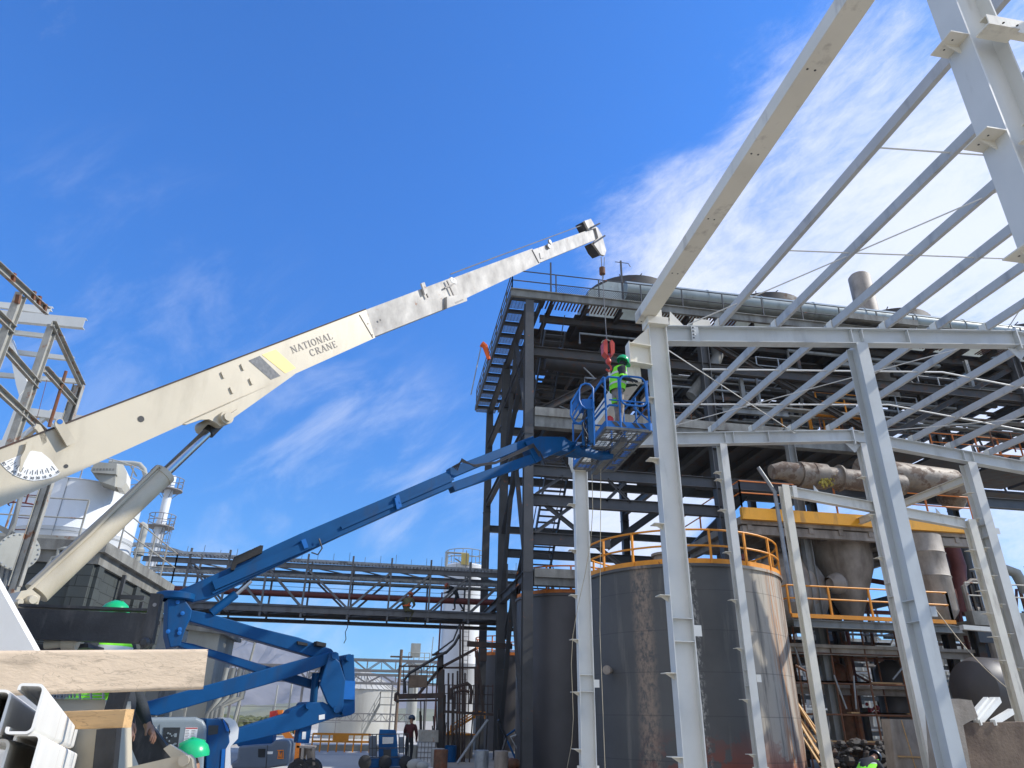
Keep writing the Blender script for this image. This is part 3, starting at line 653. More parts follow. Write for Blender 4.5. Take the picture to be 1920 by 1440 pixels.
# stairs zig zag behind the front column
m = MB(); s_ = MB()
for z0, ya, yb in ((.5, 33, 29), (4.2, 29, 33), (7.9, 33, 29), (11.6, 29, 33), (15.2, 33, 29)):
    for X in (6.4, 7.4): m.bar((X, ya, z0), (X, yb, z0+3.6), .05, .25)
    for k in range(16): t_ = k/16; s_.bb((6.42, ya+(yb-ya)*t_-.12, z0+3.6*t_+.1), (7.38, ya+(yb-ya)*t_+.12, z0+3.6*t_+.13))
    m.tube([(6.4, ya, z0+1), (6.4, yb, z0+4.6)], .025, 5); m.tube([(7.4, ya, z0+1), (7.4, yb, z0+4.6)], .025, 5)
part('stair_stringer', m, M['dark'], TW); part('stair_tread', s_, M['dark'], TW)
# upper mid floor and hanging clutter
m = MB(); m.bb((6, 28.7, 13.9), (22.5, 34.8, 14.05)); [m.bb((22.6+q*3.9, 28.7, 13.9), (22.6+q*3.9+3.5, 33.2, 14.05)) for q in range(6)]; m.bb((22.6, 33.8, 13.9), (46, 36, 14.05)); m.bb((13.5, 34.9, 13.9), (22.5, 37, 14.05)); part('floor_slab', m, M['dark2'], TW)
m = MB()
for k in range(12): m.bb((6.4+k*1.35, 28.7, 13.6), (6.6+k*1.35, 34.8, 13.89))
part('floor_joist', m, M['dark2'], TW)
m = MB(); rnd = random.Random(11)
for k in range(88):
    z = rnd.uniform(14.5, 19.6); Y = rnd.uniform(29, 37); x = rnd.uniform(7, 38); w_ = rnd.uniform(2, 9)
    if rnd.random() < .6: m.bar((x, Y, z), (x+w_, Y, z), rnd.uniform(.06, .26))
    elif rnd.random() < .5: m.bar((x, Y, z), (x, Y+rnd.uniform(2, 5), z), rnd.uniform(.06, .2))
    else: m.bar((x, Y, 14), (x+rnd.uniform(-2, 2), Y, 19.6), rnd.uniform(.08, .22))
part('support_steel', m, M['dark2'], TW)
m = MB(); m.tube([(15.2, 28.9, 19.2), (15.25, 28.9, 18.3), (15.0, 28.9, 17.7), (13.6, 28.9, 15.9)], .28, 14); part('elbow_pipe', m, M['grey'], TW)
m = MB(); m.tube([(6.6, 30, 17.6), (12.8, 30, 17.3)], .4, 14); m.tube([(8, 33, 18.8), (22, 33, 18.8)], .35, 12); part('pipe', m, M['dark2'], TW)
m = MB()
for x in (18.5, 20.0, 20.8): m.rail([(x, 29.4, 14.9), (x+1.6, 29.4, 14.9)], 1.1, 1.3, .03)
m.bb((20.2, 28.9, 15.5), (23.4, 29.1, 15.72)); m.bb((20.4, 28.8, 14.55), (23.6, 28.95, 14.8)); m.rail([(20.3, 28.95, 15.7), (23.4, 28.95, 15.7)], 1.1, 1.3, .03); part('yellow_platform', m, M['rail'], TW)
m = MB(); m.rail([(26.5, 29.2, 14.1), (33, 29.2, 14.1)], 1.1, 1.3, .03); m.bb((27, 29.1, 14.1), (36, 29.2, 14.3)); part('yellow_platform', m, M['railo'], TW)
rnd = random.Random(40)
for nm, mt, n_, r0_, r1_, zr in (('pipe', 'grey', 26, .035, .10, (14.4, 19.3)), ('pipe', 'galv', 16, .03, .08, (14.3, 19.5)), ('cable_tray', 'rustgal', 10, .08, .16, (14.5, 19.0))):
    for k in range(n_):
        m = MB(); z = rnd.uniform(*zr); Y = rnd.uniform(28.6, 32); x = rnd.uniform(8, 30); w_ = rnd.uniform(3, 10); r_ = rnd.uniform(r0_, r1_)
        if nm == 'cable_tray': m.bar((x, Y, z), (x+w_, Y, z), .4, .08)
        elif rnd.random() < .55: m.tube([(x, Y, z-.6), (x, Y, z), (x+w_, Y, z), (x+w_, Y+1, z)], r_, 7)
        elif rnd.random() < .5: m.tube([(x, Y, 14.1), (x, Y, z), (x+.8, Y, z)], r_, 7)
        else: m.tube([(x, Y, z), (x+rnd.uniform(-3, 3), Y+.5, z+rnd.uniform(-2.4, 2.4))], r_, 7)
        part(nm, m, M[mt], TW)
for k in range(9):
    x = 11+k*3.1; m = MB(); m.rail([(x, 28.7+.3*(k % 2), 14.3+(k % 3)*1.5), (x+2.4, 28.7+.3*(k % 2), 14.3+(k % 3)*1.5)], 1.05, 1.2, .025); part('handrail', m, M['galv' if k % 3 else 'rust'], TW)
for k in range(7):
    x = 15+k*3.3; z = 15.2+(k*37 % 5)*.8; m = MB(); m.ib((x, 28.6, z), (x+3.4, 28.6, z+.02), .3, .2); m.ib((x+1.2, 28.7, z), (x+1.2, 28.7, z+1.8), .18, .18); part('mid_beam', m, M['dark2' if k % 2 else 'grey'], TW)
# windsock
m = MB(); a = at(883, 740, Y=31); b_ = at(903, 645, Y=31); m.tube([a, b_], .03, 6); ws = thing('windsock', 'orange windsock on a thin pole at the left edge of the dark structure', 'windsock', a); part('pole', m, M['galv'], ws)
m = MB(); m.tube([b_, b_+V((.18, 0, -.12)), b_+V((.3, 0, -.5)), b_+V((.4, 0, -.85))], .17, 10, r2=.09); part('sock', m, M['flag'], ws)

# ---------------------------------------------------------------- process building right of the tank
PB = thing('process_building', 'soot-stained process building with yellow edge beam, vessels and pipes behind the white frame', 'industrial building', (14.3, 27, 0))
m = MB(); m.bb((14.3, 26.7, 9.35), (25.5, 26.9, 9.85)); part('edge_beam', m, M['yell'], PB)
m = MB(); m.bb((14.3, 26.92, 9.2), (25.5, 33, 9.5)); part('floor_slab', m, M['vessel'], PB)
m = MB()
for k in range(8): m.bb((14.6+k*1.4, 26.95, 8.95), (14.8+k*1.4, 33, 9.19))
m.bb((14.4, 27.0, 8.8), (25.4, 27.25, 9.15)); part('floor_joist', m, M['vessel'], PB)
m = MB(); m.rail([(14.35, 33, 9.86), (14.35, 26.75, 9.86), (25.4, 26.75, 9.86)], 1.15, 2.2, .03); part('handrail', m, M['railo'], PB)
for X in (14.9, 19.6, 25.0):
    m = MB(); m.ib((X, 29.5, 0), (X, 29.5, 9.2), .4, .35, .03); part('column', m, M['dark2'], PB)
m = MB(); m.tube([(15.2, 26.5, 11.6), (15.55, 26.5, 11.0), (15.75, 26.4, 10.5), (15.8, 26.4, 6.0)], .085, 10); part('down_pipe', m, M['galv'], PB)
# lower platform
m = MB(); m.bb((15.4, 25.9, 5.35), (22.5, 26.0, 5.5)); m.rail([(15.4, 26.0, 5.5), (22.45, 26.0, 5.5), (22.45, 28, 5.5)], 1.08, 1.75, .035); m.rail([(15.4, 26.0, 5.5), (15.4, 28, 5.5)], 1.08, 1.9, .03); part('platform_railing', m, M['rail'], PB)
m = MB(); m.ib((15.5, 26.05, 5.15), (22.8, 26.05, 5.15), .26, .2, .02); m.bb((15.5, 26.1, 5.29), (22.6, 29, 5.33)); part('platform_beam', m, M['grey'], PB)
for nm, zc in (('floor_slab', 4.4), ('floor_slab', 3.0)):
    m = MB(); m.bb((14.6, 27+(4.4-zc), zc), (24, 31, zc+.12)); m.ib((14.6, 27.2+(4.4-zc), zc-.1), (24, 27.2+(4.4-zc), zc-.1), .3, .2); part(nm, m, M['vessel'], PB)
m = MB(); m.bb((23.6, 26.2, 5.4), (34, 26.6, 5.95)); m.bb((23.6, 26.6, 5.4), (34, 32, 5.6)); part('floor_slab', m, M['beamgrey'], PB)
m = MB(); m.bb((23.8, 26.4, 4.75), (34, 26.55, 5.39)); part('floor_beam', m, M['dark'], PB)
m = MB(); m.rail([(23.7, 26.3, 5.95), (34, 26.3, 5.95)], 1.15, 1.7, .03); part('handrail', m, M['rustgal'], PB)
for X in (24.2, 27.6, 31):
    m = MB(); m.ib((X, 27, 0), (X, 27, 5.4), .35, .35, .03); part('column', m, M['dark2'], PB)
VS = []
m = MB(); c = at(1492, 1105, Y=28.2); m.lathe(c, [(0, -.75), (.7, -.68), (1.3, -.35), (1.62, .1), (1.7, .6), (1.7, 3)], 36, (0, 1, 0))
for a in (0.2, 1.2, 2.4, 3.7, 5.2): m.lathe(c+V((1.45*math.cos(a), -.1, 1.45*math.sin(a))), [(.13, -.5), (.13, -.12), (0, -.12)][::-1], 10, (0, 1, 0))
o = single('horizontal_vessel', m, M['vessel'], 'big round dished vessel end behind the second yellow rail', 'vessel')
m = MB(); c = at(1607, 1040, Y=27.8); z0 = at(1600, 1150, Y=27.8).z
m.lathe((c.x, 28.9, 0), [(.35, z0-.3), (.42, z0), (.62, z0+.5), (1.2, c.z-.5), (1.28, c.z), (1.28, c.z+1.2)], 32); single('cone_hopper', m, M['vessel'], 'brown conical hopper under the yellow beam, right of the round vessel end', 'hopper')
m = MB(); q = at(1560, 1095, Y=27.6); m.lathe(q, [(.28, -.2), (.42, .1), (.46, .35), (.3, .6)], 18, (.9, .2, .1)); m.tube([q, q+V((.9, .8, .3))], .25, 12); single('pipe_flange', m, M['vessel'], 'flanged pipe elbow between the round vessel end and the hopper', 'pipe')
m = MB(); a = at(1722, 1010, Y=26.2); m.lathe((22.6, 27.2, 0), [(.0, 5.3), (.5, 5.35), (.95, 5.9), (1.0, 6.0), (1.0, 7.3), (1.04, 7.35), (1.0, 7.4), (1.0, 8.3), (1.04, 8.35), (1.0, 8.4), (1.0, 9.1), (0, 9.15)], 32); single('vertical_vessel', m, M['vessel'], 'upright grey banded vessel right of the big white post', 'vessel')
m = MB(); a, b_ = at(1447, 885, Y=25.8), at(1612, 900, Y=25.8); m.tube([a, a+V((.5, 0, .1)), a.lerp(b_, .3)], .30, 14, r2=.48); m.tube([a.lerp(b_, .3), a.lerp(b_, .6)], .55, 14); m.tube([a.lerp(b_, .58), b_+V((2, 0, -.1))], .45, 14)
for k in (.45, .75): m.tube([a.lerp(b_, k), a.lerp(b_, k+.02)], .57, 14)
dk = thing('insulated_duct', 'battered insulated duct with a torn patch showing yellow wool above the yellow beam', 'duct', a); part('duct_shell', m, M['insul'], dk)
m = MB(); c = a.lerp(b_, .52)+V((0, -.42, -.22)); rnd = random.Random(2)
for k in range(150): m.ball(c+V((rnd.gauss(0, .17), rnd.uniform(-.06, .05), rnd.gauss(0, .17))), rnd.uniform(.02, .065), 5, 3, (1, 1, rnd.uniform(.5, 1.6)))
part('torn_insulation', m, M['yfoam'], dk)['kind'] = 'stuff'
m = MB(); a, b_ = at(1670, 890, Y=27), at(1785, 905, Y=27); m.tube([a+V((-1.5, 0, .1)), a, b_, b_+V((.4, .3, -.15)), b_+V((.6, 1, -.5))], .62, 16); m.tube([a+V((-.2, 0, .3)), a+V((-.3, 0, 1.1))], .28, 12); single('insulated_duct', m, M['insul'], 'fat brown wrapped duct right of the tallest white post, below the roof beam', 'duct')
m = MB(); a, b_ = at(1385, 640, Y=29), at(1405, 905, Y=29); m.ib((a.x+1, 27.6, 0), (a.x+1, 27.6, 14), .35, .3, .02, V((1, 0, 0))); single('support_post', m, M['grey'], 'grey-green steel post standing behind the tank, right of its handrail', 'post')
# red-brown elbow pipe and outdoor pipes seen against the sky at the right
m = MB(); pts = [at(x, y, Y=30) for x, y in ((1740, 1000), (1765, 1008), (1785, 1030), (1795, 1060), (1798, 1150))]; m.tube(pts, .38, 14); single('elbow_pipe', m, M['redpipe'], 'red-brown elbow pipe right of the banded vessel', 'pipe')
m = MB()
for x, y0, y1, dx in ((1800, 990, 1130, 30), (1832, 960, 1130, 34)): m.tube([at(x, y0, Y=31), at(x+dx, y1, Y=31)], .22, 10)
single('vertical_pipe', m, M['dark'], 'dark pipes against the sky right of the red-brown elbow', 'pipe')
m = MB(); m.tube([at(x, y, Y=29) for x, y in ((1860, 1160), (1858, 1100), (1880, 1065), (1905, 1075), (1925, 1110))], .25, 12); single('looped_pipe', m, M['farwall'], 'pale looped pipe at the right edge of the picture', 'pipe')
def ladder(name, a, h, w, mt, lab, cage=False, rw=.03, step=.3):
    a = V(a); m = MB()
    for s_ in (0, w): m.bar(a+V((s_, 0, 0)), a+V((s_, 0, h)), rw*1.5, rw*1.5)
    z = .2
    while z < h: m.bar(a+V((0, 0, z)), a+V((w, 0, z)), rw); z += step
    if cage:
        z = 2
        while z < h: m.tube([a+V((w/2+.38*math.cos(t_), -.38*math.sin(t_), z)) for t_ in [math.pi*k/8 for k in range(9)]], .02, 4); z += .9
        for k in range(1, 8, 2): t_ = math.pi*k/8; m.bar(a+V((w/2+.38*math.cos(t_), -.38*math.sin(t_), 2)), a+V((w/2+.38*math.cos(t_), -.38*math.sin(t_), h)), .03)
    return single(name, m, M[mt], lab, 'ladder')
a = at(1760, 1130, Y=33); ladder('caged_ladder', (a.x, 33, a.z), 4.5, .5, 'redpipe', 'red caged ladder against the sky right of the vessels', True)
# pipes and steel inside the ground storey
pm = [('dark2', .06, .2), ('rust', .05, .16), ('galv', .04, .12), ('vessel', .08, .3), ('redpipe', .05, .12)]
rnd = random.Random(21)
for k in range(58):
    mt, r0_, r1_ = pm[rnd.randrange(5)]; m = MB(); r_ = rnd.uniform(r0_, r1_); x = rnd.uniform(14.5, 33); Y = rnd.uniform(28, 38); z = rnd.uniform(.3, 8.3)
    t_ = rnd.random()
    if t_ < .45: m.tube([(x, Y, z), (x+rnd.uniform(1, 5), Y, z), (x+5, Y, z-rnd.uniform(.2, 1.5)) if rnd.random() < .3 else (x+6, Y, z)], r_, 8)
    elif t_ < .8: m.tube([(x, Y, 0), (x, Y, z+1.5)], r_, 8)
    else: m.bar((x, Y, z), (x+rnd.uniform(-3, 3), Y, max(.2, z-rnd.uniform(1, 3))), r_)
    part('pipe', m, M[mt], PB)

# ---------------------------------------------------------------- more steel and pipes on the lower storeys
rnd = random.Random(52)
SCF = thing('scaffold', 'dense dark scaffold of tubes and boards under the lower yellow platform', 'scaffold', (17, 27.5, 0))
m = MB()
for x in (14.6, 16.1, 17.6, 19.1, 20.6, 22.1):
    for Y in (27.2, 28.6): m.tube([(x, Y, 0), (x, Y, 5.2)], .04, 6)
for z in (1.0, 2.0, 3.1, 4.2):
    for Y in (27.2, 28.6): m.tube([(14.4, Y, z), (22.4, Y, z)], .035, 6)
part('tube_frame', m, M['rust'], SCF)
m = MB()
for k in range(10): x = rnd.uniform(14.5, 21); z = rnd.choice((1.0, 2.0, 3.1, 4.2)); m.tube([(x, 27.15, z-.9), (x+rnd.uniform(-1.6, 1.6), 27.15, z+.3)], .035, 6)
part('diagonal_tube', m, M['galv'], SCF)
m = MB()
for k in range(9): x = rnd.uniform(14.5, 20); z = rnd.choice((1.05, 2.05, 3.15)); m.bb((x, 27.3, z), (x+2.4, 27.6, z+.05))
part('board', m, M['wood2'], SCF)
for nm, lab, mt, x, Y, z, r_, h in (('round_vessel', 'rust-brown upright vessel under the lower yellow platform', 'rust', 19.0, 29.2, .4, .55, 3.6), ('round_vessel', 'grey upright vessel behind the scaffold, left of the rust-brown one', 'vessel', 16.6, 30.5, .2, .7, 3.4), ('round_vessel', 'dark upright vessel in the shade behind the big white post', 'tank2', 21.8, 29.5, .2, .7, 4.0)):
    m = MB(); m.lathe((x, Y, z), [(0, 0), (r_*.7, .08), (r_, .4), (r_, h-.4), (r_*.7, h-.1), (.2, h), (.2, h+.5)], 24); single(nm, m, M[mt], lab, 'vessel')
for k in range(24):
    x = rnd.uniform(22.8, 31); Y = rnd.uniform(25.6, 27.5); z = rnd.uniform(.5, 4.6); m = MB(); r_ = rnd.uniform(.04, .14); t_ = rnd.random()
    if t_ < .4: m.tube([(x, Y, z), (x+rnd.uniform(1, 3), Y, z), (x+3, Y, z-rnd.uniform(.3, 1.2))], r_, 8)
    elif t_ < .75: m.tube([(x, Y, 0), (x, Y, z+.4), (x+.4, Y, z+.6)], r_, 8)
    else: m.ib((x, Y, z), (x+2.5, Y, z), .2, .15)
    part('pipe', m, M[rnd.choice(['dark2', 'vessel', 'grey', 'redpipe'])], PB)
for k in range(20):
    x = rnd.uniform(23.8, 33); m = MB(); Y = rnd.uniform(27, 31); z0 = 6.0; h = rnd.uniform(.6, 2.4); r_ = rnd.uniform(.04, .11)
    if k % 3 == 0: m.tube([(x, Y, z0), (x, Y, z0+h), (x+.5, Y, z0+h+.3), (x+1.4, Y, z0+h+.3)], r_, 8)
    elif k % 3 == 1: m.lathe((x, Y, z0), [(r_*2.2, 0), (r_*2.2, h*.4), (r_, h*.45), (r_, h*.5), (0, h*.5)], 14)
    else: m.bar((x, Y, z0), (x, Y, z0+h), r_, r_)
    part('fitting', m, M[rnd.choice(['dark2', 'vessel', 'redpipe', 'rust', 'grey'])], PB)

# ---------------------------------------------------------------- truck crane
P0 = at(0, 895, dep=6.0); PT = V((4.05, 12.75, 0)); PT.z = at(1112, 452, Y=12.75).z; PT = at(1112, 452, Y=12.75)
CP = Pl(P0, PT)
CR = thing('truck_crane', 'cream truck crane with a long telescopic boom reaching up over the site', 'crane', (-3.9, 4.2, 0))
def cpart(name, pts, thick, off=0, mt='cream', label=None, extra=None, par=None):
    m = MB(); CP.poly(m, pts, thick, off)
    if extra: extra(m)
    return part(name, m, M[mt], par or CR, label)
def ex(m):
    for x0, y0, x1, y1 in ((-60, 862, 686, 577), (-60, 977, 703, 634)): m.bar(CP.px(x0, y0, .004), CP.px(x1, y1, .004), .03, .014, CP.v)
bs = cpart('boom_base_section', [(-90, 876), (0, 842), (125, 795), (360, 705), (686, 580), (703, 632), (554, 700), (310, 809), (0, 950), (-90, 990)], .46, 0, 'cream', 'cream base section of the boom with lettering')
m = MB()
for off in (.012, -.44):
    CP.poly(m, [(366, 781), (554, 701), (440, 782), (428, 793), (412, 799), (404, 792), (392, 786), (376, 787), (350, 796), (342, 795)], .035, off)
part('cylinder_lug', m, M['cream'], CR)
m = MB(); p = CP.px(420, 785, 0); m.tube([p-CP.n*.5, p+CP.n*.07], .075, 20); m.tube([p+CP.n*.07, p+CP.n*.10], .05, 16); m.bar(p+CP.n*.06, p+CP.n*.06+CP.a*.16+CP.v*.03, .05, .02); part('pivot_pin', m, M['cream'], CR)
cpart('boom_second_section', [(680, 583), (848, 520), (866, 566), (700, 632)], .40, -.025, 'creamw', 'scuffed second boom section')
cpart('boom_third_section', [(842, 524), (998, 466), (1012, 494), (872, 560), (860, 563)], .34, -.05, 'creamw', 'scuffed third boom section')
cpart('boom_tip_section', [(994, 470), (1118, 426), (1125, 446), (1008, 494)], .28, -.075, 'creamw', 'scraped grey-white tip section of the boom')
m = MB(); CP.poly(m, [(838, 556), (874, 551), (876, 564), (838, 578)], .06, .03); CP.poly(m, [(790, 531), (796, 529), (803, 549), (797, 552)], .03, .03); CP.poly(m, [(1012, 474), (1019, 473), (1021, 483), (1014, 485)], .02, -.06); part('wear_plate', m, M['creamw'], CR)
m = MB(); CP.bar(m, 838, 526, 856, 566, .02, .02, .012); CP.bar(m, 834, 540, 853, 531, .02, .025, .012); CP.bar(m, 852, 569, 868, 562, .02, .03, .02); CP.bar(m, 792, 535, 803, 558, .02, .02, .012); CP.bar(m, 674, 590, 700, 634, .008, .006, .004); CP.bar(m, 998, 468, 1011, 493, .012, .012, -.04); part('section_seam', m, M['greyink'], CR)
m = MB()
for x, y in ((1030, 454), (1028, 462), (850, 528), (846, 526)): p = CP.px(x, y, -.05); m.lathe(p, [(.06, 0), (.05, .03), (0, .03)], 12, CP.n)
part('side_bolt', m, M['galv'], CR)
hd = cpart('boom_head', [(1096, 414), (1108, 410), (1116, 424), (1121, 427), (1129, 441), (1137, 470), (1134, 479), (1127, 477), (1112, 455), (1122, 446), (1117, 427), (1104, 431)], .06, -.02, 'creamw', 'boom head with sheaves')
cpart('boom_head', [(1096, 414), (1108, 410), (1116, 424), (1121, 427), (1129, 441), (1137, 470), (1134, 479), (1127, 477), (1112, 455), (1122, 446), (1117, 427), (1104, 431)], .06, -.30, 'creamw')
m = MB()
CP.poly(m, [(1092, 417), (1097, 414), (1105, 431), (1100, 433)], .2, -.07); CP.poly(m, [(1109, 456), (1114, 453), (1130, 477), (1124, 479), (1116, 470)], .2, -.07)
for x, y, r_ in ((1126, 468, .10),): p = CP.px(x, y, -.09); m.lathe(p, [(r_-.04, -.06), (r_, -.05), (r_-.03, 0), (r_, .05), (r_-.04, .06)], 24, CP.n)
part('sheave', m, M['black'], CR)
m = MB()
for x0, y0, x1, y1 in ((1108, 427, 1124, 419), (1113, 456, 1134, 442)): m.tube([CP.px(x0, y0, .02), CP.px(x1, y1, .02)], .022, 6)
part('pin', m, M['black'], CR)
m = MB(); m.tube([CP.px(x, y, -.12) for x, y in ((845, 514), (930, 482), (1095, 421))], .011, 5); part('hoist_line', m, M['cable'], CR)
# fittings on the base section
m = MB(); CP.bar(m, -60, 863.5, 686, 579.5, .006, .016, .004); part('top_plate', m, M['rustdark'], CR)
m = MB(); CP.bar(m, -60, 976, 310, 809, .012, .014, .006); CP.bar(m, 310, 809, 703, 632.5, .012, .014, .006); part('bottom_plate', m, M['cream'], CR)
m = MB()
for x, y in ((419, 702.5), (456, 687.5), (435.5, 731), (472, 714.5)):
    CP.poly(m, [(x-3.5, y-5.5), (x-.5, y-5.8), (x+3.8, y+4.5), (x+3, y+6), (x+.3, y+6), (x-3.6, y-3)], .018, .019)
part('lift_pad', m, M['cream'], CR)
m = MB()
for x, y, r_ in ((264.5, 785.5, .032), (124, 874, .018), (713, 600, .016), (690, 607, .008), (698, 628, .01)):
    p = CP.px(x, y, .003); m.lathe(p, [(r_, 0), (r_, .002), (0, .002)], 20, CP.n)
part('hole', m, M['ink'], CR)
m = MB(); CP.poly(m, [(103, 793), (106, 786), (112, 783.5), (118, 786), (121, 792), (143, 828), (126, 836.5), (104, 799)], .03, .06); p = CP.px(112.5, 790.5, .062); o = part('lifting_eye', m, M['cream'], CR)
m = MB(); m.lathe(p, [(.024, 0), (.024, .002), (0, .002)], 16, CP.n); part('eye_hole', m, M['blueb'], o)
m = MB(); CP.poly(m, [(64, 800), (76, 797), (86, 812), (88, 828), (80, 835), (72, 810)], .05, .0); CP.poly(m, [(46, 818), (52, 812), (64, 838), (58, 842), (50, 830)], .05, -.3); m.bar(CP.px(52, 815, -.3), CP.px(70, 800, .0), .03, .05); part('rope_guide', m, M['cream'], CR)
# angle indicator
m = MB(); arc = []
cxp, cyp = 60, 826
def ang(a, r_): return (cxp+r_*math.sin(R(a))*1.05-4+0, cyp+r_*math.cos(R(a))*1.0+3)
pts = [(1, 868), (36, 854), (60, 845), (78, 848), (95, 862), (113, 886), (108, 891), (95, 896.5), (80, 900), (62, 901.5), (45, 898.5), (28, 892), (14, 882), (5, 873)]
CP.poly(m, pts, .004, .005); ai = part('angle_plate', m, M['label'], CR, 'white fan-shaped boom angle scale')
def textmesh(s, size):
    cu = bpy.data.curves.new('lettering', 'FONT'); cu.body = s; cu.size = size; cu.align_x = 'CENTER'; cu.align_y = 'CENTER'; cu.extrude = .0008
    o = bpy.data.objects.new('lettering', cu); COL.objects.link(o); dg = bpy.context.evaluated_depsgraph_get(); me = bpy.data.meshes.new_from_object(o.evaluated_get(dg)); bpy.data.objects.remove(o)
    vs = [v.co.copy() for v in me.vertices]; fs = [tuple(p.vertices) for p in me.polygons]; bpy.data.meshes.remove(me); return vs, fs
def puttext(m, s, size, P, a, v, sx=1):
    vs, fs = textmesh(s, size); n = a.cross(v)
    m.add([P+a*(q.x*sx)+v*q.y+n*q.z for q in vs], fs)
m = MB()
marks = [(7.5, 869.5, '80'), (15.5, 877, '70'), (25.5, 884.5, '60'), (36, 890.5, '50'), (47.5, 895, '40'), (60, 896.5, '30'), (71, 896, '20'), (83, 894.5, '10'), (95, 891.5, '0'), (107, 886, '-10')]
hub = (68, 838)
for i, (x, y, s_) in enumerate(marks):
    P = CP.px(x, y, .008); H_ = CP.px(*hub, .008); u = (H_-P).normalized(); puttext(m, s_, .034, P, CP.n.cross(u)*-1 if (CP.n.cross(u)*-1).dot(CP.a) > 0 else CP.n.cross(u), u)
    m.bar(P+u*.028, P+u*(.075), .0035, .002, CP.n)
    if i < 9:
        x2, y2 = (x+marks[i+1][0])/2, (y+marks[i+1][1])/2; P2 = CP.px(x2, y2, .008); m.bar(P2+u*.035, P2+u*.06, .003, .002, CP.n)
part('scale_marks', m, M['ink'], ai)
m = MB(); CP.poly(m, [(50, 828), (59, 826), (61, 830), (57, 845), (45, 868), (40, 884), (37, 884), (39, 858), (47, 843)], .012, .04); part('angle_pointer', m, M['cream'], CR)
# painted stripes and lettering
m = MB(); CP.poly(m, [(466, 676), (487, 667), (526, 705), (508, 712)], .001, .003); part('grey_stripe', m, M['stripe'], CR)
M['yellowpaint'] = mat('faded_yellow_paint', (.80, .62, .20), .5, var=.05, bump=0)
m = MB(); CP.poly(m, [(491, 665), (517, 655), (555, 690), (535, 700)], .001, .003); part('yellow_stripe', m, M['yellowpaint'], CR)
def stroke(m, P, a, v, x0, y0, x1, y1, w, k):
    p = P+a*x0*k+v*y0*k; q = P+a*x1*k+v*y1*k; m.bar(p, q, w*k, .002, a.cross(v))
TN, TK_ = .07, .17
def serif(x, y, w=.16): return (x-w, y, x+w, y, .06)
GL = {'N': (.95, [(.15, 0, .15, 1, TN), (.15, 1, .8, 0, TK_), (.8, 0, .8, 1, TN), serif(.15, .02), serif(.12, .98, .13), serif(.8, .98)]),
 'A': (.9, [(.1, 0, .45, 1, TN), (.45, 1, .8, 0, TK_), (.25, .33, .65, .33, TN), serif(.1, .02, .13), serif(.8, .02)]),
 'T': (.8, [(.4, 0, .4, 1, TK_), (.05, .97, .75, .97, TN), (.05, .97, .05, .78, TN), (.75, .97, .75, .78, TN), serif(.4, .02)]),
 'I': (.42, [(.2, 0, .2, 1, TK_), serif(.2, .02), serif(.2, .98)]),
 'L': (.75, [(.2, 0, .2, 1, TK_), (.1, .02, .7, .02, TN), (.7, .02, .7, .24, TN), serif(.2, .98)]),
 'E': (.8, [(.2, 0, .2, 1, TK_), (.1, .03, .7, .03, TN), (.7, .03, .7, .22, TN), (.1, .97, .68, .97, TN), (.68, .97, .68, .8, TN), (.2, .52, .5, .52, TN), (.5, .42, .5, .62, .05)]),
 'R': (.92, [(.2, 0, .2, 1, TK_), serif(.2, .02), (.1, .97, .5, .97, TN), (.5, .97, .66, .85, .12), (.66, .87, .66, .66, TK_), (.66, .66, .5, .52, .12), (.5, .52, .2, .52, TN), (.45, .52, .8, 0, TK_), serif(.8, .02, .1)])}
def arcs(a0, a1, n=14): return [(.45+.36*math.cos(R(a0+(a1-a0)*i/n)), .5+.48*math.sin(R(a0+(a1-a0)*i/n)), .45+.36*math.cos(R(a0+(a1-a0)*(i+1)/n)), .5+.48*math.sin(R(a0+(a1-a0)*(i+1)/n)), .08+.1*abs(math.cos(R(a0+(a1-a0)*(i+.5)/n)))) for i in range(n)]
GL['O'] = (.92, arcs(0, 360, 22)); GL['C'] = (.88, arcs(40, 320, 18)+[(.75, .97, .75, .7, .06)])
def lettering(m, s_, xa, ya, xb, yb, hk):
    P = CP.px(xa, ya, .004); Q = CP.px(xb, yb, .004); a = (Q-P).normalized(); v = CP.n.cross(a)
    if v.z < 0: v = -v
    tot = sum(GL[c][0] for c in s_)+.12*len(s_); k = (Q-P).length/tot; x = 0
    for c in s_:
        w, st = GL[c]
        for x0, y0, x1, y1, lw in st:
            p = P+a*(x+x0)*k+v*y0*hk; q = P+a*(x+x1)*k+v*y1*hk; m.bar(p, q, lw*(k+hk)/2.2, .0015, CP.n)
        x += w+.12
m = MB(); hk = (CP.px(543, 650)-CP.px(549, 662)).length
lettering(m, 'NATIONAL', 549, 662.5, 626, 634.5, hk); lettering(m, 'CRANE', 584, 668.5, 635, 649.5, hk); part('boom_lettering', m, M['greyink'], CR)
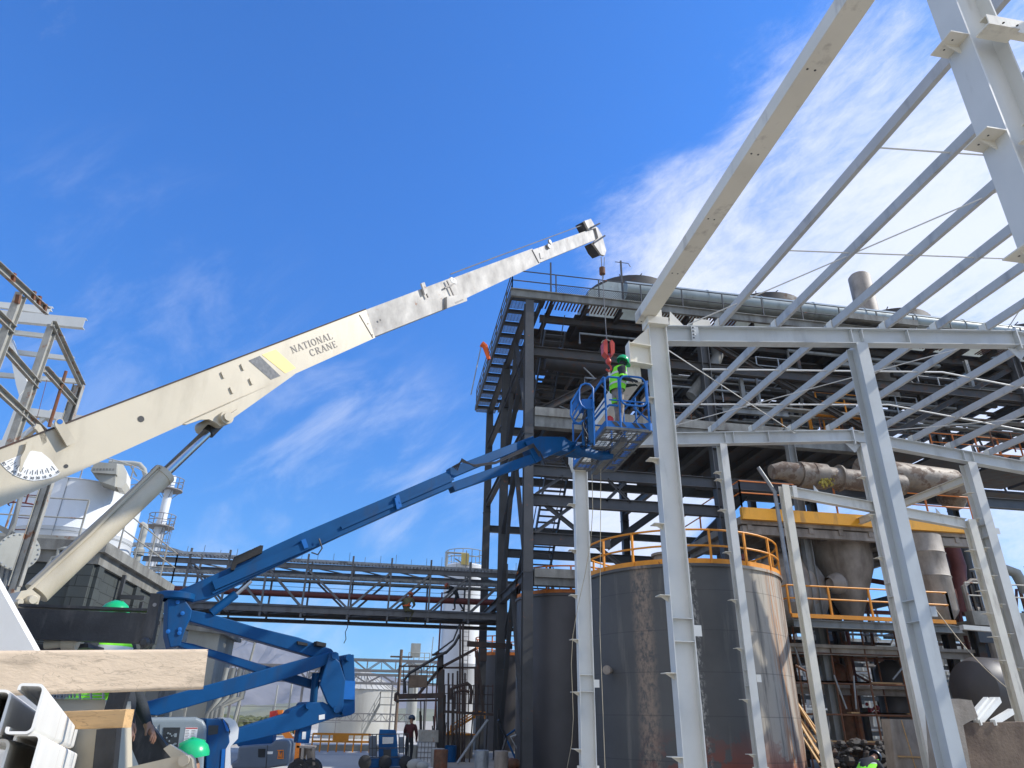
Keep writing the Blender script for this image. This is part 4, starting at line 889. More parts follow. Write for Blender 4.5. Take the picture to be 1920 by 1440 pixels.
# lift cylinder, in the middle of the boom's width
def cp(x, y): return CP.px(x, y, -.22)
m = MB(); a, b_ = cp(68, 1112), cp(308, 888); m.tube([a, b_], .115, 28); m.tube([b_-(b_-a).normalized()*.06, b_], .122, 28); CP.bar(m, 55, 1108, 296, 882, .012, .012, -.13); m.tube([CP.px(38, 1120, -.14), CP.px(170, 1001, -.11), CP.px(297, 873, -.11), CP.px(303, 880, -.15)], .013, 6)
cy = part('lift_cylinder', m, M['cream'], CR)
m = MB(); m.tube([b_, cp(404, 797)], .055, 20); part('cylinder_rod', m, M['chrome'], cy)
m = MB(); c = cp(404, 797); m.tube([cp(390, 812), cp(410, 792)], .07, 16); part('rod_end', m, M['black'], cy)
m = MB(); CP.poly(m, [(24, 1132), (40, 1108), (60, 1105), (76, 1118), (70, 1140), (30, 1136)], .34, -.05)
for x, y, r_ in ((57, 1126, .045), (33, 1130, .03)): p = CP.px(x, y, -.05); m.lathe(p, [(r_, 0), (r_, .05), (r_*.7, .07), (0, .07)], 16, CP.n)
part('cylinder_base', m, M['cream'], CR)
m = MB(); yp = Pl((0, 4.3, 0), (1, 4.3, 0), V((0, -1, 0)))
yp.poly(m, [(-420, 1000), (-60, 985), (-10, 1085), (68, 1225), (72, 1600), (-420, 1700)], .08); part('turret', m, M['chan'], CR, 'white slanted side of the crane turret')
# stabiliser beam, posts and outrigger
yp = Pl((0, 5.0, 0), (1, 5.0, 0), V((0, -1, 0)))
m = MB(); a = yp.px(24, 1168); b_ = yp.px(276, 1178); m.ch(a, b_, .178, -.09, .014); m.bb((a.x, 5.0, a.z+.10), (b_.x, 5.1, a.z+.116)); part('deck_beam', m, M['black'], CR, 'long black channel beam of the crane frame')
m = MB(); yp.poly(m, [(283, 1112), (302, 1113), (284, 1206), (262, 1222), (268, 1180)], .07, .03); p = yp.px(273, 1205, .035); m.lathe(p, [(.03, 0), (.03, .03), (.018, .045), (0, .045)], 12, (0, -1, 0))
k_ = part('frame_post', m, M['black'], CR)
m = MB(); p = yp.px(290, 1134, .032); m.lathe(p, [(.012, 0), (.012, .003), (0, .003)], 12, (0, -1, 0)); part('bolt_hole', m, M['farsteel'], k_)
m = MB(); a = yp.px(229, 1285, .02); b_ = yp.px(205, 1365, .02); m.bar(a, b_, .10, .06, V((0, 1, 0))); c = yp.px(192, 1500, .02); m.bar(b_, c, .11, .09, V((0, 1, 0))); part('frame_post', m, M['black'], CR)
m = MB(); yp.poly(m, [(258, 1332), (310, 1402), (322, 1424), (290, 1440), (262, 1440), (234, 1372)], .08, -3.4); part('bearing_plate', m, M['black'], CR, 'scraped black plate leaning behind the hand')
m = MB(); yp.poly(m, [(258, 1330), (266, 1336), (318, 1405), (312, 1410)], .08, -3.37); part('plate_rim', m, M['black'], CR)
m = MB(); yp.poly(m, [(210, 1446), (330, 1418), (352, 1416), (360, 1424), (362, 1445), (372, 1480), (210, 1500)], .1, .07); yp.poly(m, [(318, 1396), (345, 1412), (362, 1424), (320, 1420), (306, 1404)], .05, .03)
p = yp.px(346, 1426, .075); m.lathe(p, [(.03, 0), (.03, .03), (0, .03)], 14, (0, -1, 0)); part('outrigger_arm', m, M['cream'], CR)
m = MB(); yp.poly(m, [(95, 1310), (197, 1312), (199, 1500), (95, 1500)], .5, -.03); tb = part('tool_box', m, M['cream'], CR)
m = MB()
for k in range(8): x = 92+k*6.5; yp.poly(m, [(x, 1296), (x+2, 1296), (x+2, 1308), (x, 1308)], .02, 0)
for y in (1296, 1302, 1308): yp.poly(m, [(90, y), (196, y+1), (196, y+2.5), (90, y+1.5)], .02, .002)
for x in (147, 168, 191): yp.poly(m, [(x, 1296), (x+2.5, 1296), (x+3, 1311), (x+.5, 1311)], .02, .003)
part('step_grille', m, M['galv'], tb)
m = MB(); yp.poly(m, [(60, 1208), (165, 1207), (165, 1214), (60, 1222)], .3, -.25); part('deck_plate', m, M['black'], CR)
m = MB(); c = yp.px(120, 1203, -.1); m.tube([c, c+V((.08, 0, 0))], .05, 12); c2 = yp.px(85, 1208, -.1); m.tube([c2, yp.px(118, 1205, -.1)], .03, 10); part('hydraulic_fitting', m, M['cream'], CR)
m = MB()
for x in (-5.6, -2.9):
    for y in (1.5, 3.2): pass
m.bb((-6.5, 4.8, .75), (-1.6, 6.9, 1.0)); part('chassis', m, M['black'], CR)
for x in (-5.6, -3.4):
    m = MB(); m.lathe((x, 4.75, .5), [(.2, 0), (.45, .02), (.5, .08), (.5, .26), (.45, .3), (0, .3)], 24, (0, 1, 0)); part('wheel', m, M['rubber'], CR)
# hook block hanging at the worker
HK = V((4.245, 12.9, 0)); zt_, zb_ = at(1128, 482, Y=12.9).z, at(1138, 640, Y=12.9).z
hk_ = thing('hook_block', 'red crane hook block hanging on its wire beside the worker', 'hook block', (HK.x, HK.y, zb_-.6))
m = MB()
for s_ in (-1, 1): m.prism([V((HK.x+s_*.07, HK.y-.1, zb_)), V((HK.x+s_*.13, HK.y-.1, zb_-.08)), V((HK.x+s_*.12, HK.y-.1, zb_-.32)), V((HK.x+s_*.04, HK.y-.1, zb_-.4)), V((HK.x+s_*.03, HK.y-.1, zb_-.05))], (0, .2, 0))
part('cheek_plate', m, M['hook'], hk_)
m = MB(); m.lathe((HK.x, HK.y-.03, zb_-.17), [(.0, 0), (.11, .0), (.13, .03), (.11, .06), (0, .06)], 20, (0, 1, 0)); part('sheave', m, M['black'], hk_)
m = MB(); m.tube([(HK.x, HK.y, zb_-.36), (HK.x, HK.y, zb_-.46)], .035, 10); m.ball((HK.x, HK.y, zb_-.50), .065, 12, 8, (1, 1, 1.2)); m.tube([(HK.x, HK.y, zb_-.56), (HK.x+.05, HK.y, zb_-.62), (HK.x+.055, HK.y, zb_-.69), (HK.x, HK.y, zb_-.74), (HK.x-.06, HK.y, zb_-.69)], .024, 8); part('hook', m, M['hook'], hk_)
m = MB(); m.tube([(HK.x-.01, HK.y, zb_-.1), (HK.x-.05, HK.y, zt_)], .011, 5); m.tube([(HK.x+.03, HK.y, zt_), (HK.x-.02, HK.y, zt_-.6)], .008, 5); part('wire', m, M['cable'], hk_)
m = MB(); c = at(1130, 508, Y=12.9); m.lathe((HK.x-.04, HK.y, c.z-.11), [(.03, 0), (.07, .02), (.07, .19), (.03, .22)], 12); part('wire_weight', m, M['rust'], hk_)
m = MB(); m.tube([(HK.x, HK.y, zb_+.04), (HK.x+.07, HK.y-.05, zb_-.02), (HK.x+.12, HK.y-.04, zb_-.16)], .014, 6); m.tube([(HK.x-.02, HK.y, zb_+.03), (HK.x-.11, HK.y-.05, zb_-.02), (HK.x-.14, HK.y, zb_-.06)], .012, 6); part('lashing', m, M['rope'], hk_)
m = MB(); m.bar((HK.x, HK.y, zb_-.7), at(1148, 735, Y=13.0), .05, .01); single('lifting_sling', m, M['label'], 'white webbing sling hanging under the red hook', 'sling')

# ---------------------------------------------------------------- foreground steel and timber
def chansection(s):
    h, w, l_, t, r1 = .10*s, .052*s, .014*s, .0055*s, .015*s
    def arc(cx_, cy_, r_, a0, a1): return [(cx_+r_*math.cos(R(a0+(a1-a0)*i/5)), cy_+r_*math.sin(R(a0+(a1-a0)*i/5))) for i in range(6)]
    r2 = .008*s
    out = [(w, h/2-l_)]+arc(w-r2, h/2-r2, r2, 0, 90)+arc(r1, h/2-r1, r1, 90, 180)+arc(r1, -h/2+r1, r1, 180, 270)+arc(w-r2, -h/2+r2, r2, 270, 360)+[(w, -h/2+l_)]
    inn = [(w-t, -h/2+l_)]+arc(w-r2, -h/2+r2, r2-t, 360, 270)+arc(r1, -h/2+r1, r1-t, 270, 180)+arc(r1, h/2-r1, r1-t, 180, 90)+arc(w-r2, h/2-r2, r2-t, 90, 0)+[(w-t, h/2-l_)]
    return out+inn
def cchan(pn, pf, s, off):
    m = MB(); pn = V(pn)+V(off); pf = V(pf)+V(off); o_ = [(.038*s-x, y) for x, y in chansection(s)][::-1]
    return m.sweep(pn, pf, o_, caps=True, sm=True)
GC = 'cream channels stacked in the foreground'
near, far = at(36, 1328, dep=1.60), at(134, 1388, dep=4.6); dd = (far-near).normalized()
for k, (ox, oz, lab) in enumerate(((0, 0, 'outermost cream channel of the upper foreground bundle'), (-.070, -.013, 'cream channel shifted left inside the upper foreground bundle'), (-.12, -.022, 'leftmost cream channel of the upper foreground bundle'))):
    o = single('steel_channel', cchan(near+dd*.02*k, far+dd*.11*k, 1.06, (ox*(1 if k else 0), 0, oz)), M['chan'], lab, 'steel channel', None, GC); 
near, far = at(28, 1424, dep=1.60), at(134, 1432, dep=4.6); dd = (far-near).normalized()
for k, (ox, oz, lab) in enumerate(((0, 0, 'outermost cream channel of the lower foreground bundle'), (-.066, -.012, 'cream channel nested left inside the lower foreground bundle'))):
    o = single('steel_channel', cchan(near+dd*.02*k, far+dd*.1*k, 1.08, (ox, 0, oz)), M['chan'], lab, 'steel channel', None, GC)
m = MB(); a, b_ = at(-120, 1265, dep=2.62), at(382, 1255, dep=3.08); m.bar(a, b_, .10, .162)
def bevelobj(o, w=.008, seg=3):
    md = o.modifiers.new('bevel', 'BEVEL'); md.width = w; md.segments = seg; md.limit_method = 'ANGLE'
o = single('timber_beam', m, M['wood'], 'thick cracked pale timber lying across the lower left foreground', 'timber'); bevelobj(o, .014, 4)
m = MB(); a, b_ = at(90, 1352, dep=3.7), at(241, 1347, dep=3.7); m.bar(a, b_, .09, .088); o = single('timber_block', m, M['wood2'], 'short orange-brown timber block below the big timber', 'timber'); bevelobj(o)

# ---------------------------------------------------------------- people
def person(label, loc, face, J, clothes, group=None, hat='hatg', vest=None, par=True, props=None):
    """J: joint -> (right, forward, up) in metres from loc; one skinned body, coloured by zone."""
    f = V((math.sin(face), math.cos(face), 0)); r_ = V((math.cos(face), -math.sin(face), 0)); loc = V(loc)
    w = {k: r_*v[0]+f*v[1]+UP*v[2] for k, v in J.items()}
    rad = dict(pelvis=.15, belly=.14, chest=.165, neck=.06, jaw=.075, head=.095, crown=.085, sl=.088, sr=.088, el=.07, er=.07, wl=.042, wr=.042, hl=.095, hr=.095, kl=.065, kr=.065, al=.045, ar=.045, tl=.04, tr=.04, nose=.02)
    E_ = [('pelvis', 'belly'), ('belly', 'chest'), ('chest', 'neck'), ('neck', 'jaw'), ('jaw', 'head'), ('head', 'crown'), ('chest', 'sl'), ('sl', 'el'), ('el', 'wl'), ('chest', 'sr'), ('sr', 'er'), ('er', 'wr'), ('pelvis', 'hl'), ('hl', 'kl'), ('kl', 'al'), ('al', 'tl'), ('pelvis', 'hr'), ('hr', 'kr'), ('kr', 'ar'), ('ar', 'tr')]
    if 'neck' in w:
        w.setdefault('jaw', w['neck'].lerp(w['head'], .5)); w.setdefault('crown', w['head']+(w['head']-w['neck']).normalized()*.07)
        w.setdefault('nose', w['head']+f*.105-UP*.02); E_.append(('head', 'nose'))
    w.setdefault('belly', w['pelvis'].lerp(w['chest'], .5))
    E_ = [e for e in E_ if e[0] in w and e[1] in w]
    for s_ in 'lr':   # palm, four fingers, thumb
        wk = 'w'+s_
        if wk in w:
            d = (w[wk]-w['e'+s_]).normalized(); side = d.cross(UP)
            if side.length < .1: side = V(r_)
            side.normalize(); nn = side.cross(d)
            w['p'+s_] = w[wk]+d*.07; rad['p'+s_] = .03; E_.append((wk, 'p'+s_))
            for q, (o_, ln_) in enumerate(((-.03, .062), (-.01, .075), (.011, .07), (.03, .055))):
                k1, k2 = f'f{s_}{q}a', f'f{s_}{q}b'; w[k1] = w['p'+s_]+d*ln_*.6+side*o_*1.1; w[k2] = w[k1]+d*ln_*.5-nn*ln_*.45; rad[k1] = .0095; rad[k2] = .008; E_ += [('p'+s_, k1), (k1, k2)]
            k1 = f't{s_}a'; w[k1] = w[wk]+d*.045-side*.05*(1 if s_ == 'r' else -1)-nn*.012; rad[k1] = .011; w[k1+'2'] = w[k1]+d*.03-nn*.018; rad[k1+'2'] = .009; E_ += [(wk, k1), (k1, k1+'2')]
    keys = ['pelvis']+[k for k in w if k != 'pelvis' and any(k in e for e in E_)]
    idx = {k: i for i, k in enumerate(keys)}
    me = bpy.data.meshes.new('sk'); me.from_pydata([tuple(w[k]) for k in keys], [(idx[a], idx[b]) for a, b in E_], [])
    o = bpy.data.objects.new('sk', me); COL.objects.link(o); md = o.modifiers.new('s', 'SKIN'); md.branch_smoothing = .4
    for k in keys: sv_ = me.skin_vertices[0].data[idx[k]]; sv_.radius = (rad[k], rad[k]); sv_.use_root = (k == 'pelvis')
    ss = o.modifiers.new('ss', 'SUBSURF'); ss.levels = 1; ss.render_levels = 1
    dg = bpy.context.evaluated_depsgraph_get(); dg.update(); me2 = bpy.data.meshes.new_from_object(o.evaluated_get(dg)); bpy.data.objects.remove(o)
    zone = {}
    for a, b in E_:
        z = 'top'
        if a in ('neck', 'jaw', 'head') or b in ('nose',): z = 'head'
        if a in ('hl', 'hr', 'kl', 'kr') or b in ('hl', 'hr'): z = 'legs'
        if a in ('al', 'ar'): z = 'boots'
        if a in ('wl', 'wr', 'pl', 'pr') or a[0] in 'ft': z = 'hands'
        zone[(a, b)] = z
    order = ['top', 'legs', 'head', 'hands', 'boots']; cl = dict(top='jacket', legs='jeans', head='skin', hands='skin', boots='boot'); cl.update(clothes)
    me2.materials.clear()
    for k in order: me2.materials.append(M[cl[k]])
    for p in me2.polygons:
        c = p.center; best = 9
        for (a, b), z in zone.items():
            A, B = w[a], w[b]; t_ = max(0, min(1, (c-A).dot(B-A)/max(1e-9, (B-A).length_squared))); dd = (c-(A+(B-A)*t_)).length
            if dd < best: best = dd; zi = order.index(z)
        p.material_index = zi; p.use_smooth = True
    me2.name = 'person'
    root = bpy.data.objects.new('person', me2); COL.objects.link(root); root.location = loc; root['label'] = label; root['category'] = 'person'; WLOC[root.name] = loc
    if group: root['group'] = group
    W_ = {k: v+loc for k, v in w.items()}
    def shell(keys_, rr, name, mt, cut=None):
        m = MB(); pts = [W_[k] for k in keys_]; P_ = []
        for i in range(9): t_ = i/8*(len(pts)-1); j = min(int(t_), len(pts)-2); P_.append(pts[j].lerp(pts[j+1], t_-j))
        vs = []; n = 18
        for i, p in enumerate(P_):
            k = i/8; sx, sy = rr[0]*(1+.12*math.sin(k*3)), rr[1]*(1+.12*math.sin(k*3))
            if k > .85: sx *= .8; sy *= .85
            for q in range(n): a = 2*math.pi*q/n; vs.append(p+r_*sx*math.cos(a)+f*sy*math.sin(a))
        fs = [(i*n+q, i*n+(q+1) % n, (i+1)*n+(q+1) % n, (i+1)*n+q) for i in range(8) for q in range(n)]
        m.add(vs, fs, True); v_ = part(name, m, M[mt], root)
        b = MB()
        for i in (2, 5): 
            ringp = [vs[i*n+q]+(vs[i*n+q]-P_[i])*.03 for q in range(n)]; up2 = [vs[(i)*n+q]+(vs[(i)*n+q]-P_[i])*.03+(P_[i+1]-P_[i])*.7 for q in range(n)]
            b.add(ringp+up2, [(q, (q+1) % n, n+(q+1) % n, n+q) for q in range(n)], True)
        part('reflective_band', b, M['silver'], v_)
    if vest: shell(['pelvis', 'belly', 'chest', 'neck'], (.185, .155), 'vest', vest)
    if hat and 'head' in W_:
        ax = (W_['crown']-W_['jaw']).normalized(); c = W_['head']+ax*.035; m = MB()
        m.lathe(c, [(.135, 0), (.138, .03), (.125, .08), (.09, .12), (.045, .142), (0, .147)], 22, ax)
        side = f.cross(ax); side.normalize(); ff = ax.cross(side); ff = ff if ff.dot(f) > 0 else -ff
        br = [c+ff*(.13+.075*math.cos(t_*.9))*math.cos(t_)+side*.125*math.sin(t_)*1.05-ax*.012*math.cos(t_) for t_ in [(-1.25+2.5*i/12) for i in range(13)]]
        inn = [c+ff*.12*math.cos(t_)+side*.12*math.sin(t_) for t_ in [(-1.25+2.5*i/12) for i in range(13)]]
        m.add(br+inn+[p-ax*.008 for p in br], [(i, i+1, 14+i, 13+i) for i in range(12)]+[(i, 26+i, 27+i, i+1) for i in range(12)], True)
        m.tube([c+ff*.10+ax*.115, c+ax*.152, c-ff*.1+ax*.11], .012, 6); part('hard_hat', m, M[hat], root)
    return root, W_
# worker in the basket, facing the column, both hands on the bracket
BX0, BX1, BY0, BY1, BZ = 3.99, 4.94, 12.5, 15.05, 6.92
PB_ = person('worker in green hard hat and lime vest standing in the blue lift basket', (4.38, 12.82, BZ+.04), R(78),
  dict(pelvis=(0, 0, .95), belly=(0, .02, 1.1), chest=(0, .06, 1.33), neck=(0, .10, 1.52), head=(0, .16, 1.66), sl=(-.19, .05, 1.44), el=(-.25, .22, 1.22), wl=(-.12, .42, 1.22), sr=(.19, .03, 1.43), er=(.26, -.02, 1.15), wr=(.2, .26, 1.17),
       hl=(-.1, 0, .88), kl=(-.12, .06, .5), al=(-.13, 0, .09), tl=(-.14, .16, .05), hr=(.1, 0, .88), kr=(.1, .02, .5), ar=(.11, -.06, .09), tr=(.12, .1, .05)),
  dict(hands='jacket', head='jacket', legs='jeans'), None, 'hatg', 'vest')
m = MB(); w_ = PB_[1]
p = w_['sr'].lerp(w_['er'], .8); d = (w_['er']-w_['sr']).normalized(); m.lathe(p, [(.066, 0), (.064, .05)], 14, d); part('arm_band', m, M['vest'], PB_[0])
m = MB(); m.tube([w_['hl'].lerp(w_['kl'], .2), w_['hl'].lerp(w_['kl'], .45)], .098, 12); part('thigh_strap', m, M['vest'], PB_[0])
# workers beside the crane
wp = at(238, 1147, D=8.3)
pw = person('worker in green hard hat and lime vest behind the black crane beam', (wp.x-.02, wp.y, wp.z-1.69), R(-60),
  dict(pelvis=(0, 0, .95), chest=(0, .06, 1.34), neck=(0, .09, 1.5), head=(0, .12, 1.62), sl=(-.2, .05, 1.42), el=(-.34, .12, 1.1), wl=(-.3, .3, .9), sr=(.2, .05, 1.42), er=(.3, .1, 1.0), wr=(.28, .28, .78),
       hl=(-.1, 0, .88), kl=(-.12, .08, .5), al=(-.12, 0, .09), tl=(-.13, .16, .05), hr=(.1, 0, .88), kr=(.1, .05, .5), ar=(.11, -.04, .09), tr=(.12, .12, .05)), {}, None, 'hatg', 'vest')
hp = at(243, 1372, D=7.0); v_ = at(205, 1250, D=7.2); ol_ = V((v_.x+.02, v_.y, hp.z-.86)); HT, HE = at(242.5, 1356, D=6.75), at(241, 1318, D=6.85)
def loc_(p, face): d = p-ol_; return (d.x*math.cos(face)-d.y*math.sin(face), d.x*math.sin(face)+d.y*math.cos(face), d.z)
pw = person('worker in lime vest bending behind the big timber, bare hand by the wooden block', (v_.x+.02, v_.y, hp.z-.86), R(75),
  dict(pelvis=(0, -.2, .9), belly=(0, -.12, 1.08), chest=(0, .02, 1.26), neck=(0, .12, 1.36), head=(0, .22, 1.30), sl=(-.2, .05, 1.3), el=(-.28, .25, 1.1), wl=(-.2, .38, .9), sr=(.19, .05, 1.3), er=loc_(HE, R(75)), wr=loc_(HT, R(75)),
       hl=(-.1, -.2, .84), kl=(-.12, 0, .5), al=(-.12, -.1, .09), tl=(-.13, .08, .05), hr=(.1, -.2, .84), kr=(.1, 0, .5), ar=(.11, -.1, .09), tr=(.12, .08, .05)), {}, None, None, 'vest')
wp = at(390, 1420, D=7.2)
pw = person('worker crouching at the bottom edge, only the green hard hat showing', (wp.x, wp.y, 0), R(-95),
  dict(pelvis=(0, -.25, .42), chest=(0, 0, .85), neck=(0, .08, 1.0), head=(0, .12, wp.z-.04), sl=(-.2, 0, .92), el=(-.3, .2, .7), wl=(-.25, .4, .6), sr=(.2, 0, .92), er=(.3, .2, .7), wr=(.25, .4, .6),
       hl=(-.1, -.25, .4), kl=(-.15, .2, .5), al=(-.14, .1, .09), tl=(-.15, .28, .05), hr=(.1, -.25, .4), kr=(.15, .2, .5), ar=(.14, .1, .09), tr=(.15, .28, .05)), {}, None, 'hatg', 'vest')

# ---------------------------------------------------------------- blue boom lift with its basket
LP0 = at(330, 1150, D=11); LP1 = V((3.75, 13.2, 6.6)); LP = Pl(LP0, LP1)
BL = thing('boom_lift', 'blue articulated boom lift reaching up from lower left, its basket beside the white column', 'boom lift', (-1.6, 11, 0))
def lpart(name, pts, thick, off=0, mt='blue', label=None):
    m = MB(); LP.poly(m, pts, thick, off); o = part(name, m, M[mt], BL, label)
    md = o.modifiers.new('bevel', 'BEVEL'); md.width = .012; md.segments = 2; md.limit_method = 'ANGLE'; return o
lpart('main_boom', [(331, 1109), (436, 1062), (507, 1026), (564, 1000), (740, 926), (843, 882), (850, 912), (755, 953), (649, 1000), (393, 1122), (362, 1129), (335, 1124)], .30, 0)
m = MB(); LP.bar(m, 400, 1098, 582, 1020, .07, .13, .03); LP.bar(m, 398, 1112, 640, 1001, .03, .03, .02); LP.bar(m, 640, 990, 850, 898, .03, .05, .015); part('boom_rail', m, M['blue'], BL)
m = MB()
cpts = [(437, 1062), (441, 1052), (455, 1046), (470, 1039), (492, 1029)]
for a, b_ in zip(cpts, cpts[1:]):
    for k in range(6): x, y = a[0]+(b_[0]-a[0])*k/6, a[1]+(b_[1]-a[1])*k/6; p = LP.px(x, y, .03); m.box(p, (.05, .1, .11), .3)
part('cable_chain', m, M['rubber'], BL)
m = MB(); LP.bar(m, 742, 934, 746, 955, .04, .05, .03); LP.bar(m, 566, 1022, 574, 1019, .1, .14, .04); LP.poly(m, [(742, 930), (748, 927), (754, 950), (747, 953)], .05, .03); part('boom_clamp', m, M['blueb'], BL)
lpart('jib_arm', [(843, 877), (1000, 817), (1008, 829), (860, 891), (845, 900)], .16, -.04, label='upper jib arm')
lpart('jib_arm', [(846, 905), (1002, 849), (1008, 866), (853, 921)], .2, 0, label='lower jib arm')
lpart('jib_head', [(985, 828), (1012, 818), (1058, 819), (1080, 834), (1040, 850), (1006, 868), (996, 850)], .26, .02)
lpart('basket_arm', [(1045, 825), (1092, 829), (1112, 840), (1100, 853), (1040, 843)], .3, 0)
m = MB(); m.tube([LP.px(1075, 838), LP.px(1085, 846), V((4.2, 13.6, 6.72)), V((4.45, 13.7, 6.8))], .10, 12); part('basket_bracket', m, M['blue'], BL)
m = MB()
for k in range(4): m.tube([LP.px(848+k*3, 876+k*2, .05), LP.px(866, 866-k*2, .12), LP.px(890, 872+k, .1), LP.px(930, 866+k, .06), LP.px(1000, 832+k*2, .06), LP.px(1012, 850+k*2, .1)], .013, 5)
for k in range(3): m.tube([LP.px(1012, 846, .06), LP.px(1020, 862+k*3, .12), LP.px(1040, 866-k*3, .1), LP.px(1066, 850, .08), LP.px(1085, 838, .05)], .012, 5)
m.tube([LP.px(598, 1010, .05), LP.px(604, 1028, .06), LP.px(596, 1040, .06), LP.px(584, 1036, .06)], .012, 5)
part('hose', m, M['hose'], BL)
m = MB(); a, b_ = LP.px(396, 1150, -.08), LP.px(442, 1114, -.08); m.tube([a, b_], .06, 14); part('lift_cylinder', m, M['blue'], BL)
m = MB(); m.tube([b_, LP.px(470, 1089, -.08)], .035, 12); part('cylinder_rod', m, M['chrome'], BL)
lpart('riser_head', [(315, 1122), (344, 1120), (360, 1143), (358, 1158), (347, 1182), (338, 1211), (319, 1214), (313, 1189)], .42, .06)
m = MB(); c = LP.px(330, 1121, -.12); m.lathe(c-UP*.04, [(.24, 0), (.26, .02), (.26, .09), (.2, .11), (0, .11)], 20); part('boom_pivot', m, M['blue'], BL)
m = MB()
for x, y in ((333, 1129), (337, 1180), (336, 1187), (342, 1150), (315, 1184)): m.lathe(LP.px(x, y, .063), [(.028, 0), (.028, .015), (0, .02)], 10, LP.n)
part('bolt', m, M['blueb'], BL)
lpart('riser_arm', [(356, 1143), (393, 1150), (481, 1176), (560, 1195), (622, 1217), (632, 1230), (586, 1231), (355, 1165)], .22, -.06, label='upper arm of the top pair')
lpart('riser_arm', [(338, 1203), (362, 1207), (602, 1279), (597, 1294), (484, 1262), (393, 1231), (335, 1213)], .16, -.2, label='thin lower arm of the top pair')
lpart('riser_arm', [(264, 1319), (619, 1222), (635, 1224), (637, 1238), (600, 1251), (524, 1277), (295, 1342), (266, 1339)], .3, .14, label='long arm crossing to the knuckle')
lpart('riser_arm', [(391, 1384), (540, 1338), (545, 1331), (579, 1317), (606, 1316), (634, 1330), (641, 1342), (560, 1368), (397, 1406)], .3, .16, label='lowest arm')
lpart('knuckle', [(619, 1224), (637, 1241), (648, 1275), (643, 1335), (631, 1337), (614, 1318), (600, 1284), (607, 1260)], .05, .2)
lpart('knuckle', [(645, 1228), (664, 1227), (666, 1275), (666, 1336), (658, 1341), (636, 1346), (640, 1300), (646, 1275), (640, 1243)], .45, .1)
m = MB(); LP.poly(m, [(646, 1276), (666, 1277), (665, 1312), (644, 1311)], .4, .13); part('knuckle_box', m, M['blueb'], BL)
m = MB()
for x0, y0, x1, y1, r_ in ((592, 1262, 587, 1322, .055), (612, 1228, 600, 1275, .04)): m.tube([LP.px(x0, y0, -.1), LP.px(x1, y1, -.1)], r_, 12)
for x, y in ((628, 1229), (632, 1330), (648, 1334), (655, 1233), (580, 1323)): c = LP.px(x, y, .22); m.tube([c-LP.n*.5, c], .05, 14)
part('knuckle_pin', m, M['blue'], BL)
m = MB(); LP.poly(m, [(558, 1206-4), (577, 1206), (577, 1211), (559, 1208)], .2, 0); LP.poly(m, [(594, 1202), (612, 1206), (611, 1213), (594, 1210)], .16, .1); part('bump_pad', m, M['rubber'], BL)
lpart('rest_post', [(562, 1362), (586, 1354), (580, 1394), (557, 1393)], .2, .1)
m = MB(); LP.poly(m, [(598, 1341), (609, 1339), (609, 1348), (598, 1350)], .003, .165); LP.poly(m, [(391, 1386), (399, 1384), (397, 1400), (391, 1401)], .003, .165); LP.poly(m, [(567, 1372), (574, 1372), (573, 1386), (566, 1386)], .003, .105); part('decal', m, M['label'], BL)
# turntable, cowl, chassis
cw = lpart('cowl', [(240, 1347), (300, 1345), (369, 1344.5), (382, 1350), (389, 1361), (388, 1392), (384, 1420), (380, 1500), (232, 1500)], .75, .5, 'cowl', 'grey moulded cowl with the ground control panel')
cw.modifiers['bevel'].width = .05; cw.modifiers['bevel'].segments = 4
m = MB(); LP.poly(m, [(300, 1358), (345, 1357), (340, 1412), (330, 1428), (296, 1424)], .02, .512); part('panel_frame', m, M['cowl'], cw)
m = MB(); LP.poly(m, [(307, 1364), (338, 1364), (333, 1404), (328, 1420), (302, 1412)], .02, .52); pn = part('control_panel', m, M['panel'], cw)
m = MB(); rnd = random.Random(4)
for k in range(12): x, y = 311+rnd.random()*20, 1372+rnd.random()*28; m.lathe(LP.px(x, y, .521), [(.011, 0), (.009, .02), (0, .02)], 8, LP.n)
LP.poly(m, [(327, 1375), (332, 1375), (331, 1382), (326, 1382)], .002, .523); part('switch', m, M['cowl'], pn)
m = MB(); LP.poly(m, [(348, 1364), (371, 1364), (366, 1405), (342, 1405)], .002, .503); LP.poly(m, [(288, 1364), (294, 1364), (290, 1372), (286, 1372)], .002, .503); dl = part('instruction_decal', m, M['label'], cw)
m = MB(); LP.poly(m, [(348.5, 1364.5), (370.5, 1364.5), (370.3, 1366.5), (348.3, 1366.5)], .001, .505); part('red_strip', m, M['red'], dl)
m = MB(); rnd = random.Random(9)
for r__ in range(12):
    y = 1369+r__*2.9; x0 = 348-(y-1364)*.14
    for q in range(2): LP.poly(m, [(x0+1+q*11, y), (x0+1+q*11+rnd.uniform(5, 9), y), (x0+1+q*11+rnd.uniform(5, 9), y+.9), (x0+1+q*11, y+.9)], .001, .505)
part('small_print', m, M['greyink'], dl)
lpart('turret_side', [(386, 1347), (412, 1348), (428, 1362), (431, 1392), (415, 1420), (412, 1500), (386, 1500)], .8, .35, 'blue')
m = MB(); LP.poly(m, [(391, 1360), (410, 1360), (408, 1376), (390, 1379)], .003, .354); part('vent', m, M['panel'], BL)
m = MB(); LP.poly(m, [(417, 1349), (421, 1350), (430, 1368), (429, 1372), (425, 1371)], .01, .36); LP.poly(m, [(416, 1405), (423, 1404), (419, 1450), (413, 1450)], .01, .36); part('edge_strip', m, M['blueb'], BL)
m = MB(); LP.poly(m, [(418, 1347), (432, 1346), (442, 1352), (448, 1366), (446, 1385), (432, 1400), (434, 1500), (418, 1500), (424, 1395), (432, 1372), (428, 1358)], .7, .28); part('counterweight', m, M['label'], BL, 'off-white rounded end of the turret')
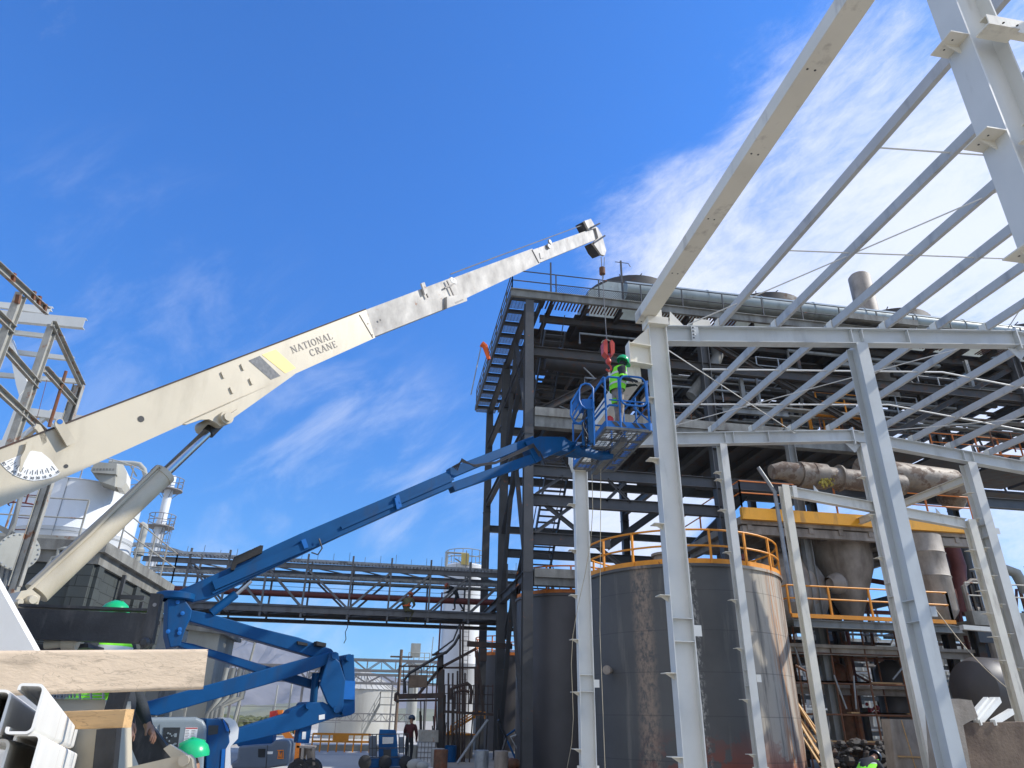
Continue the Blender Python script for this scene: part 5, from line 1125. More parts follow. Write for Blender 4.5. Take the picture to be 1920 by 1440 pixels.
m = MB(); m.bb((-3.9, 9.8, .35), (-1.0, 11.6, .75)); m.lathe((-2.4, 10.7, .75), [(.6, 0), (.6, .2), (0, .2)], 24); part('chassis', m, M['blue'], BL)
for x in (-3.7, -1.3):
    for y in (9.7, 11.7):
        m = MB(); m.lathe((x, y-.15, .45), [(0, 0), (.22, 0), (.4, .02), (.45, .06), (.45, .24), (.4, .3), (.22, .3), (0, .3)], 22, (0, 1, 0)); part('wheel', m, M['rubber'], BL)
# basket: floor grating, toe boards, rails, control box
bk = MB(); fr = MB(); z = BZ
for k in range(14): y = BY0+.02+(BY1-BY0-.04)*k/13; 
for k in range(26):
    x0 = BX0+.03; y = BY0+.05+k*.097; bk.bar((x0, y, z), (BX1-.03, y, z), .007, .012)
for k in range(10): x = BX0+.05+k*.093; bk.bar((x, BY0+.05, z), (x, BY1-.05, z), .007, .012)
go = part('floor_grating', bk, M['mesh'], BL)
for y in (BY0, BY1): fr.bar((BX0, y, z-.01), (BX1, y, z-.01), .05, .05)
for x in (BX0, BX1): fr.bar((x, BY0, z-.01), (x, BY1, z-.01), .05, .05)
for y in (BY0+.55, BY0+1.05, BY0+1.55, BY0+2.05): fr.bar((BX0, y, z-.04), (BX1, y, z-.04), .05, .04)
for x in (BX0+.3, BX0+.66): fr.bar((x, BY0, z-.06), (x, BY1, z-.06), .035, .03)
fr.bar((BX0+.48, BY0+.35, z-.09), (BX0+.48, BY1, z-.09), .15, .09)
part('floor_frame', fr, M['mesh'], BL)
tk_ = MB()
for a, b_ in (((BX0, BY0), (BX1, BY0)), ((BX1, BY0), (BX1, BY1)), ((BX0, BY1), (BX1, BY1)), ((BX0, BY0), (BX0, BY1))): tk_.bar((a[0], a[1], z+.085), (b_[0], b_[1], z+.085), .02, .13)
tk_.lathe((BX1-.03, BY0+.05, z), [(.08, 0), (.08, .17), (0, .17)], 12); part('toe_board', tk_, M['blueb'], BL)
hz = MB()
for x in (BX0+.2, BX0+.62): hz.prism([(x, BY0-.013, z+.04), (x+.10, BY0-.013, z+.04), (x+.02, BY0-.013, z+.14), (x-.08, BY0-.013, z+.14)], (0, .002, 0)); hz.prism([(x+.16, BY0-.013, z+.04), (x+.24, BY0-.013, z+.04), (x+.16, BY0-.013, z+.14), (x+.08, BY0-.013, z+.14)], (0, .002, 0))
part('hazard_stripe', hz, M['ink'], BL)
rl = MB()
def rc(pts, r_=.022): rl.tube(pts, r_, 7)
def roundrect(x0, x1, z0, z1, y, c=.14):
    P_ = []
    for cx_, cz_, a0 in ((x1-c, z1-c, 0), (x0+c, z1-c, 90), (x0+c, z0+c, 180), (x1-c, z0+c, 270)):
        for k in range(5): a = R(a0+k*22.5); P_.append(V((cx_+c*math.cos(a), y, cz_+c*math.sin(a))))
    return P_
for x in (BX0+.02, BX0+.32, BX1-.02):
    rc([(x, BY0, z), (x, BY0, z+1.12)])
rl.tube(roundrect(BX0+.34, BX1-.06, z+.52, z+1.18, BY0-.03), .022, 7, True)
rc([(BX0+.1, BY0, z+.62), (BX1, BY0, z+.62)], .016)
for y in (BY0+.8, BY0+1.6, BY1):
    for x in (BX0, BX1): rc([(x, y, z), (x, y, z+1.1)])
for x in (BX0, BX1):
    rc([(x, BY0, z+1.12), (x, BY1, z+1.12)]); rc([(x, BY0, z+.58), (x, BY1, z+.58)], .016)
rc([(BX0, BY1, z+1.12), (BX1, BY1, z+1.12)]); rc([(BX1, BY0, z+.2), (BX1, BY0+.9, z+.9)], .018)
rc([(BX0-.28, BY0+.3, z+.68), (BX0-.05, BY0+.1, z+1.02), (BX0+.1, BY0, z+1.14), (BX0+.34, BY0, z+1.14)], .024)
rc([(BX0-.28, BY0+.35, z+.1), (BX0-.02, BY0+.1, z+.42), (BX0+.1, BY0, z+.5), (BX0+.28, BY0, z+.5)], .024)
part('guard_rail', rl, M['blueb'], BL)
# control box on the left of the basket
ylf = yplane(12.55); cb_ = MB()
ylf.poly(cb_, [(1091, 748), (1111, 748), (1111, 766), (1091, 766)], .25, 0); a = ylf.px(1072, 772); 
cb_.prism([ylf.px(1088, 726), ylf.px(1088, 750), ylf.px(1073, 776), ylf.px(1073, 760)], (0, .03, 0)); cb_.prism([ylf.px(1088, 752), ylf.px(1088, 762), ylf.px(1074, 786), ylf.px(1074, 778)], (0, .03, 0)); part('control_box', cb_, M['blueb'], BL)
cr_ = MB(); P_ = [ylf.px(x, y, .04) for x, y in ((1086, 730), (1090, 722), (1098, 719), (1106, 721), (1112, 728), (1112, 763), (1107, 767), (1098, 766), (1090, 760), (1086, 750))]; cr_.tube(P_, .02, 7, True)
cr_.tube([ylf.px(x, y, .04) for x, y in ((1086, 730), (1071, 754), (1070, 778), (1076, 790), (1086, 794), (1112, 775))], .02, 7); cr_.tube([ylf.px(1112, 762, .04), ylf.px(1114, 835, .04)], .02, 7); part('box_guard', cr_, M['blueb'], BL)
ho = MB(); rnd = random.Random(8)
for k in range(9):
    x = 1094+rnd.random()*14; P_ = [ylf.px(x, 768, rnd.uniform(-.1, .05))]
    for y in (785, 800, 815, 828): P_.append(ylf.px(x+rnd.uniform(-7, 7), y, rnd.uniform(-.1, .1)))
    P_.append(LP.px(1085+rnd.random()*15, 838)); ho.tube(P_, .011, 5)
part('hose', ho, M['hose'], BL)
m = MB(); m.bar(ylf.px(1104, 768), ylf.px(1107, 832), .1, .12, V((0, 1, 0))); m.bar(ylf.px(1094, 800), ylf.px(1094, 835), .05, .05, V((0, 1, 0))); part('rotator', m, M['blue'], BL)
m = MB(); m.ball(V((4.12, 12.62, BZ+.2)), .09, 12, 8, (1, .7, 1.3)); single('red_bag', m, M['red'], 'small red bag by the toe board of the lift basket', 'bag')

# ---------------------------------------------------------------- second lift and machines on the yard
def gmachine(Y): return yplane(Y)
g2 = gmachine(14.5); L2 = thing('boom_lift', 'second lift with slate cowl parked low behind the blue arms', 'boom lift', (-2.6, 14.9, 0))
m = MB(); g2.poly(m, [(447, 1399), (483, 1396), (509, 1395), (516, 1387), (541, 1387), (544, 1395), (540, 1435), (496, 1442), (434, 1442), (434, 1428), (444, 1426)], 1.0, 0); o = part('cowl', m, M['cowl2'], L2); bevelobj(o, .04)
m = MB(); g2.poly(m, [(484, 1404), (498, 1404), (497, 1420), (484, 1420)], .004, .006); g2.poly(m, [(501.5, 1397), (502.5, 1397), (499, 1441), (498, 1441)], .004, .005); part('side_panel', m, M['panel'], o)
m = MB(); g2.poly(m, [(501.5, 1409), (512, 1409), (511, 1414), (501.5, 1414)], .004, .006); part('decal', m, M['label'], o)
m = MB()
for x0, y0, x1, y1 in ((521, 1421, 523, 1408), (523, 1408, 525, 1421), (525, 1421, 528, 1409), (528, 1409, 528, 1421), (531, 1409, 531, 1421), (520, 1407, 532, 1407), (520, 1422, 532, 1422)): m.bar(g2.px(x0, y0, .006), g2.px(x1, y1, .006), .014, .004, V((0, 1, 0)))
part('orange_decal', m, M['orange'], o)
m = MB(); c = g2.px(520, 1500); m.bb((g2.px(430, 1440).x, 14.6, .25), (g2.px(545, 1440).x, 15.6, .6)); g2.poly(m, [(440, 1390), (512, 1378), (510, 1396), (447, 1400)], .5, -.3); part('chassis', m, M['blue'], L2)
for x in (440, 535):
    m = MB(); c = g2.px(x, 1440); m.lathe((c.x, 14.45, .38), [(0, 0), (.34, .02), (.38, .06), (.38, .22), (0, .28)], 20, (0, 1, 0)); part('wheel', m, M['rubber'], L2)
m = MB(); m.bb((c.x-2.6, 14.3, .7), (c.x-2.45, 14.5, 1.15)); part('battery_box', m, M['label'], L2)
g3 = gmachine(22); T_ = thing('telehandler', 'orange machine frame standing behind the blue lift arms', 'telehandler', (-2.4, 22, 0))
m = MB(); g3.poly(m, [(552, 1370), (560, 1366), (562, 1395), (560, 1422), (550, 1424), (548, 1404), (540, 1402), (541, 1397), (551, 1394)], .3, 0); g3.poly(m, [(541, 1408), (551, 1404), (551, 1425), (541, 1420)], .3, -.1); part('body', m, M['orange'], T_)
m = MB(); g3.poly(m, [(506, 1334), (522, 1331), (525, 1346), (512, 1350), (505, 1348)], .25, 0); g3.bar(m, 514, 1340, 520, 1336, .3, .1, .1); part('boom_head', m, M['red'], T_)
m = MB(); g3.poly(m, [(520, 1332), (530, 1331), (529, 1342), (522, 1345)], .2, .02); g3.bar(m, 515, 1348, 552, 1395, .12, .16, -.1); part('boom', m, M['orange'], T_)
m = MB(); rnd = random.Random(3); g3.poly(m, [(556, 1398), (590, 1400), (588, 1404), (556, 1402)], .8, 0)
for k in range(9): x = 556+k*4; g3.bar(m, x, 1402, x+rnd.uniform(-3, 3), 1435, .07, .07, rnd.uniform(-.4, .1))
part('engine_bay', m, M['vessel'], T_)
for x in (562, 585):
    m = MB(); c = g3.px(x, 1425); m.lathe((c.x, 21.9, .3), [(0, 0), (.12, 0), (.14, .05), (.26, .02), (.3, .08), (.3, .26), (0, .3)], 20, (0, 1, 0)); part('wheel', m, M['rubber'], T_)
g4 = gmachine(28); L3 = thing('personnel_lift', 'small blue lift with dark railed basket parked on the road', 'lift', g4.px(728, 1440))
L3.location.z = 0; WLOC[L3.name] = V(L3.location)
m = MB(); g4.poly(m, [(712, 1368), (742, 1369), (744, 1378), (747, 1424), (710, 1424), (710, 1380)], .9, 0); part('body', m, M['blue'], L3)
m = MB(); g4.poly(m, [(717, 1382), (738, 1382), (737, 1394), (717, 1395)], .01, .02); part('window', m, M['chrome'], L3)
m = MB(); g4.poly(m, [(719, 1405), (733, 1405), (733, 1420), (719, 1420)], .01, .02); part('vent', m, M['panel'], L3)
m = MB(); g4.poly(m, [(690, 1424), (765, 1421), (766, 1436), (688, 1440)], 1.2, .1); part('chassis', m, M['blue'], L3)
m = MB()
for y in (1377, 1403, 1420): g4.bar(m, 691, y, 767, y-1, .03, .03, .15)
for x in (692, 698, 706, 748, 757, 766): g4.bar(m, x, 1376, x, 1421, .03, .03, .15)
part('guard_rail', m, M['black'], L3)
m = MB(); g4.poly(m, [(693, 1380), (706, 1380), (706, 1418), (693, 1418)], .4, -.3); g4.poly(m, [(749, 1382), (758, 1382), (758, 1412), (749, 1412)], .4, -.2); part('side_cover', m, M['cowl2'], L3)
for x in (684, 722, 760):
    m = MB(); c = g4.px(x, 1430); m.lathe((c.x, 27.7, .22), [(0, 0), (.18, .02), (.22, .06), (.22, .22), (0, .26)], 18, (0, 1, 0)); part('wheel', m, M['rubber'], L3)
sp = at(764, 1440, Y=30)
person('worker in dark red clothes standing right of the small blue lift', (sp.x, 30, 0), R(20),
  dict(pelvis=(0, 0, .9), chest=(0, .05, 1.28), neck=(0, .08, 1.42), head=(0, .1, 1.55), sl=(-.18, .05, 1.36), el=(-.24, .1, 1.1), wl=(-.18, .3, 1.0), sr=(.18, .05, 1.36), er=(.25, .05, 1.08), wr=(.22, .2, .9),
       hl=(-.09, 0, .84), kl=(-.1, .04, .48), al=(-.1, 0, .09), tl=(-.1, .14, .05), hr=(.09, 0, .84), kr=(.1, .04, .48), ar=(.1, -.02, .09), tr=(.1, .12, .05)), dict(top='darkred', legs='jacket'), None, 'hatd')
sp = at(1648, 1410, Y=16.5)
person('worker in dark helmet and lime vest bending down at the bottom edge', (sp.x-.3, 16.5, sp.z-1.05), R(60),
  dict(pelvis=(0, -.35, .62), belly=(0, -.2, .72), chest=(0, 0, .84), neck=(0, .17, .9), head=(0, .3, .94), sl=(-.18, 0, .86), el=(-.26, .15, .6), wl=(-.15, .3, .42), sr=(.18, 0, .86), er=(.25, .15, .6), wr=(.15, .3, .42),
       hl=(-.09, -.35, .6), kl=(-.12, -.05, .38), al=(-.1, -.2, .09), tl=(-.1, -.05, .05), hr=(.09, -.35, .6), kr=(.12, -.05, .38), ar=(.1, -.2, .09), tr=(.1, -.05, .05)), dict(), None, 'hatd', 'vest')

# ---------------------------------------------------------------- pipe bridge with its workers
yb = yplane(37.0); BG = thing('pipe_bridge', 'long grey steel truss bridge carrying cable trays and a red-brown pipe', 'pipe bridge', (-3, 37, 0))
ZT, ZB, ZR = at(640, 1065, Y=37).z, at(640, 1146, Y=37).z, at(640, 1118, Y=38).z
XL, XE = at(255, 1100, Y=37).x, at(982, 1100, Y=37).x
for Y in (37.0, 39.2):
    m = MB(); m.ib((XL, Y, ZT), (XE, Y, ZT), .24, .16, .02); o = part('top_chord', m, M['bridge'], BG)
    m = MB(); m.ib((XL, Y, ZB), (XE, Y, ZB), .28, .2, .02); part('bottom_chord', m, M['dark' if Y > 38 else 'bridge'], BG)
    xs = [at(x, 1100, Y=37).x for x in (345, 420, 495, 571, 657, 731, 806, 880, 950)]
    mid = 4
    for i, x in enumerate(xs):
        m = MB(); m.bar((x, Y, ZB-.35), (x, Y, ZT+.62), .09, .12, V((0, 1, 0))); part('truss_post', m, M['bridge'], BG)
        if i:
            a, b_ = (xs[i-1], x); m = MB()
            if i <= mid: m.bar((a, Y, ZT-.1), (b_, Y, ZB+.12), .1, .1)
            else: m.bar((a, Y, ZB+.12), (b_, Y, ZT-.1), .1, .1)
            part('truss_diagonal', m, M['bridge'], BG)
m = MB()
for i, x in enumerate(xs[:-1]):
    m.bar((x, 37, ZT), (xs[i+1], 39.2, ZT), .06); m.bar((x, 39.2, ZB), (xs[i+1], 37, ZB), .06); m.bar((x, 37, ZT), (x, 39.2, ZT), .08); m.bar((x, 37, ZB), (x, 39.2, ZB), .1)
part('cross_brace', m, M['bridge'], BG)
def tray(path, name='cable_tray'):
    m = MB()
    for a, b_ in zip(path, path[1:]):
        a, b_ = V(a), V(b_); n = max(1, int((b_-a).length/.18))
        for dy in (0, .5): m.bar(a+V((0, dy, 0)), b_+V((0, dy, 0)), .03, .11)
        for k in range(n): p = a.lerp(b_, k/n); m.bar(p+V((0, .02, -.03)), p+V((0, .48, -.03)), .05, .03)
    return part(name, m, M['galv'], BG)
z1 = at(640, 1051, Y=37).z; z2 = at(640, 1084, Y=38.6).z
pt = [at(x, y, Y=36.9) for x, y in ((205, 1018), (292, 1020), (345, 1036))]
tray([(XL, 37.6, z1+.08), (XE, 37.6, z1)]); tray([(XL, 38.4, z2), (XE, 38.4, z2)]); tray([(p.x, 36.9, p.z) for p in pt]+[(XL+4, 36.9, z1+.02)])
m = MB()
for k in range(24): x = XL+1+k*.8; m.bar((x, 37.6, z1), (x, 37.6, z1+.35+.1*(k % 3)), .02)
part('tray_hanger', m, M['bridge'], BG)
m = MB(); m.tube([(XL, 38, ZR), (XE-1, 38, ZR)], .15, 12); part('pipe', m, M['redpipe'], BG, 'red-brown pipe inside the truss')
m = MB(); m.tube([(XL+4, 38.8, ZR+.75), (XE, 38.8, ZR+.75)], .05, 8); m.tube([(XL, 38.6, ZR+1.1), (XE, 38.6, ZR+1.05)], .02, 5)
for z_ in (.3, .5): m.tube([(XL, 38.9, ZR+z_), (XE, 38.9, ZR+z_)], .012, 5)
part('pipe', m, M['dark'], BG, 'thin dark conduit')
m = MB(); m.bar((XL, 39.2, ZB-.32), (XE, 39.2, ZB-.32), .3, .16); m.bar((XL, 38, ZB-.2), (XE, 38, ZB-.22), .12, .1); part('service_beam', m, M['dark2'], BG)
for k_, (y_, z_, r_) in enumerate(((37.6, ZB+.22, .06), (37.9, ZB+.25, .09), (38.5, ZB+.2, .05), (38.3, ZT-.5, .07))):
    m = MB(); m.tube([(XL, y_, z_), (XE, y_, z_)], r_, 8); part('pipe', m, M[('dark', 'grey', 'rust', 'grey')[k_]], BG, 'long thin pipe lying inside the truss')
m = MB(); m.bb((XL, 37.3, ZB+.02), (XE, 37.9, ZB+.05)); part('walkway_plate', m, M['dark2'], BG)
m = MB(); a = at(652, 1162, Y=37); m.tube([a, a+V((.03, 0, -.35)), a+V((-.05, 0, -.6)), a+V((.02, 0, -.9)), a+V((-.06, 0, -1.1))], .02, 5); single('hanging_cord', m, M['hose'], 'dark cord dangling below the middle of the pipe bridge', 'cord')
a = at(763, 1144, Y=36.7)
pz = person('worker in olive overalls and orange helmet sitting on the pipe bridge, back turned', (a.x, 36.75, a.z-.10), R(30),
  dict(pelvis=(0, 0, .14), belly=(-.02, .04, .32), chest=(-.03, .1, .58), neck=(-.02, .17, .74), head=(0, .22, .86), sl=(-.22, .1, .66), el=(-.36, .22, .42), wl=(-.42, .4, .3), sr=(.2, .1, .66), er=(.3, .2, .38), wr=(.14, .36, .32),
       hl=(-.11, .04, .1), kl=(-.2, .42, .12), al=(-.22, .36, -.34), tl=(-.24, .5, -.38), hr=(.11, .04, .1), kr=(.16, .42, .12), ar=(.02, .3, -.36), tr=(0, .44, -.4)), dict(top='olive', legs='olive', boots='boot'), None, 'hato')
m = MB(); W_ = pz[1]; m.tube(ring((W_['belly'].x, W_['belly'].y), .19, W_['belly'].z, 0, 6.28, 16), .028, 6); m.bar(W_['belly']+V((-.06, -.19, -.05)), W_['belly']+V((.1, -.19, .12)), .05, .03); part('tool_belt', m, M['flag'], pz[0])
a = at(856, 1147, Y=38)
pz = person('worker in black with orange helmet bending forward on the pipe bridge', (a.x, 38, a.z+.02), R(-75),
  dict(pelvis=(0, 0, .82), belly=(0, .1, .98), chest=(0, .28, 1.16), neck=(0, .42, 1.26), head=(0, .53, 1.30), sl=(-.18, .3, 1.22), el=(-.2, .4, .98), wl=(-.1, .6, .95), sr=(.18, .3, 1.22), er=(.2, .42, .98), wr=(.1, .62, .98),
       hl=(-.1, 0, .78), kl=(-.13, .12, .44), al=(-.2, .05, .08), tl=(-.2, .2, .05), hr=(.1, 0, .78), kr=(.13, -.12, .42), ar=(.15, -.35, .08), tr=(.15, -.2, .05)), dict(legs='jacket'), None, 'hato')

# ---------------------------------------------------------------- left: block building, silo, rusty gantry, stacks
CX, CY, CZ = -8.35, 22.0, 6.05
CB = thing('block_building', 'dark grey concrete block building with a weathered flat roof edge, left behind the crane cylinder', 'building', (CX, CY, 0))
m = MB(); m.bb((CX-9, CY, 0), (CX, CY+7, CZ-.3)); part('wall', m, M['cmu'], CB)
m = MB(); m.bb((CX-9.2, CY-.22, CZ-.3), (CX+.25, CY+7.25, CZ)); m.bb((CX-9, CY-.08, CZ-.62), (CX+.1, CY+7.1, CZ-.301)); part('roof', m, M['beamgrey'], CB)
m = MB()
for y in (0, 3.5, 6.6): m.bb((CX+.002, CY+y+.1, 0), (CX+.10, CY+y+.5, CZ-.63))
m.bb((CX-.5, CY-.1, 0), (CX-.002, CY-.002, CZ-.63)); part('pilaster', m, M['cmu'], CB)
for y, z in ((2.0, 4.9), (4.2, 4.4)):
    m = MB(); m.bb((CX+.1, CY+y, z-.7), (CX+.2, CY+y+.12, z+.6)); m.bb((CX+.2, CY+y-.05, z-.12), (CX+.9, CY+y+.05, z)); part('steel_bracket', m, M['dark'], CB)
m = MB(); m.rail([(CX+.15, CY+1.0, CZ), (CX+.15, CY+7.1, CZ)], 1.15, 1.7, .022); m.rail([(CX+.15, CY+7.1, CZ), (CX-5, CY+7.1, CZ)], 1.15, 1.7, .022); part('handrail', m, M['rustgal'], CB)
m = MB(); m.rail([(CX-.6, CY-.1, CZ+.05), (CX-8.5, CY-.1, CZ+.05)], 1.15, 1.9, .022, (1, .52)); m.bar((CX-.6, CY-.1, CZ+.06), (CX-8.5, CY-.1, CZ+.06), .06, .12); part('handrail', m, M['rustgal'], CB)
m = MB(); m.tube([at(x, y, Y=21.7) for x, y in ((80, 1076), (92, 1056), (98, 1046), (118, 1042))], .05, 8); m.tube([at(x, y, Y=21.7) for x, y in ((106, 1050), (110, 1030), (120, 1028), (140, 1028))], .05, 8); part('wall_pipe', m, M['farwall'], CB)
m = MB(); m.bb((CX-4.6, CY-.06, 3.0), (CX-3.7, CY-.002, 5.3)); m.bb((CX-3.0, CY-.12, 2.6), (CX-2.86, CY-.03, 5.2)); part('wall_panel', m, M['dark'], CB)
m = MB()
for x, z in ((-1.7, 2.95), (-1.3, 2.95)): m.lathe((CX+x, CY-.001, z), [(.04, 0), (0, .002)], 10, (0, -1, 0))
part('wall_hole', m, M['ink'], CB)
# silo on the roof
SX, SY, SR = at(152, 950, Y=25.8).x, 25.9, 1.82
zs = at(152, 897, Y=SY-SR).z; SL = thing('silo', 'fat white silo on the block building roof with a small hopper box on top', 'silo', (SX, SY, CZ))
m = MB(); m.lathe((SX, SY, 0), [(SR, CZ+.1), (SR, zs-1.6), (SR+.015, zs-1.58), (SR, zs-1.56), (SR, zs-.02), (SR+.04, zs), (SR-.1, zs+.05), (0, zs+.25)], 56); part('silo_shell', m, M['silo'], SL)
m = MB(); m.lathe((SX, SY, 0), [(SR+.03, zs-1.72), (SR+.03, zs-1.70)], 56); m.bb((SX+.1, SY-SR-.02, zs-3), (SX+.115, SY-SR+.0, zs)); part('weld_seam', m, M['galv'], SL)
hb = Pl((0, 24.9, 0), (1, 24.9, 0), V((.15, -1, 0))); m = MB()
hb.poly(m, [(178, 866), (219, 869), (218, 889), (175, 886), (170, 882)], .9, 0); hb.poly(m, [(177, 887), (217, 890), (215, 912), (186, 902)], .7, -.1); hx = part('hopper_box', m, M['farwall'], SL)
m = MB(); 
for k in range(7): hb.poly(m, [(175+k*6, 878), (179+k*6, 878.3), (178+k*6, 882), (174+k*6, 881.7)], .01, .006)
part('louvre', m, M['beamgrey'], hx)
m = MB(); hb.poly(m, [(219, 869), (231, 871), (238, 886), (237, 905), (228, 915), (215, 912), (218, 889)], .8, -.25); part('hopper_chute', m, M['whitec'], hx)
m = MB(); m.tube([at(x, y, Y=26.2) for x, y in ((205, 867), (250, 869), (262, 871), (270, 880), (273, 893), (266, 905))], .09, 10); m.tube([at(243, 871, Y=26.2), at(256, 893, Y=26.2)], .03, 6); part('goose_neck', m, M['farwall'], SL)
m = MB(); m.tube(ring((SX, SY), SR-.05, zs+.85, 0, 6.283, 40), .018, 5); m.tube(ring((SX, SY), SR-.05, zs+.45, 0, 6.283, 40), .014, 5)
for k in range(14): a = k/14*6.283; m.bar((SX+(SR-.05)*math.cos(a), SY+(SR-.05)*math.sin(a), zs), (SX+(SR-.05)*math.cos(a), SY+(SR-.05)*math.sin(a), zs+.86), .03)
part('handrail', m, M['rustgal'], SL)
m = MB()
for x, dx in ((246, -10), (232, -11)): m.tube([at(x+6, 960, Y=28), at(x+dx-2, 1040, Y=28)], .10, 10)
single('riser_pipe', m, M['farwall'], 'pair of white riser pipes right of the white silo', 'pipe')
# gantry of rusty channels (a plane running away from the viewer)
GX = -7.5; gp = Pl((GX, 14, 0), (GX, 20, 0), V((1, 0, 0)))
GY = thing('rusty_gantry', 'weathered rusty steel gantry frame at the upper left, above the crane boom', 'gantry', (GX, 16.2, 0))
def gch(name, x0, y0, x1, y1, h=.2, w=.09, off=0, mt='rustgal'):
    m = MB(); a, b_ = gp.px(x0, y0, off), gp.px(x1, y1, off); m.ch(a, b_, h, w, .012, V((1, 0, 0)) if abs((b_-a).normalized().z) > .9 else UP); return part(name, m, M[mt], GY)
pb = gp.px(150, 726); gch('post', 150, 724, 30, 1100, .22, .12); m = MB(); m.ch((GX+.02, pb.y, 0), (GX+.02, pb.y, pb.z), .22, .11, .012, V((0, 1, 0))); part('post', m, M['rustgal'], GY)
for x0, y0, x1, y1 in ((99, 612, 48, 770), (40, 552, -2, 668)):
    a = gp.px(x0, y0); m = MB(); m.ib((GX, a.y, 0 if x0 < 50 else 3.0), (GX, a.y, a.z), .19, .13, .02, V((0, 1, 0))); part('post', m, M['rustgal'], GY)
gch('top_rail', -40, 468, 86, 584, .15, .08, .02); gch('top_rail', 96, 606, 152, 726, .16, .08, .02)
for x0, y0, x1, y1 in ((-30, 568, 22, 618), (8, 655, 68, 722), (82, 692, 139, 755), (-30, 708, 82, 812)): gch('side_rail', x0, y0, x1, y1, .15, .08, .01)
m = MB()
for x, y in ((26, 512), (64, 546), (74, 555), (85, 570), (35, 553)): m.bar(gp.px(x-3, y+16, .05), gp.px(x, y, .05), .07, .07)
part('angle_cleat', m, M['rust'], GY)
m = MB(); m.tube([gp.px(124, 696, .05), gp.px(92, 800, .05)], .035, 8); m.tube([gp.px(88, 712, .05), gp.px(52, 850, .05)], .006, 4); part('tie_rod', m, M['rust'], GY)
# white frame behind it
WF = thing('steel_building_frame', 'second white steel frame with cantilevered purlins, behind the rusty gantry', 'steel frame', at(0, 1100, Y=18))
wpn = yplane(18.0)
for i, (x0, y0, x1, y1, h_) in enumerate(((-160, 575, 158, 605, .30), (-160, 548, 92, 584, .16), (-160, 600, 118, 633, .12), (-160, 636, 137, 672, .12), (-160, 688, 155, 715, .12), (-100, 560, 97, 578, .12))):
    m = MB(); m.ch(wpn.px(x0, y0, -i*.15), wpn.px(x1, y1, -i*.15), h_, -.1 if i else -.14, .012); part('purlin', m, M['white'], WF)
m = MB(); wpn.poly(m, [(12, 628), (20, 632), (53, 722), (36, 742), (30, 722)], .2, -.1); wpn.poly(m, [(36, 741), (53, 724), (52, 742), (20, 842), (-8, 852), (18, 790)], .2, -.12); wpn.poly(m, [(40, 762), (160, 780), (158, 792), (36, 776)], .15, -.4); part('column', m, M['white'], WF)
m = MB(); wpn.bar(m, 100, 770, 5, 850, .1, .1, -.5); wpn.bar(m, -20, 825, 110, 855, .12, .1, -.5); wpn.bar(m, 85, 780, 108, 812, .1, .08, -.6); part('brace', m, M['white'], WF)
# ladder cage, steel and the round white cover at the left edge
a = at(28, 985, Y=19.5); ladder('caged_ladder', (a.x-.1, 19.5, a.z-1.5), 3.2, .4, 'redpipe', 'blue-shaded caged ladder between the gantry posts left of the silo', True, .02)
yl = yplane(18.5)
m = MB(); yl.bar(m, 46, 905, 10, 1040, .10, .08); yl.bar(m, -10, 985, 55, 1018, .07, .12, .05); yl.bar(m, 22, 1000, -5, 1120, .12, .08, .05); yl.bar(m, -5, 1052, 30, 1060, .08, .1, .05); yl.bar(m, 18, 1060, 5, 1120, .1, .06, .1); yl.bar(m, 35, 1030, 20, 1120, .07, .07, .1)
m.tube([yl.px(40, 915, .2), yl.px(28, 980, .2), yl.px(10, 1010, .2), yl.px(-10, 1030, .2)], .03, 6); single('edge_steelwork', m, M['grey'], 'grey-green steel frame at the left edge under the boom', 'steel frame')
m = MB(); c = yl.px(36, 1033, .3); ax = V((.55, -.8, .1)); m.lathe(c-ax*.1, [(.44, 0), (.44, .05), (.37, .055), (0, .06)], 32, ax); o = single('flange_cover', m, M['farwall'], 'round white bolted cover plate at the left edge', 'cover plate')
b_ = MB()
for k in range(22): d, x_, y_ = basis(ax); t_ = k/22*6.283; b_.lathe(c-ax*.1+x_*.405*math.cos(t_)+y_*.405*math.sin(t_)+d*.05, [(.022, 0), (.022, .025), (0, .025)], 6, ax)
part('bolt', b_, M['galv'], o)
# tall stack with two platforms
yk = 60; a, b_ = at(326, 893, Y=yk), at(292, 1012, Y=yk); SXX = (a.x+b_.x)/2
ST = thing('chimney', 'tall pale chimney with two railed platforms left of the pipe bridge', 'chimney', (SXX, yk, 0))
m = MB(); m.lathe((SXX, yk, 0), [(.42, 0), (.42, a.z-4), (.34, a.z-3.5), (.34, a.z), (.3, a.z)], 24); part('flue', m, M['silo'], ST)
for y_, in ((920,), (990,)):
    z_ = at(310, y_, Y=yk).z; m = MB(); m.lathe((SXX, yk, z_), [(.4, 0), (1.05, 0), (1.05, .08), (.4, .08)], 20); p_ = part('platform', m, M['farsteel'], ST)
    m = MB(); m.tube(ring((SXX, yk), 1.0, z_+1.0, 0, 6.283, 20), .035, 5); m.tube(ring((SXX, yk), 1.0, z_+.5, 0, 6.283, 20), .03, 5)
    for k in range(10): t_ = k*.6283; m.bar((SXX+math.cos(t_), yk+math.sin(t_), z_), (SXX+math.cos(t_), yk+math.sin(t_), z_+1), .05)
    for k in range(6): t_ = k*1.047; m.bar((SXX+.4*math.cos(t_), yk+.4*math.sin(t_), z_-.6), (SXX+math.cos(t_), yk+math.sin(t_), z_), .04)
    part('handrail', m, M['farsteel'], p_)
ladder('caged_ladder', (SXX+.5, yk-.3, 2), a.z-6, .4, 'farsteel', 'thin caged ladder on the tall pale chimney', True, .03, .5)
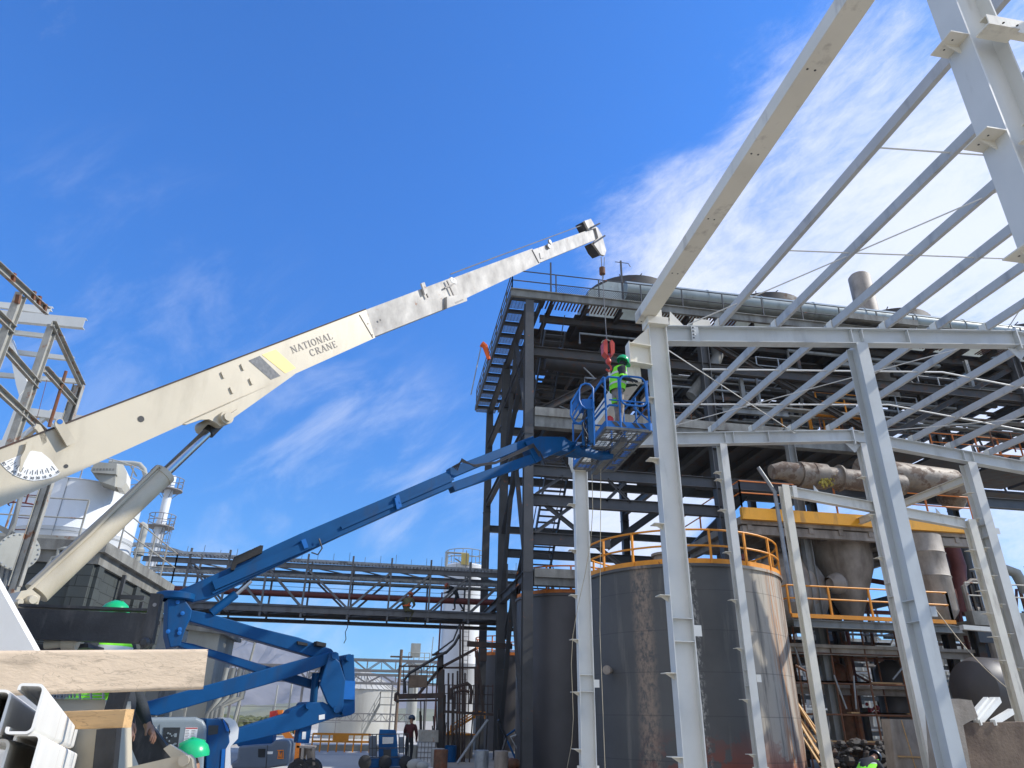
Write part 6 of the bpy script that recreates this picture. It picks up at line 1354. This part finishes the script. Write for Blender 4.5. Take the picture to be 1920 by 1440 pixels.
m = MB(); p = at(272, 990, Y=33); q = at(258, 1045, Y=33); m.tube([q-V((0, 0, 3)), q, p, p+V((0, 0, .05)), p+V((-.2, 0, .15))], .14, 10); m.lathe(q+V((0, 0, .1)), [(.22, 0), (.22, .25), (.14, .3)], 12); single('vent_pipe', m, M['farwall'], 'short white vent pipe with a bent tip beside the roof handrail', 'pipe')

# ---------------------------------------------------------------- low buildings behind the lift
m = MB(); a = at(285, 1160, Y=34); b_ = at(425, 1150, Y=34); m.bb((a.x-.4, 34, 0), (at(345, 1160, Y=34).x, 40, at(300, 1160, Y=34).z)); W1 = thing('utility_building', 'pale grey concrete building behind the blue lift arms', 'building', (a.x, 34, 0)); part('wall', m, M['farwall'], W1)
m = MB(); m.bb((a.x-.6, 33.8, at(300, 1160, Y=34).z), (at(350, 1160, Y=34).x, 40.2, at(300, 1160, Y=34).z+.18)); part('roof', m, M['beamgrey'], W1)
m = MB()
for x0, y0, x1, y1 in ((283, 1215, 310, 1245), (300, 1290, 345, 1335), (290, 1158, 300, 1163)): p, q = at(x0, y0, Y=34), at(x1, y1, Y=34); m.bb((p.x, 33.95, q.z), (q.x, 33.999, p.z))
part('panel', m, M['galv'], W1)
W2 = thing('utility_building', 'small roofed concrete block right behind the lift riser', 'building', (at(400, 1200, Y=30).x, 30, 0))
p, q = at(352, 1190, Y=30), at(414, 1180, Y=30); m = MB(); m.bb((p.x, 30, 0), (q.x, 33, at(400, 1182, Y=30).z)); part('wall', m, M['farwall'], W2)
m = MB(); z_ = at(400, 1182, Y=30).z; m.prism([(p.x-.2, 29.8, z_), (q.x+.25, 29.8, z_-.15), (q.x+.25, 29.8, z_), (p.x-.2, 29.8, z_+.16)], (0, 3.4, 0)); part('roof', m, M['beamgrey'], W2)
m = MB()
for k in range(4): x = at(388+k*8, 1350, Y=29.5).x; m.tube([(x, 29.5, 0), (x, 29.5, 1.6+.1*k), (x+.3+.1*k, 29.6, 2.2), (x+.35+.1*k, 29.7, 3.2)], .11, 10)
part('wall_pipe', m, M['farwall'], W2)
m = MB(); p, q = at(310, 1300, Y=28), at(345, 1345, Y=28); m.rail([(p.x-1.5, 28, q.z), (q.x, 28, q.z)], .45, .5, .03); part('fence_rail', m, M['farwall'], W2)
LB = thing('light_pole', 'tall grey double-headed lamp pole in front of the mountain', 'lamp pole', (at(445, 1350, Y=45).x, 45, 0))
p = at(478, 1205, Y=45); q = at(438, 1375, Y=45); m = MB(); m.tube([(p.x-.55, 45, 0), (p.x, 45, p.z)], .11, 8, r2=.06); part('pole', m, M['farwall'], LB)
for s_ in (-1, 1):
    m = MB(); m.tube([(p.x, 45, p.z), (p.x+s_*.6, 45, p.z+.15), (p.x+s_*.9, 45, p.z+.12)], .04, 6); m.box((p.x+s_*1.0, 45, p.z+.1), (.5, .25, .12)); part('lamp_head', m, M['farsteel'], LB)
for k, (x, y0, Y, lab) in enumerate(((549, 1272, 60, 'thin pole between the blue arms'), (521, 1285, 70, 'thinner far pole left of the blue knuckle'))):
    a = at(x, y0, Y=Y); m = MB(); m.tube([(a.x, Y, 0), (a.x, Y, a.z)], .07, 6); single('pole', m, M['farwall'], lab, 'pole')
m = MB(); a, b_ = at(385, 1243, Y=52), at(600, 1262, Y=52); m.truss((a.x, 52, a.z-.9), (b_.x, 52, a.z-.9), .9, 9, .1, 'W'); m.truss((a.x, 53.5, a.z-.9), (b_.x, 53.5, a.z-.9), .9, 9, .1, 'W')
for x in (a.x+2, b_.x-1): m.bar((x, 52, 0), (x, 52, a.z-.9), .15)
single('truss_bridge', m, M['farsteel'], 'distant thin pipe truss crossing left of the mountain, behind the crossed arms', 'truss')
m = MB(); rnd = random.Random(6)
for k in range(260):
    a = at(rnd.uniform(410, 560), 1345, Y=rnd.uniform(75, 120)); c = V((a.x, a.y, rnd.uniform(.2, 1.3)))
    m.ball(c, rnd.uniform(.3, .9), 6, 4, (1, 1, .7))
struct('scrub', m, M['leaf'], 'stuff')
m = MB()
for k in range(12): x = -32+k*2.6; m.bar((x, 66, 0), (x, 66, 2.4), .07)
for z_ in (.3, 1.2, 2.3): m.bar((-32, 66, z_), (-3, 66, z_), .04)
single('chain_fence', m, M['farsteel'], 'thin wire fence in front of the scrub hill', 'fence')

# ---------------------------------------------------------------- far silos and yard
c = at(672, 1330, Y=66); CS = thing('grain_silo', 'wide pale silo with a ribbed conical roof beyond the blue lift', 'silo', (c.x, 69.4, 0))
ez = at(672, 1291, Y=66).z; az = at(690, 1264, Y=69).z; rr_ = (at(745, 1330, Y=69).x-at(600, 1330, Y=69).x)/2
m = MB(); m.lathe((c.x, 69.4, 0), [(rr_, 0)]+[(rr_+(.02 if k % 2 else 0), ez*k/9) for k in range(1, 9)]+[(rr_, ez)], 48); part('shell', m, M['sheet'], CS)
m = MB()
for k in range(40):
    a0, a1 = k/40*6.283, (k+.55)/40*6.283; C_ = lambda r__, a, z: V((c.x+r__*math.cos(a), 69.4+r__*math.sin(a), z)); m.add([C_(rr_+.12, a0, ez), C_(rr_+.12, a1, ez), C_(.3, a1, az+.4), C_(.3, a0, az+.4)], [(0, 1, 2, 3)]); m.add([C_(rr_+.1, a1, ez-.02), C_(rr_+.1, a0+.157, ez-.02), C_(.3, a0+.157, az+.3), C_(.3, a1, az+.3)], [(0, 1, 2, 3)])
part('cone_roof', m, M['sheet'], CS)
m = MB(); fy = 69.4-rr_-.03; puttext(m, '01 TK 12 1307', .36, V((c.x-1.9, fy+.35, 2.2)), V((1, 0, 0)), UP); puttext(m, '100 TM', .32, V((c.x-2.0, fy+.35, 1.75)), V((1, 0, 0)), UP); part('stencilled_text', m, M['greyink'], CS)
m = MB(); tl = (c.x-rr_, fy-1.2, at(672, 1352, Y=64).z); m.truss((c.x-rr_-1, fy-1.2, tl[2]), (c.x+rr_+1, fy-1.2, tl[2]), .55, 18, .07, 'W'); m.bar((c.x+rr_+.8, fy-1.2, 0), (c.x+rr_+.8, fy-1.2, tl[2]), .1); m.bar((c.x-rr_-.9, fy-1.2, 0), (c.x-rr_-.9, fy-1.2, tl[2]), .1); single('truss_gantry', m, M['farsteel'], 'low thin truss crossing in front of the conical-roof silo', 'truss')
m = MB(); a = at(706, 1385, Y=62); m.bar((a.x-1.2, 62, .1), (a.x, 62, 2.6), .06, .2); m.rail([(a.x-1.2, 61.9, .2), (a.x, 61.9, 2.6)], .9, .8, .03); m.rail([(a.x, 61.9, 2.6), (a.x+1.2, 61.9, 2.6)], .9, .8, .03); m.bar((a.x, 62, 2.55), (a.x+1.2, 62, 2.55), .5, .08); single('access_stair', m, M['farwall'], 'small access stair at the foot of the conical-roof silo', 'stair')
m = MB(); a, b_ = at(586, 1386, Y=41), at(694, 1386, Y=41)
for z_ in (.48, .82): m.bar((a.x, 41, z_), (b_.x, 41, z_), .06, .10)
for k in range(8): x = a.x+(b_.x-a.x)*k/7; m.bar((x, 41, 0), (x, 41, .85), .07)
m.bb((a.x+1.0, 40.9, .45), (a.x+1.8, 40.95, .86)); single('barrier', m, M['rail'], 'yellow and orange barrier rail in front of the silo', 'barrier')
m = MB(); m.bb((a.x-.5, 42.6, 0), (b_.x+.5, 42.8, .28)); single('kerb_wall', m, M['farwall'], 'low pale kerb wall behind the yellow barrier', 'wall')
SB = thing('truss_bridge', 'distant double-deck pipe truss above the conical-roof silo', 'truss', (at(740, 1240, Y=58).x, 58, 0))
for y_, h_ in ((1262, .75), (1286, .6)):
    a, b_ = at(655, y_-12, Y=58), at(900, y_-12, Y=58)
    m = MB(); m.truss((a.x-3, 58, a.z-.2), (b_.x, 58, a.z-.2), h_, 12, .09, 'W'); m.truss((a.x-3, 59.5, a.z-.2), (b_.x, 59.5, a.z-.2), h_, 12, .09, 'W'); part('truss_girder', m, M['farsteel'], SB)
m = MB()
for x_ in (735, 800): p = at(x_, 1300, Y=58); m.bar((p.x, 58, 0), (p.x, 58, a.z), .12)
part('trestle_leg', m, M['farsteel'], SB)
UPo = thing('utility_pole', 'wooden utility pole with a crossarm above the conical-roof silo', 'utility pole', (at(748, 1300, Y=50).x, 50, 0)); p = at(753, 1218, Y=50)
m = MB(); m.tube([(p.x, 50, 0), (p.x, 50, p.z)], .1, 8); part('pole', m, M['brown'], UPo); m = MB(); m.bar((p.x-.7, 50, p.z-.45), (p.x+.75, 50, p.z-.45), .1); part('crossarm', m, M['brown'], UPo)
p = at(780, 1208, Y=80); m = MB(); m.lathe((p.x, 80, 0), [(.55, 0), (.55, p.z-2.2)], 14); m.box((p.x+.4, 80, p.z-2), (2.2, 1.4, .15)); m.rail([(p.x-.7, 79.4, p.z-1.9), (p.x+1.5, 79.4, p.z-1.9)], 1, .6, .04); m.box((p.x, 80, p.z-.6), (1, 1, 1.3)); m.bar((p.x+1.6, 80, p.z-3.5), (p.x+1.8, 80, p.z+.8), .08); single('bucket_elevator', m, M['farwall'], 'thin pale elevator tower with a platform between the silo and the tall tank', 'tower')
# tall white tank
p, q = at(834, 1060, Y=52), at(909, 1060, Y=52); tx, tr_ = (p.x+q.x)/2, (q.x-p.x)/2; TT = thing('tall_tank', 'tall slim white tank with a cage ladder behind the pipe bridge', 'tank', (tx, 52, 0))
m = MB(); m.lathe((tx, 52, 0), [(tr_, 0), (tr_, 5), (tr_+.01, 5.02), (tr_, 5.04), (tr_, p.z-.1), (tr_-.1, p.z), (0, p.z+.25)], 40); part('shell', m, M['silo'], TT)
m = MB(); m.tube(ring((tx, 52), tr_-.05, p.z+1.0, 0, 6.283, 30), .03, 5); m.tube(ring((tx, 52), tr_-.05, p.z+.5, 0, 6.283, 30), .025, 5)
for k in range(14): t_ = k/14*6.283; m.bar((tx+tr_*math.cos(t_), 52+tr_*math.sin(t_), p.z), (tx+tr_*math.cos(t_), 52+tr_*math.sin(t_), p.z+1), .045)
part('handrail', m, M['farwall'], TT)
m = MB(); a = at(838, 1036, Y=50.5); b_ = at(876, 1036, Y=50.5); m.tube([(a.x, 50.5, p.z-.5), (a.x, 50.5, a.z), (b_.x, 50.5, a.z), (b_.x, 50.5, p.z-.2)], .08, 8); m.bar((a.x+.6, 50.5, a.z-.4), (a.x+1.3, 50.5, a.z-.8), .08); part('top_davit', m, M['farwall'], TT)
m = MB(); b2 = at(872, 1048, Y=50.4); m.box((b2.x, 50.4, b2.z), (.55, .1, .8)); part('warning_sign', m, M['yellowpaint'], TT)
a = at(872, 1350, Y=50); m = MB(); lx = at(874, 1200, Y=50).x
for s_ in (-.2, .2): m.bar((lx+s_, 52-tr_-.2, .5), (lx+s_, 52-tr_-.2, p.z+.8), .05)
z_ = 1
while z_ < p.z: m.bar((lx-.2, 52-tr_-.2, z_), (lx+.2, 52-tr_-.2, z_), .03); m.tube([(lx+.36*math.cos(t_), 52-tr_-.2-.6*math.sin(t_), z_) for t_ in [math.pi*k/6 for k in range(7)]], .02, 4) if int(z_*10) % 9 == 0 else None; z_ += .3
part('ladder', m, M['farsteel'], TT); m = MB(); m.tube([(tx-tr_-.12, 51.5, 0), (tx-tr_-.12, 51.5, p.z-2)], .06, 6); part('drain_pipe', m, M['redpipe'], TT)

# ---------------------------------------------------------------- rusty scaffold frame and clutter under the bridge
yr = yplane(33.0); RF = thing('rusty_platform', 'dark rusty railed platform with a box and bent pipes, left of the tall dark columns', 'platform', yr.px(826, 1440)); RF.location.z = 0; WLOC[RF.name] = V(RF.location)
m = MB()
for x in (824, 829): yr.bar(m, x, 1228, x-2, 1442, .12, .12)
yr.bar(m, 826, 1228, 825, 1250, .18, .18); yr.bar(m, 810, 1228, 838, 1224, .08, .1); part('post', m, M['dark2'], RF)
m = MB()
for x0, y0, x1, y1, w_ in ((747, 1306, 832, 1304, .2), (745, 1314, 832, 1313, .08), (832, 1334, 925, 1340, .1), (832, 1252, 895, 1252, .08), (748, 1249, 830, 1250, .06), (752, 1278, 826, 1283, .04), (778, 1310, 826, 1252, .12), (826, 1252, 893, 1216, .12), (893, 1250, 893, 1335, .16), (876, 1207, 960, 1212, .22), (893, 1220, 906, 1335, .14), (906, 1216, 905, 1240, .3)): yr.bar(m, x0, y0, x1, y1, w_, w_)
for x in (748, 757, 767, 779, 790, 801, 812, 820): yr.bar(m, x, 1250, x-1, 1306, .04, .04)
for x in range(834, 925, 9): yr.bar(m, x, 1284, x-1, 1336, .04, .04)
for y in (1284, 1300, 1318): yr.bar(m, 834, y, 925, y+3, .035, .035)
part('rail_frame', m, M['rustdark'], RF)
m = MB()
for x, y0 in ((832, 1255), (841, 1262), (849, 1262), (858, 1258), (863, 1170), (868, 1168), (872, 1262)): m.tube([yr.px(x, y0), yr.px(x-2, 1442)], .045, 6)
m.tube([yr.px(x, y) for x, y in ((846, 1312), (846, 1292), (860, 1286), (868, 1284), (876, 1281), (882, 1286), (884, 1296), (882, 1320))], .07, 8); m.tube([yr.px(x, y) for x, y in ((852, 1330), (853, 1298), (870, 1294), (880, 1298))], .06, 8)
m.tube([yr.px(x, y) for x, y in ((748, 1316), (741, 1312), (742, 1302), (748, 1298))], .07, 8); part('pipe', m, M['rustdark'], RF)
m = MB(); yr.poly(m, [(766, 1266), (801, 1266), (800, 1288), (767, 1289)], .5, .1); part('junction_box', m, M['brown'], RF)
m = MB(); yr.poly(m, [(785, 1368), (822, 1369), (822, 1392), (785, 1390)], .3, .5); part('steel_sheet', m, M['rustgal'], RF)
m = MB(); m.tube([yr.px(x, y, .2) for x, y in ((862, 1190), (852, 1208), (838, 1222), (822, 1230), (805, 1240), (785, 1252), (768, 1262), (758, 1275), (760, 1300))], .07, 6); m.tube([yr.px(x, y, .2) for x, y in ((862, 1170), (850, 1200), (815, 1226))], .04, 5); part('cable_bundle', m, M['black'], RF)
m = MB(); rnd = random.Random(14)
for k in range(26):
    x = rnd.uniform(772, 935); y0 = rnd.uniform(1300, 1370); yr.bar(m, x, y0, x+rnd.uniform(-8, 6), 1442, rnd.uniform(.03, .09), .05, rnd.uniform(-3, .4))
part('scaffold_tube', m, M['dark2'], RF)
IB = thing('ibc_tote', 'caged white liquid tote under the rusty platform', 'tote', yr.px(798, 1432)); m = MB(); p, q = yr.px(784, 1391, .6), yr.px(814, 1430, .6); m.bb((p.x, 32.4, q.z), (q.x, 33.3, p.z)); part('plastic_tank', m, M['silo'], IB)
m = MB(); m.grid((p.x, 32.37, q.z), (q.x-p.x, 0, 0), (0, 0, p.z-q.z), 5, 4, .025); m.grid((q.x+.02, 32.4, q.z), (0, .9, 0), (0, 0, p.z-q.z), 4, 4, .025); part('wire_cage', m, M['farsteel'], IB)
m = MB(); p, q = at(832, 1378, Y=36), at(885, 1440, Y=36); m.bb((p.x, 36, 0), (q.x, 40, p.z)); single('concrete_block', m, M['concrete'], 'low concrete tank wall catching sunlight behind the rusty platform', 'wall')
m = MB(); m.bb((p.x-.1, 35.9, p.z), (q.x+.1, 40, p.z+.06)); m.bar((p.x+.2, 35.8, p.z+.1), (p.x+1.4, 35.8, p.z+.8), .05, .1); m.rail([(p.x+.3, 35.9, p.z+.1), (p.x+1.4, 35.9, p.z+.75)], .3, .5, .03); m.rail([(p.x+1.4, 35.9, p.z+.7), (q.x+.5, 35.9, p.z+.7)], .3, .6, .03); single('yellow_stair_rail', m, M['rail'], 'yellow stair rail on the low concrete tank wall', 'handrail')
rnd = random.Random(31)
for k in range(16):
    x = at(rnd.uniform(770, 1000), 1440, Y=30).x; y = rnd.uniform(27, 33); m = MB(); r_ = rnd.random()
    if r_ < .4: m.ball((x, y, .15), rnd.uniform(.15, .3), 9, 6, (1.3, 1, .8))
    elif r_ < .7: m.lathe((x, y, 0), [(.25, 0), (.25, .6), (.22, .62), (0, .62)], 16)
    else: m.tube([(x, y, .05), (x+rnd.uniform(-.8, .8), y+.3, 1.0), (x+rnd.uniform(-.3, 1.2), y, 1.6)], .05, 7)
    single('scrap_piece', m, M[rnd.choice(['galv', 'farwall', 'blue', 'vessel', 'rust', 'panel'])], 'one of the scattered drums, bags and bent pipes at the foot of the dark columns', 'scrap', None, 'scrap at the foot of the dark columns')
m = MB(); m.tube([(6.6, 31.6, 1.9), (8.0, 31.2, 1.9)], .55, 16); 
# ---------------------------------------------------------------- right ground level: walls, far racks, beams, tank, rope
yw = yplane(17.2); m = MB(); yw.poly(m, [(1806, 1355), (1802, 1372), (1815, 1356)], .1)
W3 = thing('concrete_wall', 'broken concrete wall and block at the lower right corner', 'wall', yw.px(1850, 1440)); p0_ = yw.px(1780, 1360)
m = MB(); yw.poly(m, [(1803, 1355), (2100, 1352), (2150, 1600), (1830, 1600)], 1.2, -.4); part('wall', m, M['brown'], W3)
m = MB(); yw.poly(m, [(1774, 1312), (1798, 1310), (1818, 1352), (1806, 1360), (1850, 1600), (1800, 1600)], .8, 0); part('pillar', m, M['concrete'], W3)
m = MB(); yw.poly(m, [(1798, 1310), (1822, 1313), (1834, 1345), (1808, 1358)], .7, -.05); part('pillar', m, M['concrete'], W3)
m = MB(); a = at(1668, 1350, Y=21); 
yq = yplane(21.0); yq.poly(m, [(1668, 1348), (1745, 1350), (1790, 1600), (1700, 1600)], .4, 0); w4 = single('plywood_hoarding', m, M['vessel'], 'tall dusty board panel left of the big white post near the ground', 'panel')
m = MB(); yq.bar(m, 1690, 1350, 1735, 1500, .02, .02, .01); yq.bar(m, 1684, 1418, 1735, 1420, .04, .04, .02); part('batten', m, M['wood2'], w4)
m = MB(); rnd = random.Random(12)
for k in range(170):
    c = at(rnd.uniform(1540, 1660), rnd.uniform(1392, 1480), Y=22.5+rnd.uniform(-.4, .5)); m.ball(c, rnd.uniform(.06, .2), 6, 4, (1, 1, rnd.uniform(.4, 1)))
single('netting_heap', m, M['dark2'], 'dark lumpy heap between the slim cream post and the board panel', 'heap')
for k, (x0, y0, x1, y1) in enumerate(((1822, 1345, 1850, 1312), (1829, 1350, 1862, 1312), (1834, 1355, 1872, 1312), (1862, 1355, 1896, 1334))):
    m = MB(); a = at(x0, y0, Y=17.6); b_ = at(x1, y1, Y=18.6); m.bar(a, b_, .12, .14); single('steel_offcut', m, M['white'], 'white steel piece sticking up from the pile on the lower right wall' if k < 3 else 'white steel piece lying apart at the right end of the pile', 'steel beam', None, 'white steel offcuts on the wall')
m = MB(); c = at(1838, 1290, Y=24); m.lathe((c.x+.2, 24.5, c.z), [(0, -.35), (.5, -.3), (.95, -.05), (1.1, .35), (1.1, 4)], 30, (1, .25, 0)); single('horizontal_tank', m, M['tank2'], 'dark horizontal tank behind the lower right wall', 'tank')
m = MB(); a, b_ = at(1803, 1176, Y=24), at(1863, 1181, Y=24); m.bar(a, b_, .2, .16); single('steel_beam', m, M['white'], 'short white beam end behind the right white columns', 'steel beam')
m = MB(); a, b_ = at(1754, 1142, Y=25.9), at(1900, 1300, Y=22); P_ = [a.lerp(b_, k/8)-UP*.5*math.sin(math.pi*k/8)*.6 for k in range(9)]; m.tube(P_, .018, 5); single('rope', m, M['rope'], 'pale slack rope running down from the yellow railing to the right', 'rope')
m = MB(); a, b_ = at(1110, 890, Y=14.8), at(1060, 1440, Y=21.5); b_.z = max(.02, b_.z); P_ = [a.lerp(b_, k/10)+V((.12*math.sin(k*.9), 0, 0)) for k in range(11)]; m.tube(P_, .008, 4); m.tube([V((4.5, 14.6, BZ-.1)), V((4.9, 16.5, 3.5)), V((5.2, 17.5, .02))], .007, 4); single('tag_line', m, M['rope'], 'thin pale tag line hanging from the lift basket beside the left white column', 'rope')
# far pipe racks seen through the ground storey
WH = thing('warehouse', 'pale long shed wall glimpsed through the dark ground storey', 'building', (20, 56, 0))
m = MB(); m.bb((19, 56, 0), (62, 62, 8.2)); part('wall', m, M['farwall'], WH)
m = MB()
for k in range(60): m.bb((19.2+k*.7, 55.93, .2), (19.3+k*.7, 55.999, 8.0))
part('cladding_ribs', m, M['sheet'], WH)['kind'] = 'stuff'
for k in range(8):
    m = MB(); m.bb((21+k*5, 55.9, 3.2), (23.4+k*5, 55.95, 5.2)); part('window', m, M['panel'], WH)
rnd = random.Random(77); RK = thing('pipe_rack', 'bright cluttered pipe rack seen through the dark ground storey', 'pipe rack', (22, 47, 0))
for j, (mt, w0, w1) in enumerate((('farwall', .1, .3), ('farsteel', .08, .2), ('silo', .08, .2), ('vessel', .1, .25))):
    m = MB()
    for k in range(60):
        x = rnd.uniform(16, 40); Y = rnd.uniform(44, 50); z_ = rnd.uniform(.3, 8); t_ = rnd.random(); w_ = rnd.uniform(w0, w1)
        if t_ < .35: m.bar((x, Y, z_), (x+rnd.uniform(2, 7), Y, z_), w_)
        elif t_ < .75: m.bar((x, Y, z_), (x+rnd.uniform(-.3, .3), Y, z_+rnd.uniform(.8, 2.6)), w_)
        else: m.bar((x, Y, z_), (x+rnd.uniform(-2, 2), Y, z_+rnd.uniform(.5, 2)), w_*.6)
    part('rack_steel', m, M[mt], RK)['kind'] = 'stuff'
m = MB()
for z_ in (1.2, 3.2, 5.2, 7.4): m.ib((15, 44.5, z_), (42, 44.5, z_), .25, .2)
for x in range(16, 42, 4): m.ib((x, 45, 0), (x, 45, 8), .25, .25)
part('rack_frame', m, M['dark'], RK)
m = MB(); 
for k in range(14): a = at(rnd.uniform(1600, 1650), rnd.uniform(1318, 1345), Y=33); m.ball(a, rnd.uniform(.06, .16), 7, 5)
single('red_valve_cluster', m, M['red'], 'small cluster of red valves in the dark ground storey', 'valves')

# ---------------------------------------------------------------- haze
m = MB(); m.bb((-1600, -150, -3), (1600, 2750, 260)); hm = bpy.data.materials.new('haze'); hm.use_nodes = True; t = hm.node_tree
for n_ in list(t.nodes): t.nodes.remove(n_)
pv = t.nodes.new('ShaderNodeVolumePrincipled'); ou = t.nodes.new('ShaderNodeOutputMaterial'); t.links.new(pv.outputs[0], ou.inputs['Volume'])
pv.inputs['Color'].default_value = (.75, .85, 1, 1); pv.inputs['Density'].default_value = .00016; pv.inputs['Anisotropy'].default_value = .2
struct('haze', m, hm, 'stuff')
